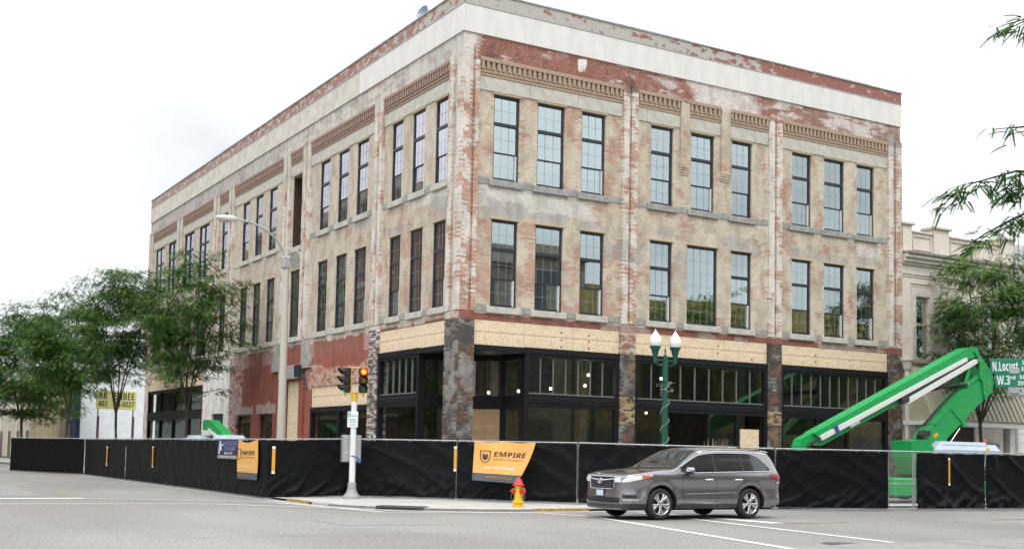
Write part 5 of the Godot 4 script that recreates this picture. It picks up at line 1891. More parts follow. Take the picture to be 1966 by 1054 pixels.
# ---------------------------------------------------------------- lamps, signals, signs
const CR := Vector3(0.861, 0, 0.508)
func lens_head(o: Node3D, at: Vector3, face: Vector3, lit: int) -> void:
	# housing of three boxes; tunnel visors; lenses
	var side := face.cross(Vector3.UP).normalized()
	var bs := Basis(side, Vector3.UP, -face)
	if bs.determinant() < 0: bs = Basis(-side, Vector3.UP, -face)
	var mb := MB.new()
	for k in 3: mb.rbox(at + Vector3(0, (1 - k) * 0.255, 0), Vector3(0.26, 0.25, 0.17), 0.03, bs)
	var h := put(mb, "signal_head", mat(0.012, 0.012, 0.013, 0.45), o)
	var cols := [[0.9, 0.05, 0.02], [0.30, 0.19, 0.015], [0.02, 0.13, 0.085]]
	for k in 3:
		var c := at + Vector3(0, (1 - k) * 0.255, 0) + face * 0.09
		var xf := Transform3D(Basis(side, face, side.cross(face)), c)
		mb = MB.new()
		var pr := []
		for i in 6:
			var a := PI * 0.5 * i / 5.0
			pr.append(Vector2(cos(a) * 0.098, sin(a) * 0.03))
		mb.lathe(pr, 20, xf, true)
		var m: Material = mat(cols[k][0], cols[k][1], cols[k][2], 0.25)
		if k == lit:
			m = glow(1.0, 0.10, 0.01, 2.2) if k == 0 else glow(0.05, 0.75, 0.45, 0.9)
		put(mb, "lens", m, h)
		if k == lit and k == 0:
			mb = MB.new()
			mb.lathe([Vector2(0.05, 0.028), Vector2(0.03, 0.036), Vector2(0.0, 0.038)], 16, xf, true)
			put(mb, "lens_light_core", glow(1.0, 0.42, 0.03, 3.0), h)
		# visor: open tunnel, cut back underneath
		mb = MB.new()
		var N := 22
		for i in N:
			var a0 := deg_to_rad(-50.0 + 280.0 * i / N)
			var a1 := deg_to_rad(-50.0 + 280.0 * (i + 1) / N)
			var p := []
			for q in [[a0, 0.0], [a1, 0.0], [a1, 1.0], [a0, 1.0]]:
				var rad := side * cos(q[0]) + Vector3.UP * sin(q[0])
				var len_ := 0.05 + 0.17 * clampf((sin(q[0]) + 0.8) / 1.5, 0, 1)
				p.append([c + rad * 0.112 + face * (-0.01 + len_ * q[1]), rad])
			mb.tri(p[0][0], p[1][0], p[2][0], p[0][1], p[1][1], p[1][1])
			mb.tri(p[0][0], p[2][0], p[3][0], p[0][1], p[1][1], p[0][1])
		put(mb, "visor", mat(0.016, 0.016, 0.017, 0.4), h)
	if lit == 0:
		var l := OmniLight3D.new()
		l.name = "light"
		l.light_color = Color(1.0, 0.2, 0.05)
		l.light_energy = 0.12
		l.light_size = 0.1
		l.omni_range = 12.0
		l.omni_attenuation = 2.0
		l.shadow_enabled = true
		l.position = at + Vector3(0, 0.255, 0) + face * 0.2
		o.add_child(l)

func lamps_and_signals() -> void:
	# signal pole at the corner
	var b := Vector3(-3.15, WALK, -0.63)
	var o := thing("traffic_signal", "white traffic signal pole with two black heads, one showing red", "traffic signal", b)
	var mb := MB.new()
	mb.tube([Vector3(0, 0.5, 0), Vector3(0.0, 2.92, 0)], [0.095, 0.088], 16)
	put(mb, "pole", M.white_paint, o)
	mb = MB.new()
	mb.lathe([Vector2(0.27, 0.0), Vector2(0.27, 0.06), Vector2(0.25, 0.09), Vector2(0.19, 0.15), Vector2(0.145, 0.24), Vector2(0.13, 0.34), Vector2(0.128, 0.44), Vector2(0.115, 0.48), Vector2(0.09, 0.50)], 20, Transform3D(), true)
	put(mb, "flared_base", mottled(0.32, 0.33, 0.34, 0.5, 120, 0.5, 0.2), o)
	mb = MB.new()
	mb.tube([Vector3(0, 2.90, 0), Vector3(0, 3.16, 0)], [0.085, 0.10], 12)
	mb.rbox(Vector3(0, 3.20, 0) - CR * 0.0, Vector3(0.62, 0.05, 0.06), 0.01, Basis(Vector3.UP, -0.533))
	mb.rbox(Vector3(0, 3.95, 0) - CR * 0.0, Vector3(0.58, 0.04, 0.05), 0.01, Basis(Vector3.UP, -0.533))
	mb.tube([CR * -0.12 + Vector3(0, 3.2, 0), CR * -0.12 + Vector3(0, 3.95, 0)], [0.024, 0.024], 8)
	for s in [-0.28, 0.26]: mb.tube([CR * s + Vector3(0, 3.08, 0), CR * s + Vector3(0, 3.2, 0)], [0.03, 0.03], 8)
	put(mb, "yellow_bracket", M.yellow, o)
	lens_head(o, CR * -0.24 + Vector3(0, 3.575, 0), Vector3(-1, 0, 0), 2)
	lens_head(o, CR * 0.25 + Vector3(0, 3.575, 0), Vector3(-0.25, 0, 0.97).normalized(), 0)
	# blue ribbon round the pole
	mb = MB.new()
	mb.tube([CR * -0.10 + Vector3(0, 1.28, 0.05), Vector3(-0.05, 1.28, 0.10), CR * 0.12 + Vector3(0, 1.24, 0.06), CR * 0.22 + Vector3(0, 1.12, 0.07), CR * 0.19 + Vector3(0, 1.06, 0.09)], [0.012, 0.015, 0.02, 0.018, 0.008], 6)
	mb.tube([CR * 0.12 + Vector3(0, 1.24, 0.06), CR * 0.16 + Vector3(0, 1.05, 0.05)], [0.02, 0.012], 6)
	put(mb, "blue_ribbon", mat(0.03, 0.06, 0.42, 0.5), o)
	# regulatory sign on the pole
	var fw := Vector3(-0.508, 0, 0.861)
	var sg := thing("parking_sign", "small white sign with a green corner block strapped to the signal pole", "sign", b + fw * 0.10 + Vector3(0, 2.38, 0))
	var bs := Basis(CR, Vector3.UP, fw)
	mb = MB.new()
	mb.rbox(CR * -0.02, Vector3(0.32, 0.48, 0.012), 0.005, bs)
	put(mb, "plate", mat(0.70, 0.76, 0.75, 0.4), sg)
	var SB := flat(CR * -0.18 + Vector3(0, 0.24, 0) + fw * 0.004, CR * 0.32, Vector3(0, -0.48, 0))
	var ink := mat(0.10, 0.24, 0.22, 0.5)
	mark(sg, "green_block", PackedVector2Array([Vector2(0.05, 0.05), Vector2(0.3, 0.05), Vector2(0.3, 0.36), Vector2(0.05, 0.36)]), PackedVector2Array(), SB, mat(0.03, 0.36, 0.30, 0.5))
	lettering(sg, "2", flat(CR * -0.18 + Vector3(0, 0.24, 0) + fw * 0.009, CR * 0.32, Vector3(0, -0.48, 0)), 0.11, 0.24, 0.1, 0.31, M.ink_white)
	lettering(sg, "HOUR", SB, 0.38, 0.92, 0.22, 0.32, ink)
	lettering(sg, "PARKING", SB, 0.15, 0.85, 0.47, 0.56, ink)
	lettering(sg, "9 AM-5 PM", SB, 0.15, 0.85, 0.62, 0.70, ink)
	lettering(sg, "MON-FRI", SB, 0.2, 0.8, 0.80, 0.88, ink)
	# controller cabinet behind the pole
	var cb := thing("signal_cabinet", "grey metal control cabinet fixed behind the signal pole", "cabinet", b + Vector3(0.02, 1.50, -0.05) - fw * 0.30 - CR * 0.10)
	mb = MB.new()
	mb.rbox(Vector3.ZERO, Vector3(0.58, 0.82, 0.34), 0.012, Basis(Vector3.UP, -0.25))
	put(mb, "case", mottled(0.36, 0.37, 0.38, 0.4, 121, 0.6, 0.15, 0.02, 128, 0.0, 0.4), cb)
	mb = MB.new()
	var cbs := Basis(Vector3.UP, -0.25)
	mb.rbox(cbs * Vector3(0.0, 0, 0.178), Vector3(0.53, 0.76, 0.015), 0.005, cbs)
	put(mb, "door", mottled(0.40, 0.41, 0.42, 0.4, 122, 0.6, 0.15, 0.02, 128, 0.0, 0.4), cb)
	mb = MB.new()
	mb.rbox(cbs * Vector3(-0.16, -0.12, 0.19), Vector3(0.04, 0.05, 0.02), 0.006, cbs)
	put(mb, "lock", M.white_paint, cb)
	for y in [-0.25, 0.25]:
		mb = MB.new()
		mb.box(fw * 0.14 + CR * 0.07 + Vector3(0, y, 0.05), Vector3(0.05, 0.05, 0.26), bs)
		put(mb, "strap", M.galv, cb)

	# tall street light on the left pavement
	var p := thing("street_light", "tall beige street light with a curved arm beside the brick building", "street light", Vector3(-3.6, WALK, -5.78))
	var conc := mottled(0.50, 0.475, 0.40, 0.75, 123, 0.9, 0.15)
	mb = MB.new()
	mb.tube([Vector3.ZERO, Vector3(0, 4, 0), Vector3(-0.02, 8.25, 0)], [0.165, 0.13, 0.095], 16)
	put(mb, "pole", conc, p)
	mb = MB.new()
	var ap := []
	var ar := []
	for k in 15:
		var a := PI * 0.5 * k / 14.0
		ap.append(Vector3(-1.75 * (1.0 - cos(a)) - 0.05, 7.75 + 1.32 * sin(a), 0))
		ar.append(lerpf(0.05, 0.032, k / 14.0))
	mb.tube(ap, ar, 8)
	put(mb, "arm", M.galv, p)
	mb = MB.new()
	mb.rbox(Vector3(-0.04, 7.78, 0), Vector3(0.26, 0.4, 0.26), 0.03)
	put(mb, "clamp", M.galv, p)
	mb = MB.new()
	var hp := []
	for k in 11:
		var t := k / 10.0
		hp.append(Vector2(0.0 if k == 0 or k == 10 else 0.17 * pow(sin(PI * pow(t, 0.75)), 0.6), t * 0.85))
	mb.lathe(hp, 14, Transform3D(Basis(Vector3(0, 0, 0.9), Vector3(-1, 0.0, 0), Vector3(0, 0.62, 0)), Vector3(-1.72, 9.08, 0)), true)
	put(mb, "luminaire", mat(0.62, 0.63, 0.64, 0.35), p)
	mb = MB.new()
	mb.lathe([Vector2(0.0, -0.11), Vector2(0.08, -0.09), Vector2(0.115, -0.02), Vector2(0.12, 0.0)], 14, Transform3D(Basis(Vector3(1.9, 0, 0), Vector3(0, 1, 0), Vector3(0, 0, 1)), Vector3(-2.22, 9.03, 0)), true)
	put(mb, "refractor", mat(0.45, 0.43, 0.36, 0.2), p)

	# green twin lamp post
	var g := thing("lamp_post", "green ornamental lamp post with two white acorn globes and string lights", "lamp post", Vector3(6.66, WALK, 2.0))
	mb = MB.new()
	mb.lathe([Vector2(0.24, 0), Vector2(0.24, 0.2), Vector2(0.19, 0.26), Vector2(0.18, 0.8), Vector2(0.13, 0.9)], 12)
	put(mb, "base", M.green_lamp, g)
	mb = MB.new()
	for k in 10:
		var a := TAU * k / 10.0
		mb.tube([Vector3(cos(a) * 0.075, 0.85, sin(a) * 0.075), Vector3(cos(a) * 0.06, 4.62, sin(a) * 0.06)], [0.032, 0.028], 6)
	mb.tube([Vector3(0, 0.8, 0), Vector3(0, 4.7, 0)], [0.08, 0.07], 10)
	mb.tube([Vector3(0, 4.62, 0), Vector3(0, 4.74, 0)], [0.10, 0.07], 10)
	put(mb, "shaft", M.green_lamp, g)
	mb = MB.new()
	mb.tube([Vector3(0, 4.7, 0), Vector3(0, 4.84, 0), Vector3(0, 4.88, 0), Vector3(0, 5.0, 0)], [0.03, 0.02, 0.035, 0.004], 8)
	put(mb, "finial", M.green_lamp, g)
	mb = MB.new()
	mb.tube([Vector3(-0.41, 4.58, 0), Vector3(0.41, 4.58, 0)], [0.018, 0.018], 6)
	for s in [-1.0, 1.0]:
		var sc := []
		for k in 13:
			var a := PI * 1.4 * k / 12.0
			sc.append(Vector3(s * (0.22 - 0.12 * cos(a)), 4.47 - 0.07 * sin(a), 0))
		var rr := []
		rr.resize(13)
		rr.fill(0.012)
		mb.tube(sc, rr, 5)
	put(mb, "crossarm", M.green_lamp, g)
	for s in [-0.41, 0.41]:
		mb = MB.new()
		mb.lathe([Vector2(0.05, 4.48), Vector2(0.055, 4.58), Vector2(0.07, 4.66), Vector2(0.14, 4.93), Vector2(0.185, 4.98), Vector2(0.185, 5.03), Vector2(0.0, 5.03)], 14, Transform3D(Basis(), Vector3(s, 0, 0)), true)
		put(mb, "globe_cup", M.green_lamp, g)
		mb = MB.new()
		mb.lathe([Vector2(0.165, 5.03), Vector2(0.195, 5.12), Vector2(0.20, 5.20), Vector2(0.175, 5.31), Vector2(0.12, 5.40), Vector2(0.085, 5.44), Vector2(0.075, 5.47), Vector2(0.05, 5.50), Vector2(0.02, 5.52), Vector2(0.012, 5.58), Vector2(0.0, 5.6)], 18, Transform3D(Basis(), Vector3(s, 0, 0)), true)
		put(mb, "globe", M.globe, g)
	mb = MB.new()
	mb.tube([Vector3(-0.42, 3.78, 0.05), Vector3(0.42, 3.86, 0.05)], [0.012, 0.012], 5)
	mb.tube([Vector3(-0.3, 3.25, 0.05), Vector3(0.15, 3.32, 0.05)], [0.01, 0.01], 5)
	put(mb, "banner_rod", M.green_lamp, g)
	var rng := RandomNumberGenerator.new()
	rng.seed = 9
	mb = MB.new()
	var wire := []
	var wr := []
	for k in 90:
		var a := k * 0.33
		var q := Vector3(cos(a) * (0.135 + 0.02 * sin(k)), 3.85 - k * 0.031, sin(a) * 0.135)
		wire.append(q)
		wr.append(0.006)
		mb.rbox(q, Vector3(0.024, 0.032, 0.024), 0.008, Basis(Vector3.UP, a))
	for k in 40:
		var q := Vector3(rng.randf_range(-0.26, 0.26), rng.randf_range(3.55, 3.9), rng.randf_range(-0.14, 0.16))
		mb.rbox(q, Vector3(0.024, 0.03, 0.024), 0.008, Basis(Vector3.UP, k))
	tag(put(mb, "string_lights", mat(0.55, 0.56, 0.54, 0.3), g), "", "", "", "stuff")
	mb = MB.new()
	mb.tube(wire, wr, 4)
	for k in 12: mb.tube([Vector3(rng.randf_range(-0.2, 0.2), rng.randf_range(3.6, 3.9), 0.1), Vector3(rng.randf_range(-0.2, 0.2), rng.randf_range(3.6, 3.9), -0.1)], [0.012, 0.012], 4)
	put(mb, "light_wire", mat(0.03, 0.06, 0.04, 0.7), g)

	# street name signs at the right edge, on a pole just outside the frame
	var q0 := Vector3(-2.0, WALK, 22.15)
	var sp := thing("street_sign", "two green street name plates on a bracket at the right edge", "street sign", q0)
	mb = MB.new()
	mb.tube([Vector3.ZERO, Vector3(0, 4.2, 0)], [0.09, 0.07], 14)
	put(mb, "pole", M.galv, sp)
	var ax := Vector3(0.882, 0.0, 0.472).normalized()
	for q in [[2.80, 3.01, -0.97, 0.55, "N.Locust", "St", "300"], [2.60, 2.80, -0.90, 0.55, "W.3", "St", "200"]]:
		var fx := Vector3(-ax.z, 0, ax.x)
		var tiltb := Basis(fx, 0.035)
		var a2 := tiltb * ax
		var off := fx * 0.16
		mb = MB.new()
		var cc: Vector3 = ax * ((q[2] + q[3]) * 0.5) + Vector3(0, (q[0] + q[1]) * 0.5 - 0.02, 0) + off
		mb.rbox(cc, Vector3(q[3] - q[2], q[1] - q[0], 0.012), 0.005, Basis(a2, fx.cross(a2), fx))
		var plate := put(mb, "name_plate", M.sign_green, sp)
		var dn := -(fx.cross(a2)).normalized()
		var LB := flat(cc - a2 * ((q[3] - q[2]) * 0.5) - dn * ((q[1] - q[0]) * 0.5) + fx * 0.004, a2 * 1.0, dn * (q[1] - q[0]))
		if q[4] == "N.Locust":
			lettering(plate, "N.Locust", LB, 0.03, 0.40, 0.20, 0.86, M.ink_white, true)
			lettering(plate, "St", LB, 0.46, 0.53, 0.14, 0.42, M.ink_white, true)
			lettering(plate, "300", LB, 0.44, 0.56, 0.56, 0.86, M.ink_white, true)
		else:
			lettering(plate, "W.3", LB, 0.02, 0.21, 0.16, 0.82, M.ink_white, true)
			lettering(plate, "rd", LB, 0.22, 0.29, 0.16, 0.44, M.ink_white, true)
			lettering(plate, "St", LB, 0.35, 0.43, 0.14, 0.42, M.ink_white, true)
			lettering(plate, "200", LB, 0.32, 0.45, 0.56, 0.86, M.ink_white, true)
	mb = MB.new()
	var fx2 := Vector3(-ax.z, 0, ax.x)
	mb.rbox(ax * -0.62 + Vector3(0, 2.80, 0) + fx2 * 0.14, Vector3(0.16, 0.09, 0.06), 0.01, Basis(ax, Vector3.UP, fx2))
	mb.rbox(ax * -0.62 + Vector3(0, 2.52, 0) + fx2 * 0.14, Vector3(0.16, 0.09, 0.06), 0.01, Basis(ax, Vector3.UP, fx2))
	put(mb, "bracket", M.galv, sp)
	mb = MB.new()
	mb.tube([ax * -0.66 + Vector3(0, 2.47, 0) + fx2 * 0.1, ax * 0.0 + Vector3(0, 2.44, 0) + fx2 * 0.02], [0.032, 0.032], 10)
	put(mb, "arm", M.galv, sp)

func small_things() -> void:
	# hydrant
	var h := thing("fire_hydrant", "yellow fire hydrant with red bonnet and caps on the corner pavement", "fire hydrant", Vector3(-0.62, WALK, 4.95), 0.0)
	var mb := MB.new()
	mb.lathe([Vector2(0.155, 0), Vector2(0.155, 0.05), Vector2(0.125, 0.06), Vector2(0.125, 0.10), Vector2(0.155, 0.115), Vector2(0.155, 0.165), Vector2(0.115, 0.19), Vector2(0.108, 0.56), Vector2(0.12, 0.58)], 20)
	put(mb, "barrel", M.hyd_yellow, h)
	mb = MB.new()
	mb.lathe([Vector2(0.165, 0.58), Vector2(0.165, 0.615), Vector2(0.12, 0.625), Vector2(0.108, 0.70), Vector2(0.085, 0.75), Vector2(0.045, 0.775), Vector2(0.036, 0.78), Vector2(0.034, 0.835), Vector2(0.0, 0.84)], 20, Transform3D(), true)
	put(mb, "bonnet", M.hyd_red, h)
	for q in [[Vector3(-1, 0, -0.2), 0.075, 0.12], [Vector3(0.35, 0, 0.94), 0.095, 0.13], [Vector3(0.95, 0, -0.3), 0.075, 0.12]]:
		var d: Vector3 = q[0].normalized()
		var xf := Transform3D(Basis(d.cross(Vector3.UP).normalized(), d, d.cross(Vector3.UP).normalized().cross(d)), Vector3(0, 0.44, 0))
		mb = MB.new()
		mb.lathe([Vector2(q[1] * 0.8, 0.08), Vector2(q[1] * 0.8, q[2] + 0.01), Vector2(q[1], q[2] + 0.01), Vector2(q[1], q[2] + 0.055), Vector2(q[1] * 0.5, q[2] + 0.075), Vector2(0.03, q[2] + 0.08), Vector2(0.028, q[2] + 0.11), Vector2(0, q[2] + 0.11)], 12, xf)
		put(mb, "cap", M.hyd_red, h)
		mb = MB.new()
		var side := d.cross(Vector3.UP).normalized()
		mb.tube([d * (q[2] + 0.05) + Vector3(0, 0.36, 0) + side * 0.03, d * 0.2 + Vector3(0, 0.26, 0) + side * 0.07, d * 0.13 + Vector3(0, 0.2, 0) + side * 0.06], [0.006, 0.006, 0.006], 4)
		put(mb, "chain", M.steel, h)
	# yellow sign in the lot
	var s := thing("lot_sign", "pale yellow phone number sign on two posts behind the left tree", "sign", Vector3(0.5, 0, -50))
	mb = MB.new()
	mb.rbox(Vector3(0, 4.52, 0), Vector3(2.66, 1.28, 0.06), 0.04)
	put(mb, "panel", mat(0.80, 0.78, 0.30, 0.5), s)
	for x in [-1.18, 1.12]:
		mb = MB.new()
		mb.tube([Vector3(x, 0, 0), Vector3(x, 3.9, 0)], [0.04, 0.04], 8)
		put(mb, "post", mat(0.05, 0.05, 0.08, 0.5), s)
		mb = MB.new()
		mb.rbox(Vector3(x + 0.03, 1.7, 0), Vector3(0.15, 3.4, 0.13), 0.01)
		put(mb, "post_sleeve", mat(0.13, 0.06, 0.075, 0.6), s)
	var SB := flat(Vector3(-1.33, 5.16, 0.032), Vector3(2.66, 0, 0), Vector3(0, -1.28, 0))
	var dk := mat(0.055, 0.075, 0.055, 0.6)
	lettering(s, "AR", SB, 0.06, 0.27, 0.12, 0.48, dk)
	lettering(s, "ENBEE", SB, 0.44, 0.94, 0.12, 0.48, dk)
	lettering(s, "402", SB, 0.05, 0.28, 0.57, 0.86, dk)
	lettering(s, "23-0027", SB, 0.45, 0.95, 0.57, 0.86, dk)
	# roof dish
	var d := thing("roof_vent", "grey metal scoop vent on the roof edge above the side wall", "vent", Vector3(0.35, 16.39, -3.75))
	mb = MB.new()
	mb.tube([Vector3(0, 0, 0), Vector3(0, 0.2, 0)], [0.09, 0.09], 10)
	put(mb, "stem", M.galv, d)
	mb = MB.new()
	mb.lathe([Vector2(0.0, -0.02), Vector2(0.12, 0.0), Vector2(0.22, 0.08), Vector2(0.27, 0.2), Vector2(0.28, 0.22), Vector2(0.25, 0.2), Vector2(0.2, 0.1), Vector2(0.0, 0.02)], 16, Transform3D(Basis(Vector3(0.3, 0, 1).normalized(), 1.2), Vector3(0.1, 0.32, 0)), true)
	put(mb, "scoop", mat(0.28, 0.33, 0.42, 0.4), d)
	# dry ornamental grass behind the fence
	var gt := thing("dry_grass", "tuft of dry pale grass behind the fence above the car roof", "plant", Vector3(7.4, WALK, 3.6))
	var rng := RandomNumberGenerator.new()
	rng.seed = 4
	mb = MB.new()
	for k in 70:
		var a := rng.randf_range(-1, 1)
		var b2 := rng.randf_range(-0.3, 0.3)
		var hh := rng.randf_range(1.5, 2.05)
		mb.tube([Vector3(a * 0.1, 0, b2 * 0.3), Vector3(a * 0.25, hh * 0.6, b2 * 0.5), Vector3(a * 0.45 + 0.15, hh, b2)], [0.008, 0.006, 0.004], 3, false)
	put(mb, "blades", mat(0.45, 0.36, 0.20, 0.8), gt)

# ---------------------------------------------------------------- boom lifts
func poly(list: Array, o: Vector2) -> PackedVector2Array:
	var p := PackedVector2Array()
	for q in list: p.append(Vector2(q[0], q[1]) - o)
	return p

func profile(called: String, m: Material, parent: Node3D, list: Array, o: Vector2, z: float, depth: float) -> MeshInstance3D:
	var mb := MB.new()
	mb.prism(poly(list, o), depth, Transform3D(Basis(), Vector3(0, 0, z)))
	return put(mb, called, m, parent)

func tyre(mb: MB, rim: MB, c: Vector3, r: float, w: float, ax: Vector3) -> void:
	var xf := Transform3D(Basis(ax.cross(Vector3.UP), ax, ax.cross(ax.cross(Vector3.UP))), c)
	mb.lathe([Vector2(r * 0.6, -w * 0.5), Vector2(r * 0.92, -w * 0.5), Vector2(r, -w * 0.35), Vector2(r, w * 0.35), Vector2(r * 0.92, w * 0.5), Vector2(r * 0.6, w * 0.5)], 24, xf)
	rim.lathe([Vector2(r * 0.6, w * 0.42), Vector2(r * 0.3, w * 0.3), Vector2(0.0, w * 0.36)], 16, xf)
	rim.lathe([Vector2(r * 0.6, -w * 0.42), Vector2(r * 0.3, -w * 0.3), Vector2(0.0, -w * 0.36)], 16, xf)

func lifts() -> void:
	var o2 := Vector2(17.4, 0)
	var l := thing("boom_lift", "big green boom lift with folded white-railed boom between fence and shop front", "boom lift", Vector3(17.4, 0.12, 3.5))
	var G: Material = M.lift_green
	o2.y = 0.12
	# upper boom: top box, lower box, hose tray, chain tube
	profile("upper_boom", G, l, [[11.58, 2.39], [19.34, 5.72], [19.88, 5.80], [20.02, 5.46], [19.6, 5.38], [11.78, 2.27]], o2, 0.0, 0.50)
	profile("boom_inner", G, l, [[11.80, 2.27], [19.3, 5.33], [19.3, 5.16], [15.76, 3.52], [12.05, 1.98], [11.80, 2.1]], o2, -0.04, 0.36)
	profile("hose_tray", M.lift_white, l, [[11.82, 2.30], [19.1, 5.31], [19.25, 5.36], [19.3, 5.24], [19.1, 5.15], [11.95, 2.16]], o2, 0.22, 0.14)
	profile("hose_tube", M.lift_white, l, [[15.96, 3.66], [19.73, 5.33], [19.82, 5.19], [16.08, 3.53]], o2, 0.26, 0.12)
	for k in 30:
		var t := k / 29.0
		var mb := MB.new()
		mb.rbox(Vector3(lerpf(16.0, 19.2, t) - o2.x, lerpf(3.80, 5.20, t) - o2.y, 0.22), Vector3(0.07, 0.08, 0.1), 0.01, Basis(Vector3(0, 0, 1), 0.4))
		put(mb, "chain_link", M.lift_dark, l)
	profile("boom_collar", mat(0.05, 0.07, 0.25, 0.5), l, [[12.45, 2.62], [12.62, 2.70], [12.74, 2.44], [12.58, 2.36]], o2, 0.28, 0.06)
	profile("tray_bracket", M.lift_dark, l, [[15.72, 3.72], [16.1, 3.86], [16.12, 3.62], [15.8, 3.5]], o2, 0.24, 0.2)
	profile("jib", G, l, [[10.90, 1.5], [10.98, 1.95], [11.08, 2.18], [11.66, 2.42], [11.84, 2.26], [11.42, 1.86], [11.2, 1.5]], o2, 0.0, 0.34)
	var mb := MB.new()
	mb.tube([Vector3(11.35 - o2.x, 1.8, 0.2), Vector3(11.6 - o2.x, 2.0, 0.24), Vector3(11.85 - o2.x, 2.1, 0.24)], [0.05, 0.055, 0.05], 8)
	put(mb, "hose", M.rubber, l)
	# knuckle plates and links
	for z in [-0.27, 0.27]:
		profile("knuckle_plate", G, l, [[19.66, 5.60], [19.99, 5.49], [20.33, 5.17], [20.65, 4.86], [20.73, 4.43], [20.64, 4.15], [20.24, 3.85], [20.10, 4.50], [19.95, 4.66], [19.95, 5.30]], o2, z, 0.06)
		profile("link", G, l, [[19.16, 4.38], [19.40, 5.06], [19.60, 5.10], [19.36, 4.52]], o2, z * 0.8, 0.05)
		profile("link", G, l, [[19.20, 4.42], [19.98, 4.80], [20.04, 4.64], [19.30, 4.26]], o2, z * 0.8 + 0.001, 0.046)
	mb = MB.new()
	for q in [[19.86, 5.3], [20.4, 4.44], [19.28, 4.4]]:
		mb.tube([Vector3(q[0] - o2.x, q[1] - o2.y, -0.33), Vector3(q[0] - o2.x, q[1] - o2.y, 0.33)], [0.07, 0.07], 12)
	put(mb, "pin", M.steel, l)
	mb = MB.new()
	mb.tube([Vector3(16.95 - o2.x, 3.93, 0.05), Vector3(17.95 - o2.x, 4.10, 0.05)], [0.11, 0.11], 12)
	mb.tube([Vector3(17.9 - o2.x, 4.10, 0.05), Vector3(19.1 - o2.x, 4.25, 0.05)], [0.085, 0.085], 12)
	put(mb, "lift_cylinder", M.lift_dark, l)
	mb = MB.new()
	mb.tube([Vector3(18.9 - o2.x, 4.23, 0.05), Vector3(19.25 - o2.x, 4.27, 0.05)], [0.055, 0.055], 10)
	put(mb, "piston_rod", M.chrome, l)
	# riser
	profile("riser", G, l, [[16.95, 2.40], [17.18, 2.62], [17.45, 2.80], [18.98, 4.10], [20.07, 4.60], [20.24, 3.86], [19.22, 3.11], [18.0, 2.2], [17.3, 1.9], [16.7, 1.9]], o2, 0.0, 0.46)
	profile("riser_flange", G, l, [[18.40, 3.42], [18.46, 3.42], [19.24, 2.98], [19.24, 2.83], [19.06, 2.80], [18.98, 2.98]], o2, 0.0, 0.52)
	profile("riser_cap", G, l, [[17.50, 2.86], [18.95, 4.12], [19.05, 4.08], [17.6, 2.80]], o2, 0.0, 0.52)
	profile("turntable", G, l, [[16.08, 2.22], [16.92, 2.30], [17.3, 1.95], [17.3, 1.3], [16.70, 1.05], [16.45, 1.05], [16.08, 1.65]], o2, 0.0, 0.9)
	profile("control_box", M.lift_dark, l, [[16.75, 2.30], [17.10, 2.42], [17.15, 2.60], [16.85, 2.62], [16.72, 2.45]], o2, 0.25, 0.3)
	mb = MB.new()
	mb.rbox(Vector3(18.95 - o2.x, 1.55, 0.1), Vector3(3.5, 1.0, 1.3), 0.22)
	mb.rbox(Vector3(18.75 - o2.x, 2.0, 0.05), Vector3(2.6, 0.26, 1.1), 0.11)
	put(mb, "engine_cover", M.lift_cover, l)
	mb = MB.new()
	mb.rbox(Vector3(18.9 - o2.x, 0.78, 0), Vector3(4.2, 0.5, 1.5), 0.05)
	put(mb, "deck", M.lift_dark, l)
	mb = MB.new()
	mb.rbox(Vector3(16.1 - o2.x, 0.50, 0.1), Vector3(2.6, 0.62, 1.5), 0.05)
	mb.rbox(Vector3(19.6 - o2.x, 0.46, 0.1), Vector3(2.2, 0.52, 1.5), 0.05)
	mb.rbox(Vector3(18.0 - o2.x, 0.58, 0.1), Vector3(2.0, 0.3, 1.0), 0.04)
	put(mb, "chassis", G, l)
	for x in [17.3, 20.9]:
		for z in [-0.95, 1.05]:
			mb = MB.new()
			var rim := MB.new()
			tyre(mb, rim, Vector3(x - o2.x, 0.46, z), 0.46, 0.34, Vector3(0, 0, 1))
			var w := put(mb, "wheel", M.rubber, l)
			put(rim, "rim", M.lift_white, w)
	mb = MB.new()
	mb.tube([Vector3(18.2 - o2.x, 2.0, 0.3), Vector3(18.8 - o2.x, 2.62, 0.3)], [0.025, 0.025], 8)
	put(mb, "stay", M.chrome, l)
	mb = MB.new()
	mb.lathe([Vector2(0.06, 0), Vector2(0.06, 0.1), Vector2(0.03, 0.14), Vector2(0, 0.14)], 10, Transform3D(Basis(), Vector3(20.2 - o2.x, 2.1, 0.3)))
	put(mb, "beacon", mat(0.7, 0.16, 0.02, 0.3), l)
	mb = MB.new()
	mb.lathe([Vector2(0.09, -0.01), Vector2(0.09, 0.012), Vector2(0, 0.012)], 12, Transform3D(Basis(Vector3(1, 0, 0), PI * 0.5), Vector3(19.5 - o2.x, 1.86, 0.96)))
	put(mb, "round_sticker", mat(0.7, 0.6, 0.05, 0.5), l)
	mb = MB.new()
	mb.tube([Vector3(16.08 - o2.x, 3.55, 0.28), Vector3(16.1 - o2.x, 2.0, 0.28)], [0.012, 0.012], 5)
	put(mb, "hanging_cable", M.galv, l)

	# model code on the building side of the boom, bolts, hoses and scuffs
	var bd := Vector3(7.76, 3.33, 0).normalized()
	var bp0 := Vector3(19.0 - o2.x, 5.44 - o2.y, -0.256)
	var BT := func(u: float, v: float) -> Vector3: return bp0 - bd * (u * 2.4 + 1.4) - Vector3(-bd.y, bd.x, 0) * (v * 0.40 - 0.06)
	lettering(l, "Z-80/60", BT, 0.0, 1.0, 0.0, 1.0, M.lift_white)
	mb = MB.new()
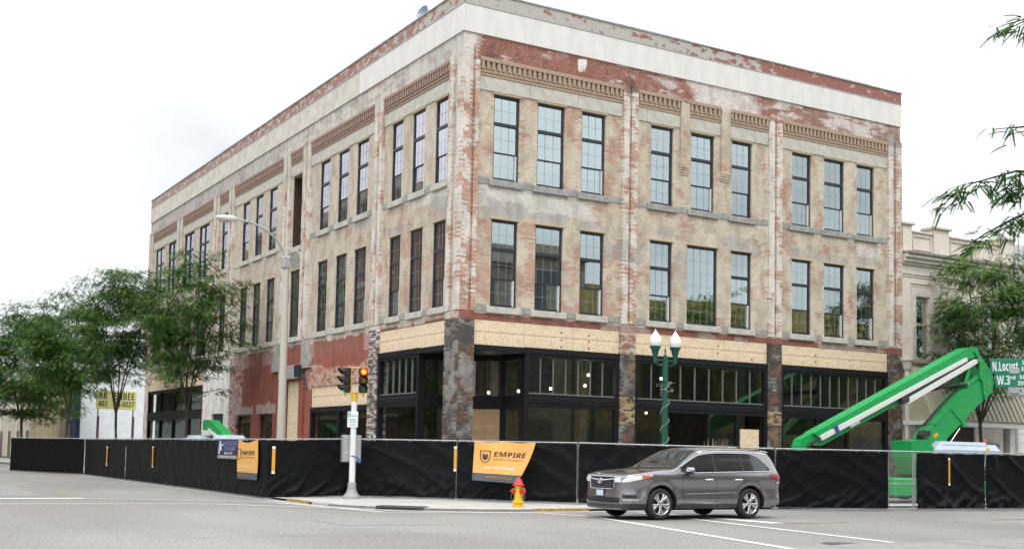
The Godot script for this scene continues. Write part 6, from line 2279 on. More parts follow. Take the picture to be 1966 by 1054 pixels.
	for q in [[20.1, 5.0], [20.35, 4.75], [20.45, 4.25], [20.2, 4.1], [19.9, 5.3], [17.3, 2.3], [17.6, 2.25], [16.3, 2.1], [16.7, 2.15], [18.6, 3.2], [19.0, 3.0]]:
		mb.lathe([Vector2(0.03, 0.0), Vector2(0.03, 0.02), Vector2(0, 0.02)], 6, Transform3D(Basis(Vector3(1, 0, 0), PI * 0.5), Vector3(q[0] - o2.x, q[1] - o2.y, 0.30 if q[0] > 19.5 else 0.262)))
	put(mb, "bolt", M.steel, l)
	for k in 3:
		mb = MB.new()
		var hz := 0.02 + 0.05 * k
		mb.tube([Vector3(17.1 - o2.x, 2.66, hz), Vector3(18.2 - o2.x, 3.52 + 0.02 * k, hz), Vector3(19.2 - o2.x, 4.25, hz), Vector3(19.5 - o2.x, 4.75, hz), Vector3(19.4 - o2.x, 5.15, hz)], [0.018, 0.018, 0.018, 0.018, 0.018], 6)
		put(mb, "hydraulic_hose", M.rubber, l)
	profile("warning_label", M.yellow, l, [[17.5, 2.35], [17.75, 2.45], [17.7, 2.58], [17.45, 2.48]], o2, 0.232, 0.008)
	profile("white_label", M.lift_white, l, [[13.3, 2.62], [13.75, 2.81], [13.72, 2.88], [13.27, 2.69]], o2, 0.252, 0.008)
	# second lift on the left pavement
	var k2 := thing("boom_lift", "smaller green boom lift with grey covers showing over the left fence", "boom lift", Vector3(-2.5, 0.12, -16.2), PI * 0.5)
	var zero := Vector2.ZERO
	# local x runs along the street: + is nearer the corner after the turn? keep own axes: x = towards the far end
	var flip := func(list: Array) -> Array:
		var out := []
		for q in list: out.append([q[0] - 16.2, q[1] - 0.12])
		return out
	profile("boom", G, k2, flip.call([[18.25, 2.57], [18.0, 2.68], [17.21, 2.66], [16.9, 2.55], [14.5, 1.85], [14.2, 1.6], [14.6, 1.5], [17.2, 2.18], [18.2, 2.25]]), zero, 0.0, 0.4)
	profile("boom_rail", M.lift_white, k2, flip.call([[17.3, 2.3], [14.9, 1.75], [14.95, 1.62], [17.3, 2.16]]), zero, -0.22, 0.06)
	profile("boom_shield", M.lift_dark, k2, flip.call([[17.2, 2.16], [15.8, 1.7], [16.3, 1.5], [17.2, 1.6]]), zero, 0.0, 0.3)
	for q in [[18.95, 2.3], [15.0, 1.5]]:
		mb = MB.new()
		mb.rbox(Vector3(q[0] - 16.2, 1.42, 0.0), Vector3(q[1], 0.95, 1.2), 0.2)
		put(mb, "engine_cover", M.lift_cover, k2)
	mb = MB.new()
	mb.rbox(Vector3(1.0, 0.75, 0), Vector3(5.2, 0.5, 1.6), 0.06)
	put(mb, "chassis", G, k2)
	for x in [-0.6, 2.6]:
		for z in [-0.85, 0.85]:
			mb = MB.new()
			var rim := MB.new()
			tyre(mb, rim, Vector3(x, 0.42, z), 0.42, 0.3, Vector3(0, 0, 1))
			var w := put(mb, "wheel", M.rubber, k2)
			put(rim, "rim", M.lift_white, w)

# ---------------------------------------------------------------- the car
func hermite(tab: Array, x: float) -> float:
	var n := tab.size()
	if x <= tab[0][0]: return tab[0][1]
	if x >= tab[n - 1][0]: return tab[n - 1][1]
	for i in n - 1:
		if x <= tab[i + 1][0]:
			var h: float = tab[i + 1][0] - tab[i][0]
			var t: float = (x - tab[i][0]) / h
			var s: float = (tab[i + 1][1] - tab[i][1]) / h
			var m0: float = s
			var m1: float = s
			if i > 0:
				var sp: float = (tab[i][1] - tab[i - 1][1]) / (tab[i][0] - tab[i - 1][0])
				m0 = 0.0 if sp * s <= 0 else 2.0 * sp * s / (sp + s)
			if i < n - 2:
				var sn: float = (tab[i + 2][1] - tab[i + 1][1]) / (tab[i + 2][0] - tab[i + 1][0])
				m1 = 0.0 if sn * s <= 0 else 2.0 * sn * s / (sn + s)
			var t2 := t * t
			var t3 := t2 * t
			return tab[i][1] * (2 * t3 - 3 * t2 + 1) + h * m0 * (t3 - 2 * t2 + t) + tab[i + 1][1] * (-2 * t3 + 3 * t2) + h * m1 * (t3 - t2)
	return tab[n - 1][1]

const TOP := [[-2.43, 0.97], [-2.41, 1.005], [-2.33, 1.04], [-2.0, 1.095], [-1.5, 1.155], [-1.12, 1.19], [-1.02, 1.225], [-0.62, 1.46], [-0.22, 1.665], [0.05, 1.715], [0.5, 1.745], [1.1, 1.745], [1.7, 1.71], [2.05, 1.665], [2.16, 1.57], [2.28, 1.28], [2.36, 1.10], [2.41, 1.02], [2.43, 0.94]]
const PLAN := [[-2.43, 0.70], [-2.41, 0.765], [-2.36, 0.835], [-2.27, 0.895], [-2.10, 0.95], [-1.85, 0.985], [-1.4, 1.0], [1.5, 1.0], [2.0, 0.985], [2.25, 0.955], [2.36, 0.92], [2.43, 0.85]]
const SIDE := [[0.22, 0.86], [0.30, 0.905], [0.40, 0.945], [0.50, 0.952], [0.62, 0.930], [0.74, 0.922], [0.85, 0.940], [0.95, 0.957], [1.01, 0.950], [1.06, 0.935], [1.12, 0.912], [1.20, 0.885]]
const FW := -1.46
const RW := 1.33
func c_top(x: float) -> float: return hermite(TOP, x)
func c_belt(x: float) -> float:
	return minf(lerpf(1.06, 1.135, clampf((x + 1.1) / 3.2, 0, 1)), c_top(x) - (0.075 if x < 0.0 else 0.03))
func c_low(x: float) -> float:
	var y := 0.27
	if x < -2.0: y = lerpf(0.27, 0.23, clampf((-2.0 - x) / 0.3, 0, 1))
	if x > 2.0: y = lerpf(0.27, 0.36, clampf((x - 2.0) / 0.4, 0, 1))
	for w in [FW, RW]:
		var d := absf(x - w)
		if d < 0.445: y = maxf(y, 0.37 + sqrt(0.445 * 0.445 - d * d))
	return y
func c_side(x: float, y: float) -> float:
	var fl := 0.0
	for w in [FW, RW]:
		var d := Vector2(x - w, y - 0.37).length()
		fl = maxf(fl, 0.022 * smoothstep(0.62, 0.50, d))
	return (hermite(SIDE, y) + fl) * hermite(PLAN, x)
# greenhouse/hood section: a in 0..1 side part then 1..2 crown
func c_upper(x: float, a: float) -> Vector3:
	var belt := c_belt(x)
	var top := c_top(x)
	var zb := c_side(x, belt)
	var yr := belt + 0.80 * (top - belt)
	var zr := zb - 0.34 * (yr - belt) - 0.01
	if a <= 1.0:
		var y := lerpf(belt, yr, a)
		return Vector3(x, y, zb - 0.34 * (y - belt) - 0.01 * a)
	var t := (a - 1.0) * PI * 0.5
	return Vector3(x, yr + (top - yr) * sin(t), zr * pow(cos(t), 0.75) if a < 1.999 else 0.0)

func c_stations() -> Array:
	var xs := []
	for k in 13: xs.append(-2.43 + 0.43 * k / 12.0)
	for w in [FW, RW]:
		for k in 33: xs.append(w - 0.4449 * cos(PI * k / 32.0))
		xs.append(w - 0.4455)
		xs.append(w + 0.4455)
	for k in 24: xs.append(-1.0 + 1.85 * k / 23.0)
	for k in 10: xs.append(1.80 + 0.63 * k / 9.0)
	xs.sort()
	var out := [xs[0]]
	for x in xs:
		if x - out[-1] > 0.0004: out.append(x)
	return out

func c_section(x: float, s: float) -> Array:
	var row := []
	var lo := c_low(x)
	var belt := c_belt(x)
	for k in 15:
		var y := lerpf(lo, belt, k / 14.0)
		row.append(Vector3(x, y, s * c_side(x, y)))
	for k in range(1, 6): 
		var p := c_upper(x, k / 5.0)
		row.append(Vector3(p.x, p.y, p.z * s))
	for k in range(1, 11):
		var p := c_upper(x, 1.0 + k / 10.0)
		row.append(Vector3(p.x, p.y, p.z * s))
	return row

func c_capx(z: float, y: float, front: bool) -> float:
	if front: return -2.43 - 0.095 * (1.0 - pow(clampf(absf(z) / 0.68, 0, 1), 2.2)) + 0.035 * clampf((y - 0.72) / 0.3, 0, 1) * (1.0 - pow(clampf(absf(z) / 0.68, 0, 1), 2.0)) - 0.02 * smoothstep(0.62, 0.55, y) * (1.0 - pow(clampf(absf(z) / 0.68, 0, 1), 2.0))
	return 2.43 + 0.05 * (1.0 - pow(clampf(absf(z) / 0.8, 0, 1), 2.0))

# a patch lying on the side: lower and upper edges given by functions of x
func side_patch(x0: float, x1: float, lo: Callable, hi: Callable, off: float, s: float, nx := 20, ny := 5) -> MB:
	var g := []
	for j in ny + 1:
		var row := []
		for i in nx + 1:
			var x := lerpf(x0, x1, float(i) / nx)
			var y0: float = (lo as Callable).call(x)
			var y1: float = maxf((hi as Callable).call(x), y0 + 0.002)
			var y := lerpf(y0, y1, float(j) / ny)
			var belt := c_belt(x)
			var z := c_side(x, minf(y, belt)) if y <= belt else c_side(x, belt) - 0.34 * (y - belt) - 0.01 * clampf((y - belt) / 0.4, 0, 1)
			row.append(Vector3(x, y, s * (z + off)))
		g.append(row)
	var mb := MB.new()
	mb.grid(g, Vector3(0, 0.1, s))
	return mb

func front_patch(z0: float, z1: float, lo: Callable, hi: Callable, off: float) -> MB:
	var g := []
	for j in 5:
		var row := []
		for i in 17:
			var z := lerpf(z0, z1, i / 16.0)
			var y := lerpf((lo as Callable).call(z), (hi as Callable).call(z), j / 4.0)
			row.append(Vector3(c_capx(z, y, true) - off, y, z))
		g.append(row)
	var mb := MB.new()
	mb.grid(g, Vector3(-1, 0, 0))
	return mb

func k_(v: float) -> Callable:
	return func(_x: float) -> float: return v

func car() -> void:
	var paint := mat(0.30, 0.295, 0.315, 0.27, 0.85)
	paint.clearcoat_enabled = true
	paint.clearcoat = 0.9
	paint.clearcoat_roughness = 0.04
	var dark := mat(0.016, 0.016, 0.018, 0.45)
	var glass := coated(0.85, Color(0.10, 0.115, 0.135))
	var gl := mat(0.012, 0.014, 0.017, 0.04)
	gl.metallic_specular = 0.7
	var c := thing("parked_suv", "grey sport utility vehicle crossing in front of the fence, seen from its left front", "car", Vector3(1.86, 0.008, 8.99), 0.02)
	c.name = "sport_utility_vehicle"
	c.scale = Vector3.ONE * 1.03
	var xs := c_stations()
	var mb := MB.new()
	for s in [1.0, -1.0]:
		var g := []
		for x in xs: g.append(c_section(x, s))
		mb.grid(g, Vector3.ZERO, s < 0)
		# front and rear caps
		for front in [true, false]:
			var sec: Array = g[0] if front else g[-1]
			var cap := []
			for p in sec:
				var row := []
				for k in 9:
					var z: float = p.z * k / 8.0
					row.append(Vector3(c_capx(z, p.y, front) if k < 8 else p.x, p.y, z))
				cap.append(row)
			mb.grid(cap, Vector3(-1, 0, 0) if front else Vector3(1, 0, 0))
	put(mb, "body", paint, c)
	# underbody and wheel wells
	mb = MB.new()
	mb.box(Vector3(0.0, 0.36, 0), Vector3(4.5, 0.22, 1.3))
	mb.box(Vector3(0.0, 0.70, 0), Vector3(4.4, 0.5, 1.24))
	for w in [FW, RW]:
		for s in [-1.0, 1.0]:
			var ring := []
			for k in 17:
				var a := PI * k / 16.0
				ring.append(Vector2(w + cos(a) * 0.452, 0.37 + sin(a) * 0.452))
			for k in 16:
				var a: Vector2 = ring[k]
				var b: Vector2 = ring[k + 1]
				var nn := Vector3(w - a.x, 0.37 - a.y, 0).normalized()
				mb.quad(Vector3(a.x, a.y, s * 0.60), Vector3(b.x, b.y, s * 0.60), Vector3(b.x, b.y, s * 0.945), Vector3(a.x, a.y, s * 0.945), nn)
	put(mb, "underbody", M.rubber, c)
	# sill and bumper cladding
	for s in [1.0, -1.0]:
		var sp := side_patch(-0.99, 0.86, k_(0.255), k_(0.36), 0.008, s, 16, 3)
		put(sp, "sill_trim", mat(0.055, 0.055, 0.058, 0.5, 0.2), c)
		# glass: black surround, then three lights
		var dlo_lo := func(x: float) -> float: return c_belt(x) + 0.035
		var dlo_hi := func(x: float) -> float:
			var yr := c_belt(x) + 0.80 * (c_top(x) - c_belt(x)) - 0.035
			return minf(yr, lerpf(1.58, 1.19, clampf((x - 1.3) / 0.75, 0, 1) ** 2.2) if x > 1.3 else 9.0)
		put(side_patch(-0.84, 2.02, dlo_lo, dlo_hi, 0.004, s, 60, 6), "window_surround", dark, c)
		for q in [[-0.78, 0.20], [0.29, 1.10], [1.18, 1.95]]:
			var lo2 := func(x: float) -> float: return c_belt(x) + 0.045
			var hi2 := func(x: float) -> float: return (dlo_hi as Callable).call(x) - 0.012
			put(side_patch(q[0], q[1], lo2, hi2, 0.009, s, 26, 6), "side_window", gl, c)
		# bright strip round the glass
		mb = MB.new()
		var pts := []
		var rr := []
		for k in 41:
			var x := lerpf(-0.86, 2.05, k / 40.0)
			var y: float = c_belt(x) + 0.028
			pts.append(Vector3(x, y, s * (c_side(x, c_belt(x)) - 0.34 * 0.028 + 0.008)))
			rr.append(0.010)
		mb.tube(pts, rr, 6)
		pts = []
		for k in 51:
			var x := lerpf(-0.84, 2.05, k / 50.0)
			var y: float = maxf((dlo_hi as Callable).call(x) + 0.008, c_belt(x) + 0.03)
			pts.append(Vector3(x, y, s * (c_side(x, c_belt(x)) - 0.34 * (y - c_belt(x)) + 0.004)))
		rr.resize(51)
		rr.fill(0.008)
		mb.tube(pts, rr, 6)
		put(mb, "bright_trim", M.chrome, c)
		# door seams
		mb = MB.new()
		for x in [-0.80, 0.24, 1.13]:
			var p2 := []
			for k in 12:
				var xx: float = x + (0.10 * pow(maxf(0.0, 0.6 - k / 11.0), 1.5) if x > 1.0 else 0.0)
				var y := lerpf(0.37 if x < 1.0 else 0.62, 1.06, k / 11.0)
				p2.append(Vector3(xx, y, s * (c_side(xx, y) - 0.001)))
			var r2 := []
			r2.resize(12)
			r2.fill(0.0045)
			mb.tube(p2, r2, 4)
		put(mb, "door_seam", M.rubber, c)
		mb = MB.new()
		for x in [-0.02, 0.92]:
			mb.rbox(Vector3(x, 0.945, s * (c_side(x, 0.945) + 0.022)), Vector3(0.24, 0.032, 0.03), 0.012)
		put(mb, "door_handle", M.chrome, c)
		mb = MB.new()
		var mp := []
		for k in 13:
			var x := lerpf(-0.72, 0.82, k / 12.0)
			mp.append(Vector3(x, 0.60 + 0.03 * k / 12.0, s * (c_side(x, 0.6) + 0.004)))
		var mr := []
		mr.resize(13)
		mr.fill(0.011)
		mb.tube(mp, mr, 6)
		put(mb, "side_moulding", mat(0.35, 0.35, 0.36, 0.25, 0.8), c)
		# mirror
		mb = MB.new()
		mb.rbox(Vector3(-0.66, 1.16, s * 1.03), Vector3(0.17, 0.15, 0.22), 0.05, Basis(Vector3.UP, s * 0.25))
		var mir := put(mb, "mirror", paint, c)
		mb = MB.new()
		mb.rbox(Vector3(-0.66, 1.09, s * 0.93), Vector3(0.12, 0.05, 0.16), 0.02)
		mb.rbox(Vector3(-0.66, 1.085, s * 1.03), Vector3(0.15, 0.03, 0.2), 0.01)
		put(mb, "mirror_foot", dark, mir)
		mb = MB.new()
		mb.rbox(Vector3(-0.752, 1.155, s * 1.06), Vector3(0.012, 0.02, 0.13), 0.004, Basis(Vector3.UP, s * 0.25))
		put(mb, "mirror_lamp", M.white_paint, mir)
		# roof rail
		mb = MB.new()
		var rp := []
		var rq := []
		for k in 15:
			var x := lerpf(-0.05, 1.75, k / 14.0)
			var u := c_upper(x, 1.22)
			rp.append(Vector3(x, u.y + (0.012 if k > 0 and k < 14 else 0.0), s * u.z))
			rq.append(0.012)
		mb.tube(rp, rq, 6)
		put(mb, "roof_rail", mat(0.5, 0.5, 0.52, 0.25, 0.9), c)
		# headlamp: wraps from the front round to the wing
		var hl_hi := func(x: float) -> float: return lerpf(0.99, 1.055, pow(clampf((x + 2.43) / 0.7, 0, 1), 0.6))
		var hl_lo := func(x: float) -> float: return lerpf(0.86, 1.035, pow(clampf((x + 2.43) / 0.78, 0, 1), 1.1))
		var lampm := mat(0.80, 0.82, 0.84, 0.1)
		lampm.metallic = 0.1
		lampm.clearcoat_enabled = true
		lampm.clearcoat = 1.0
		var hh := put(side_patch(-2.425, -1.73, hl_lo, func(x: float) -> float: return minf((hl_hi as Callable).call(x), c_belt(x) + 0.01), 0.006, s, 24, 5), "headlamp", lampm, c)
		put(side_patch(-2.02, -1.76, func(x: float) -> float: return (hl_lo as Callable).call(x) + 0.01, func(x: float) -> float: return minf((hl_hi as Callable).call(x) - 0.01, c_belt(x) + 0.01), 0.010, s, 12, 4), "turn_lamp", mat(0.62, 0.10, 0.02, 0.2), hh)
		mb = front_patch(s * 0.485, s * 0.672, func(z: float) -> float: return 0.865, func(z: float) -> float: return lerpf(0.965, 0.975, (absf(z) - 0.44) / 0.33), 0.008)
		put(mb, "headlamp_front", lampm, hh)
		# tail lamp
		put(side_patch(2.03, 2.425, func(x: float) -> float: return lerpf(1.03, 0.90, (x - 2.03) / 0.4), func(x: float) -> float: return minf(c_belt(x) - 0.0, 1.10), 0.012, s, 12, 5), "tail_lamp", mat(0.30, 0.05, 0.06, 0.15), c)
		put(side_patch(2.22, 2.42, func(x: float) -> float: return 0.86, func(x: float) -> float: return 0.905, 0.014, s, 8, 3), "reversing_lamp", mat(0.5, 0.45, 0.45, 0.2), c)
		# fog lamp pocket
		put(side_patch(-2.42, -2.14, k_(0.50), k_(0.585), 0.005, s, 8, 3), "fog_pocket", dark, c)
		mb = MB.new()
		mb.lathe([Vector2(0.055, -0.01), Vector2(0.05, 0.012), Vector2(0.0, 0.018)], 14, Transform3D(Basis(Vector3(0, 0, 1), Vector3(-0.55, 0, s * 0.83).normalized(), Vector3(-0.83, 0, -s * 0.55).normalized()), Vector3(-2.32, 0.555, s * (c_side(-2.32, 0.55) + 0.012))), true)
		put(mb, "fog_lamp", M.chrome, c)
		put(side_patch(-2.42, -2.10, k_(0.44), k_(0.485), 0.012, s, 8, 3), "bright_lip", M.chrome, c)
		put(side_patch(-2.42, -1.92, k_(0.235), k_(0.37), 0.007, s, 16, 3), "chin_side", mat(0.04, 0.04, 0.042, 0.5), c)
		# rear reflector
		put(side_patch(2.28, 2.42, k_(0.62), k_(0.66), 0.01, s, 6, 2), "rear_reflector", mat(0.35, 0.03, 0.03, 0.2), c)
	# windscreen, rear glass
	for q in [["windscreen", -1.06, -0.20, 1.10], ["rear_window", 2.13, 2.33, 1.15]]:
		var g := []
		for i in 17:
			var row := []
			var x := lerpf(q[1], q[2], i / 16.0)
			for j in 25:
				var t := lerpf(-1.0, 1.0, j / 24.0)
				var p := c_upper(x, lerpf(2.0, q[3], absf(t)))
				row.append(Vector3(p.x, p.y, p.z * signf(t)) + Vector3(-0.004 if q[1] < 0 else 0.005, 0.006, 0))
			g.append(row)
		mb = MB.new()
		mb.grid(g, Vector3(-0.5 if q[1] < 0 else 0.5, 1, 0))
		put(mb, q[0], gl, c)
	# cowl
	mb = MB.new()
	var cg := []
	for i in 4:
		var row := []
		var x := lerpf(-1.13, -1.05, i / 3.0)
		for j in 21:
			var t := lerpf(-1.0, 1.0, j / 20.0)
			var p := c_upper(x, lerpf(2.0, 1.1, absf(t)))
			row.append(Vector3(p.x, p.y + 0.004, p.z * signf(t) * 0.97))
		cg.append(row)
	mb.grid(cg, Vector3.UP)
	put(mb, "cowl", dark, c)
	# hood creases
	mb = MB.new()
	for s in [-1.0, 1.0]:
		var pp := []
		var pr := []
		for k in 12:
			var x := lerpf(-2.36, -1.1, k / 11.0)
			var p := c_upper(x, 1.16)
			pp.append(Vector3(p.x, p.y - 0.001, p.z * s))
			pr.append(0.004)
		mb.tube(pp, pr, 4)
	put(mb, "hood_seam", M.rubber, c)
	# face: grille, bars, badge, plate, intake
	put(front_patch(-0.47, 0.47, func(z: float) -> float: return 0.69, func(z: float) -> float: return 0.985, 0.006), "grille", mat(0.012, 0.013, 0.02, 0.3), c)
	for k in 3:
		var y := 0.755 + k * 0.052
		mb = MB.new()
		var gp := []
		var gr := []
		for i in 17:
			var z := lerpf(-0.41, 0.41, i / 16.0)
			gp.append(Vector3(c_capx(z, y, true) - 0.012, y, z))
			gr.append(0.009)
		mb.tube(gp, gr, 6)
		put(mb, "grille_bar", mat(0.16, 0.17, 0.19, 0.25, 0.8), c)
	mb = MB.new()
	var up := []
	var ur := []
	for i in 21:
		var z := lerpf(-0.49, 0.49, i / 20.0)
		var y := 0.94 - 0.035 * cos(z / 0.49 * PI * 0.5)
		up.append(Vector3(c_capx(z, y, true) - 0.014, y, z))
		ur.append(0.022 - 0.006 * absf(z) / 0.49)
	mb.tube(up, ur, 8)
	for s in [-1.0, 1.0]:
		mb.tube([Vector3(c_capx(0.45, 0.93, true) - 0.012, 0.93, s * 0.48), Vector3(c_capx(0.45, 0.79, true) - 0.012, 0.79, s * 0.465), Vector3(c_capx(0.43, 0.71, true) - 0.012, 0.705, s * 0.445)], [0.016, 0.014, 0.012], 8)
	var bp := []
	var br := []
	for i in 13:
		var z := lerpf(-0.41, 0.41, i / 12.0)
		bp.append(Vector3(c_capx(z, 0.705, true) - 0.01, 0.705, z))
		br.append(0.011)
	mb.tube(bp, br, 8)
	put(mb, "grille_surround", M.chrome, c)
	# badge: an oval with two crossed ovals
	mb = MB.new()
	for e in [[0.085, 0.058, 0.0], [0.028, 0.056, 0.0], [0.056, 0.022, 0.024]]:
		var op := []
		var orr := []
		for k in 21:
			var a := TAU * k / 20.0
			op.append(Vector3(c_capx(0, 0.90, true) - 0.045, 0.885 + sin(a) * e[1] + e[2], cos(a) * e[0]))
			orr.append(0.009)
		mb.tube(op, orr, 6, false)
	put(mb, "badge", M.chrome, c)
	put(front_patch(-0.62, 0.62, func(z: float) -> float: return 0.39, func(z: float) -> float: return 0.51, 0.008), "lower_intake", dark, c)
	put(front_patch(-0.66, 0.66, func(z: float) -> float: return 0.27, func(z: float) -> float: return 0.36, 0.006), "chin_trim", mat(0.04, 0.04, 0.042, 0.5), c)
	mb = MB.new()
	mb.rbox(Vector3(-2.548, 0.60, 0.0), Vector3(0.016, 0.17, 0.33), 0.006)
	var pl := put(mb, "licence_plate", mat(0.03, 0.05, 0.16, 0.4), c)
	mb = MB.new()
	mb.rbox(Vector3(-2.555, 0.605, 0.0), Vector3(0.012, 0.13, 0.27), 0.004)
	put(mb, "plate_face", mat(0.55, 0.63, 0.66, 0.4), pl)
	# spoiler, fin
	mb = MB.new()
	mb.rbox(Vector3(2.10, 1.632, 0), Vector3(0.26, 0.05, 1.22), 0.02, Basis(Vector3(0, 0, 1), -0.16))
	put(mb, "spoiler", paint, c)
	mb = MB.new()
	mb.prism(PackedVector2Array([Vector2(-0.12, 0), Vector2(0.1, 0), Vector2(0.1, 0.07), Vector2(0.04, 0.075)]), 0.035, Transform3D(Basis(), Vector3(1.75, 1.70, 0)))
	put(mb, "roof_fin", paint, c)
	# wheels
	for w in [FW, RW]:
		for s in [-1.0, 1.0]:
			var wc := Vector3(w, 0.37, s * 0.815)
			mb = MB.new()
			var ax := Vector3(0, 0, s)
			var xf := Transform3D(Basis(Vector3(1, 0, 0), ax, Vector3(1, 0, 0).cross(ax)), wc)
			mb.lathe([Vector2(0.255, -0.11), Vector2(0.335, -0.115), Vector2(0.362, -0.09), Vector2(0.370, -0.05), Vector2(0.370, 0.05), Vector2(0.362, 0.09), Vector2(0.335, 0.115), Vector2(0.262, 0.112), Vector2(0.255, 0.10)], 40, xf, true)
			var tw := put(mb, "wheel", M.rubber, c)
			mb = MB.new()
			mb.lathe([Vector2(0.258, 0.112), Vector2(0.245, 0.105), Vector2(0.235, 0.02), Vector2(0.20, -0.02)], 36, xf, true)
			mb.lathe([Vector2(0.075, 0.085), Vector2(0.06, 0.10), Vector2(0.035, 0.105), Vector2(0.0, 0.107)], 16, xf, true)
			for k in 5:
				var a := TAU * k / 5.0 + 0.3
				for dlt in [-0.17, 0.17]:
					var p0 := Vector3(cos(a) * 0.04, 0.085, sin(a) * 0.04)
					var p1 := Vector3(cos(a + dlt * 0.85) * 0.15, 0.088, sin(a + dlt * 0.85) * 0.15)
					var p2 := Vector3(cos(a + dlt * 1.25) * 0.242, 0.092, sin(a + dlt * 1.25) * 0.242)
					mb.tube([xf * p0, xf * p1, xf * p2], [0.034, 0.029, 0.036], 6)
			put(mb, "rim", mat(0.60, 0.61, 0.63, 0.22, 0.85), tw)
			mb = MB.new()
			mb.lathe([Vector2(0.235, 0.0), Vector2(0.0, 0.0)], 24, xf)
			put(mb, "brake_backing", mat(0.03, 0.03, 0.032, 0.6), tw)

# ---------------------------------------------------------------- trees
var sprig: ArrayMesh
var fine_sprig: ArrayMesh
func make_sprig(n := 9, ll := 0.105, lw := 0.019) -> ArrayMesh:
	# a feathery compound leaf: pairs of small leaflets along a drooping stem
	var mb := MB.new()
	for i in n:
		var t := (i + 1.0) / n
		var c := Vector3(0, -0.10 * t * t, -0.30 * t)
		for s in [-1.0, 1.0]:
			var L := ll * (1.0 - 0.45 * absf(t - 0.45))
			var d := Vector3(s * 0.9, -0.28, -0.42).normalized()
			var w := Vector3(0, 0.25 * s, 1).normalized() * lw
			var e := c + d * L
			var m := c + d * L * 0.5
			var nn := d.cross(w).normalized()
			if nn.y < 0: nn = -nn
			mb.tri(c, m + w, e, nn, nn, nn)
			mb.tri(c, e, m - w, nn, nn, nn)
	return mb.mesh()

func leaves(parent: Node3D, spots: Array, rng: RandomNumberGenerator, size: float, called := "crown", fine := false) -> void:
	var mm := MultiMesh.new()
	mm.transform_format = MultiMesh.TRANSFORM_3D
	mm.use_colors = true
	mm.mesh = fine_sprig if fine else sprig
	mm.instance_count = spots.size()
	for i in spots.size():
		var p: Vector3 = spots[i][0]
		var out: Vector3 = spots[i][1]
		var yaw := atan2(-out.x, -out.z) + rng.randf_range(-1.1, 1.1)
		var bs := Basis(Vector3.UP, yaw) * Basis(Vector3.RIGHT, rng.randf_range(-0.75, 0.25)) * Basis(Vector3.BACK, rng.randf_range(-0.5, 0.5))
		bs = bs.scaled(Vector3.ONE * size * rng.randf_range(0.75, 1.25))
		mm.set_instance_transform(i, Transform3D(bs, p))
		var k: float = rng.randf_range(0.75, 1.2) * (spots[i][2] if spots[i].size() > 2 else 1.0)
		var yl := rng.randf()
		var col := Color(k, k, k * 0.95)
		if yl > 0.965: col = Color(3.4 * k, 1.9 * k, 0.7 * k)
		elif yl > 0.75: col = Color(1.45 * k, 1.2 * k, 0.8 * k)
		mm.set_instance_color(i, col)
	var o := MultiMeshInstance3D.new()
	o.name = called
	o.multimesh = mm
	o.material_override = M.leaf
	parent.add_child(o, true)
	o.set_meta("kind", "stuff")

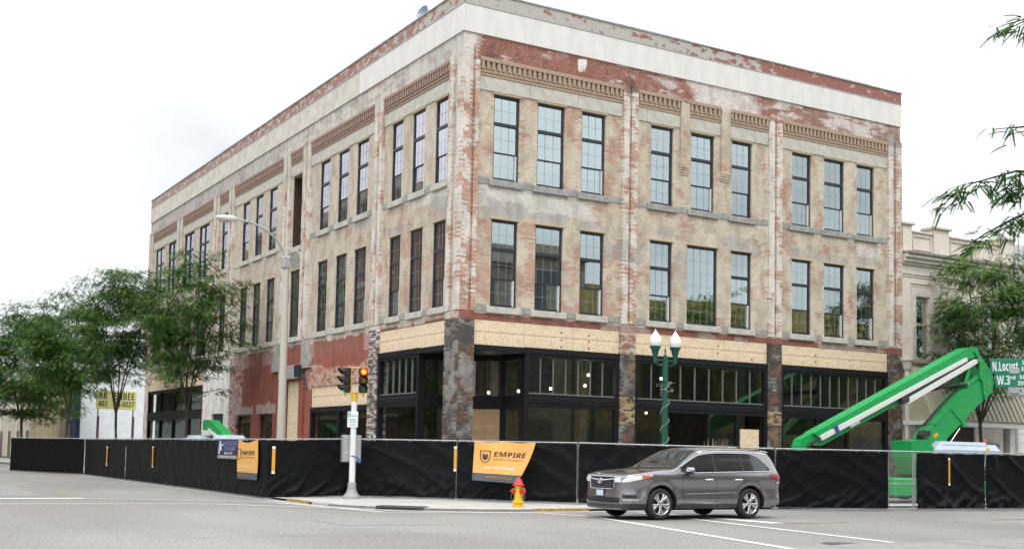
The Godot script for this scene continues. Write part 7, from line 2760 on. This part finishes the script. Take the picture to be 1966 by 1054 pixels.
# nodes grow from the fork towards targets spread through the crown; radii follow the burden they carry
func tree(label: String, at: Vector3, h: float, fork: float, cr: Vector3, ctr: Vector3, targets: int, per: int, seed_: int, size := 1.0) -> void:
	var rng := RandomNumberGenerator.new()
	rng.seed = seed_
	var o := thing("tree", label, "tree", at, 0.0, "honey locust street trees")
	var nodes := [Vector3.ZERO]
	var par := [-1]
	var lean := Vector3(rng.randf_range(-0.2, 0.2), 0, rng.randf_range(-0.2, 0.2))
	for k in 4:
		nodes.append(Vector3(0, fork * (k + 1) / 4.0, 0) + lean * (k + 1) / 4.0 + Vector3(rng.randf_range(-0.04, 0.04), 0, rng.randf_range(-0.04, 0.04)))
		par.append(nodes.size() - 2)
	var fk := nodes.size() - 1
	# main limbs
	var nl := 5
	for k in nl:
		var a := TAU * k / nl + rng.randf_range(-0.4, 0.4)
		var p := fk
		var reach := cr * 0.5
		for j in 3:
			var t := (j + 1) / 3.0
			nodes.append((nodes[fk] as Vector3).lerp(ctr + Vector3(cos(a) * reach.x, rng.randf_range(-0.2, 0.5) * reach.y, sin(a) * reach.z), t) + Vector3(0, 0.25 * sin(t * PI), 0) + Vector3(rng.randf_range(-0.1, 0.1), rng.randf_range(-0.1, 0.1), rng.randf_range(-0.1, 0.1)))
			par.append(p)
			p = nodes.size() - 1
	var f := noise(seed_ * 3 + 1, 0.42, 2)
	var tg := []
	var guard := 0
	while tg.size() < targets and guard < 20000:
		guard += 1
		var d := Vector3(rng.randfn(), rng.randfn(), rng.randfn()).normalized()
		var r := pow(rng.randf_range(0.12, 1.0), 0.45)
		var q := ctr + d * cr * r * (1.0 + 0.5 * f.get_noise_3dv(d * 3.0))
		# tiers: leaves gather in flattish layers
		if f.get_noise_3d(q.x * 1.3, q.y * 3.2, q.z * 1.3) < 0.07: continue
		if q.y < fork * 0.75: continue
		tg.append(q)
	tg.sort_custom(func(a: Vector3, b: Vector3) -> bool: return a.distance_squared_to(nodes[fk]) < b.distance_squared_to(nodes[fk]))
	var ends := []
	for q in tg:
		var best := fk
		var bd := 1e9
		for i in range(fk, nodes.size()):
			var dd: float = (nodes[i] as Vector3).distance_squared_to(q) + (1.5 if (nodes[i] as Vector3).y > q.y + 0.3 else 0.0)
			if dd < bd:
				bd = dd
				best = i
		var mid: Vector3 = (nodes[best] as Vector3).lerp(q, 0.5) + Vector3(rng.randf_range(-0.08, 0.08), rng.randf_range(0.0, 0.14), rng.randf_range(-0.08, 0.08))
		nodes.append(mid)
		par.append(best)
		nodes.append(q)
		par.append(nodes.size() - 2)
		ends.append(nodes.size() - 1)
	var burden := []
	burden.resize(nodes.size())
	burden.fill(1.0)
	for i in range(nodes.size() - 1, 0, -1): burden[par[i]] += burden[i] * 0.8
	var mt := MB.new()
	var mlb := MB.new()
	for i in range(1, nodes.size()):
		var p: int = par[i]
		var r1 := 0.0085 * pow(burden[i], 0.47) * sqrt(size)
		var r0 := minf(0.0085 * pow(burden[p], 0.47) * sqrt(size), r1 * 1.35)
		if i <= fk: mt.tube([nodes[p], nodes[i]], [maxf(r0, r1) * (1.35 if p == 0 else 1.0), r1], 9, false)
		else: mlb.tube([nodes[p], nodes[i]], [r0, r1], 6 if burden[i] > 4 else 4, false)
	put(mt, "trunk", M.bark, o)
	put(mlb, "limbs", M.bark, o)
	var spots := []
	for e in ends:
		var tone := rng.randf_range(0.62, 1.25)
		var q: Vector3 = nodes[e]
		var out := (q - ctr)
		out.y = 0
		var b: Vector3 = nodes[par[e]]
		for k in int(per * 1.6):
			var off := Vector3(rng.randfn() * 0.30, rng.randfn() * 0.075, rng.randfn() * 0.30) * size
			var base := b.lerp(q, rng.randf_range(0.2, 1.1))
			var dirv := (off + out.normalized() * 0.25)
			dirv.y = 0
			spots.append([base + off, dirv, tone])
	leaves(o, spots, rng, size * 0.68)

func trees() -> void:
	sprig = make_sprig()
	fine_sprig = make_sprig(15, 0.07, 0.0155)
	tree("honey locust standing nearest on the left pavement, before the far shop front", Vector3(-3.0, WALK, -19.7), 10.2, 2.9, Vector3(2.3, 3.0, 2.5), Vector3(0.0, 7.0, 0.2), 290, 18, 301)
	tree("honey locust in the middle of the left row, before the yellow sign", Vector3(-3.0, WALK, -33.4), 11.7, 3.1, Vector3(2.4, 3.5, 2.7), Vector3(0, 7.9, 0), 310, 20, 302, 1.15)
	tree("honey locust third along the left row, behind the end of the fence", Vector3(-3.2, WALK, -46.5), 11.6, 3.2, Vector3(2.9, 3.4, 3.2), Vector3(0, 7.8, 0), 330, 20, 303, 1.3)
	tree("dense honey locust farthest down the left row", Vector3(-4.2, WALK, -58.0), 11.0, 2.9, Vector3(3.8, 4.2, 4.4), Vector3(0, 7.0, 0), 380, 20, 304, 1.6)
	tree("yellowish tree at the left edge of the picture, beyond the row", Vector3(-7.6, 0, -76.0), 12, 2.8, Vector3(4.6, 4.6, 5.0), Vector3(0, 7.6, 0), 350, 20, 305, 2.0)
	tree("honey locust growing behind the green boom lift before the stone building", Vector3(22.4, WALK, 2.2), 9.4, 2.9, Vector3(2.9, 2.9, 2.4), Vector3(0.3, 6.9, 0.2), 330, 17, 306)
	# trees over the two streets, seen only as reflections
	tree("street tree over the right street, mirrored in the windows", Vector3(12.0, WALK, 20.5), 8.0, 2.6, Vector3(3.0, 2.8, 2.6), Vector3(0, 5.6, 0), 160, 16, 307, 1.3)
	tree("second street tree over the right street, mirrored in the windows", Vector3(27.0, WALK, 20.5), 8.0, 2.6, Vector3(3.6, 3.9, 2.6), Vector3(0, 7.4, 0), 200, 16, 308, 1.3)
	tree("street tree over the left street, mirrored in the side windows", Vector3(-19.0, WALK, -24.0), 8.0, 2.6, Vector3(2.4, 2.8, 3.2), Vector3(0, 5.6, 0), 160, 16, 309, 1.3)
	tree("second street tree over the left street, mirrored in the side windows", Vector3(-19.0, WALK, -42.0), 8.0, 2.6, Vector3(2.4, 2.8, 3.2), Vector3(0, 5.6, 0), 160, 16, 310, 1.3)
	near_tree()
	# clipped hedge at the far left
	var hg := thing("hedge", "low clipped green hedge at the left edge past the fence end", "hedge", Vector3(-11.6, 0, -62.0))
	var rng := RandomNumberGenerator.new()
	rng.seed = 8
	var mb := MB.new()
	mb.rbox(Vector3(0, 0.4, 0), Vector3(4.5, 0.7, 1.2), 0.15)
	put(mb, "core", M.leaf, hg)
	var spots := []
	for k in 700: spots.append([Vector3(rng.randf_range(-2.3, 2.3), rng.randf_range(0.1, 0.95), rng.randf_range(-0.6, 0.75)), Vector3(rng.randfn(), 0, rng.randfn())])
	leaves(hg, spots, rng, 1.2, "foliage")

# a tree whose trunk stands just right of the frame; its branch ends hang into the upper right
func near_tree() -> void:
	var rng := RandomNumberGenerator.new()
	rng.seed = 311
	var base := Vector3(-1.6, WALK, 24.6)
	var o := thing("tree", "near tree out of frame whose drooping branch ends hang in at upper right", "tree", base, 0.0, "honey locust street trees")
	var mt := MB.new()
	mt.tube([Vector3.ZERO, Vector3(-0.05, 1.5, 0), Vector3(-0.1, 3.0, 0.05)], [0.17, 0.13, 0.11], 10, false)
	put(mt, "trunk", M.bark, o)
	var ml := MB.new()
	var spots := []
	# branch ends: points along each twig in the world, from the trunk outwards
	var twigs := [
		[Vector3(-2.6, 7.0, 24.4), Vector3(-4.0, 7.25, 23.85), Vector3(-4.45, 7.15, 23.62), Vector3(-4.80, 7.02, 23.42)],
		[Vector3(-2.8, 5.4, 24.3), Vector3(-4.0, 5.85, 23.8), Vector3(-4.45, 5.78, 23.5), Vector3(-4.78, 5.74, 23.32)],
		[Vector3(-2.8, 5.0, 24.2), Vector3(-4.0, 5.2, 23.7), Vector3(-4.5, 5.22, 23.45), Vector3(-4.95, 5.06, 23.15), Vector3(-5.2, 4.86, 22.98)],
		[Vector3(-2.8, 4.5, 24.1), Vector3(-4.1, 4.85, 23.65), Vector3(-4.5, 4.62, 23.4), Vector3(-4.8, 4.42, 23.2), Vector3(-4.98, 4.26, 23.08)],
		[Vector3(-2.6, 5.2, 24.3), Vector3(-3.8, 5.25, 23.8), Vector3(-4.42, 5.0, 23.45), Vector3(-4.62, 4.95, 23.35)],
		[Vector3(-1.0, 5.6, 24.9), Vector3(0.2, 6.2, 25.0), Vector3(0.9, 6.1, 25.4)],
		[Vector3(-1.9, 5.8, 25.6), Vector3(-2.2, 6.4, 26.6), Vector3(-2.4, 6.2, 27.2)],
		[Vector3(-1.3, 6.4, 24.0), Vector3(-1.0, 7.2, 23.2), Vector3(-0.8, 7.4, 22.6)],
	]
	for i in twigs.size():
		var tw: Array = twigs[i]
		var pts := [Vector3(-0.1, 2.9, 0.05)]
		var rr := [0.06]
		for k in tw.size():
			pts.append(tw[k] - base)
			rr.append(lerpf(0.03, 0.004, float(k) / (tw.size() - 1)))
		ml.tube(pts, rr, 6, false)
		var n := pts.size()
		for k in range(2, n):
			var seg: int = [40, 12, 44, 36, 40, 110, 110, 110][i]
			for q in seg:
				var t := rng.randf_range(0.15 if k == 2 else 0.0, 1.05)
				var p: Vector3 = (pts[k - 1] as Vector3).lerp(pts[k], t)
				var sd := Vector3(rng.randfn(), 0, rng.randfn()).normalized()
				if k == n - 1: sd = (sd + (pts[k] - pts[k - 1] as Vector3).normalized() * 1.2)
				spots.append([p + Vector3(rng.randfn() * 0.07, -0.05 + rng.randfn() * 0.06, rng.randfn() * 0.07), sd])
	put(ml, "limbs", M.bark, o)
	leaves(o, spots, rng, 0.62, "crown", true)
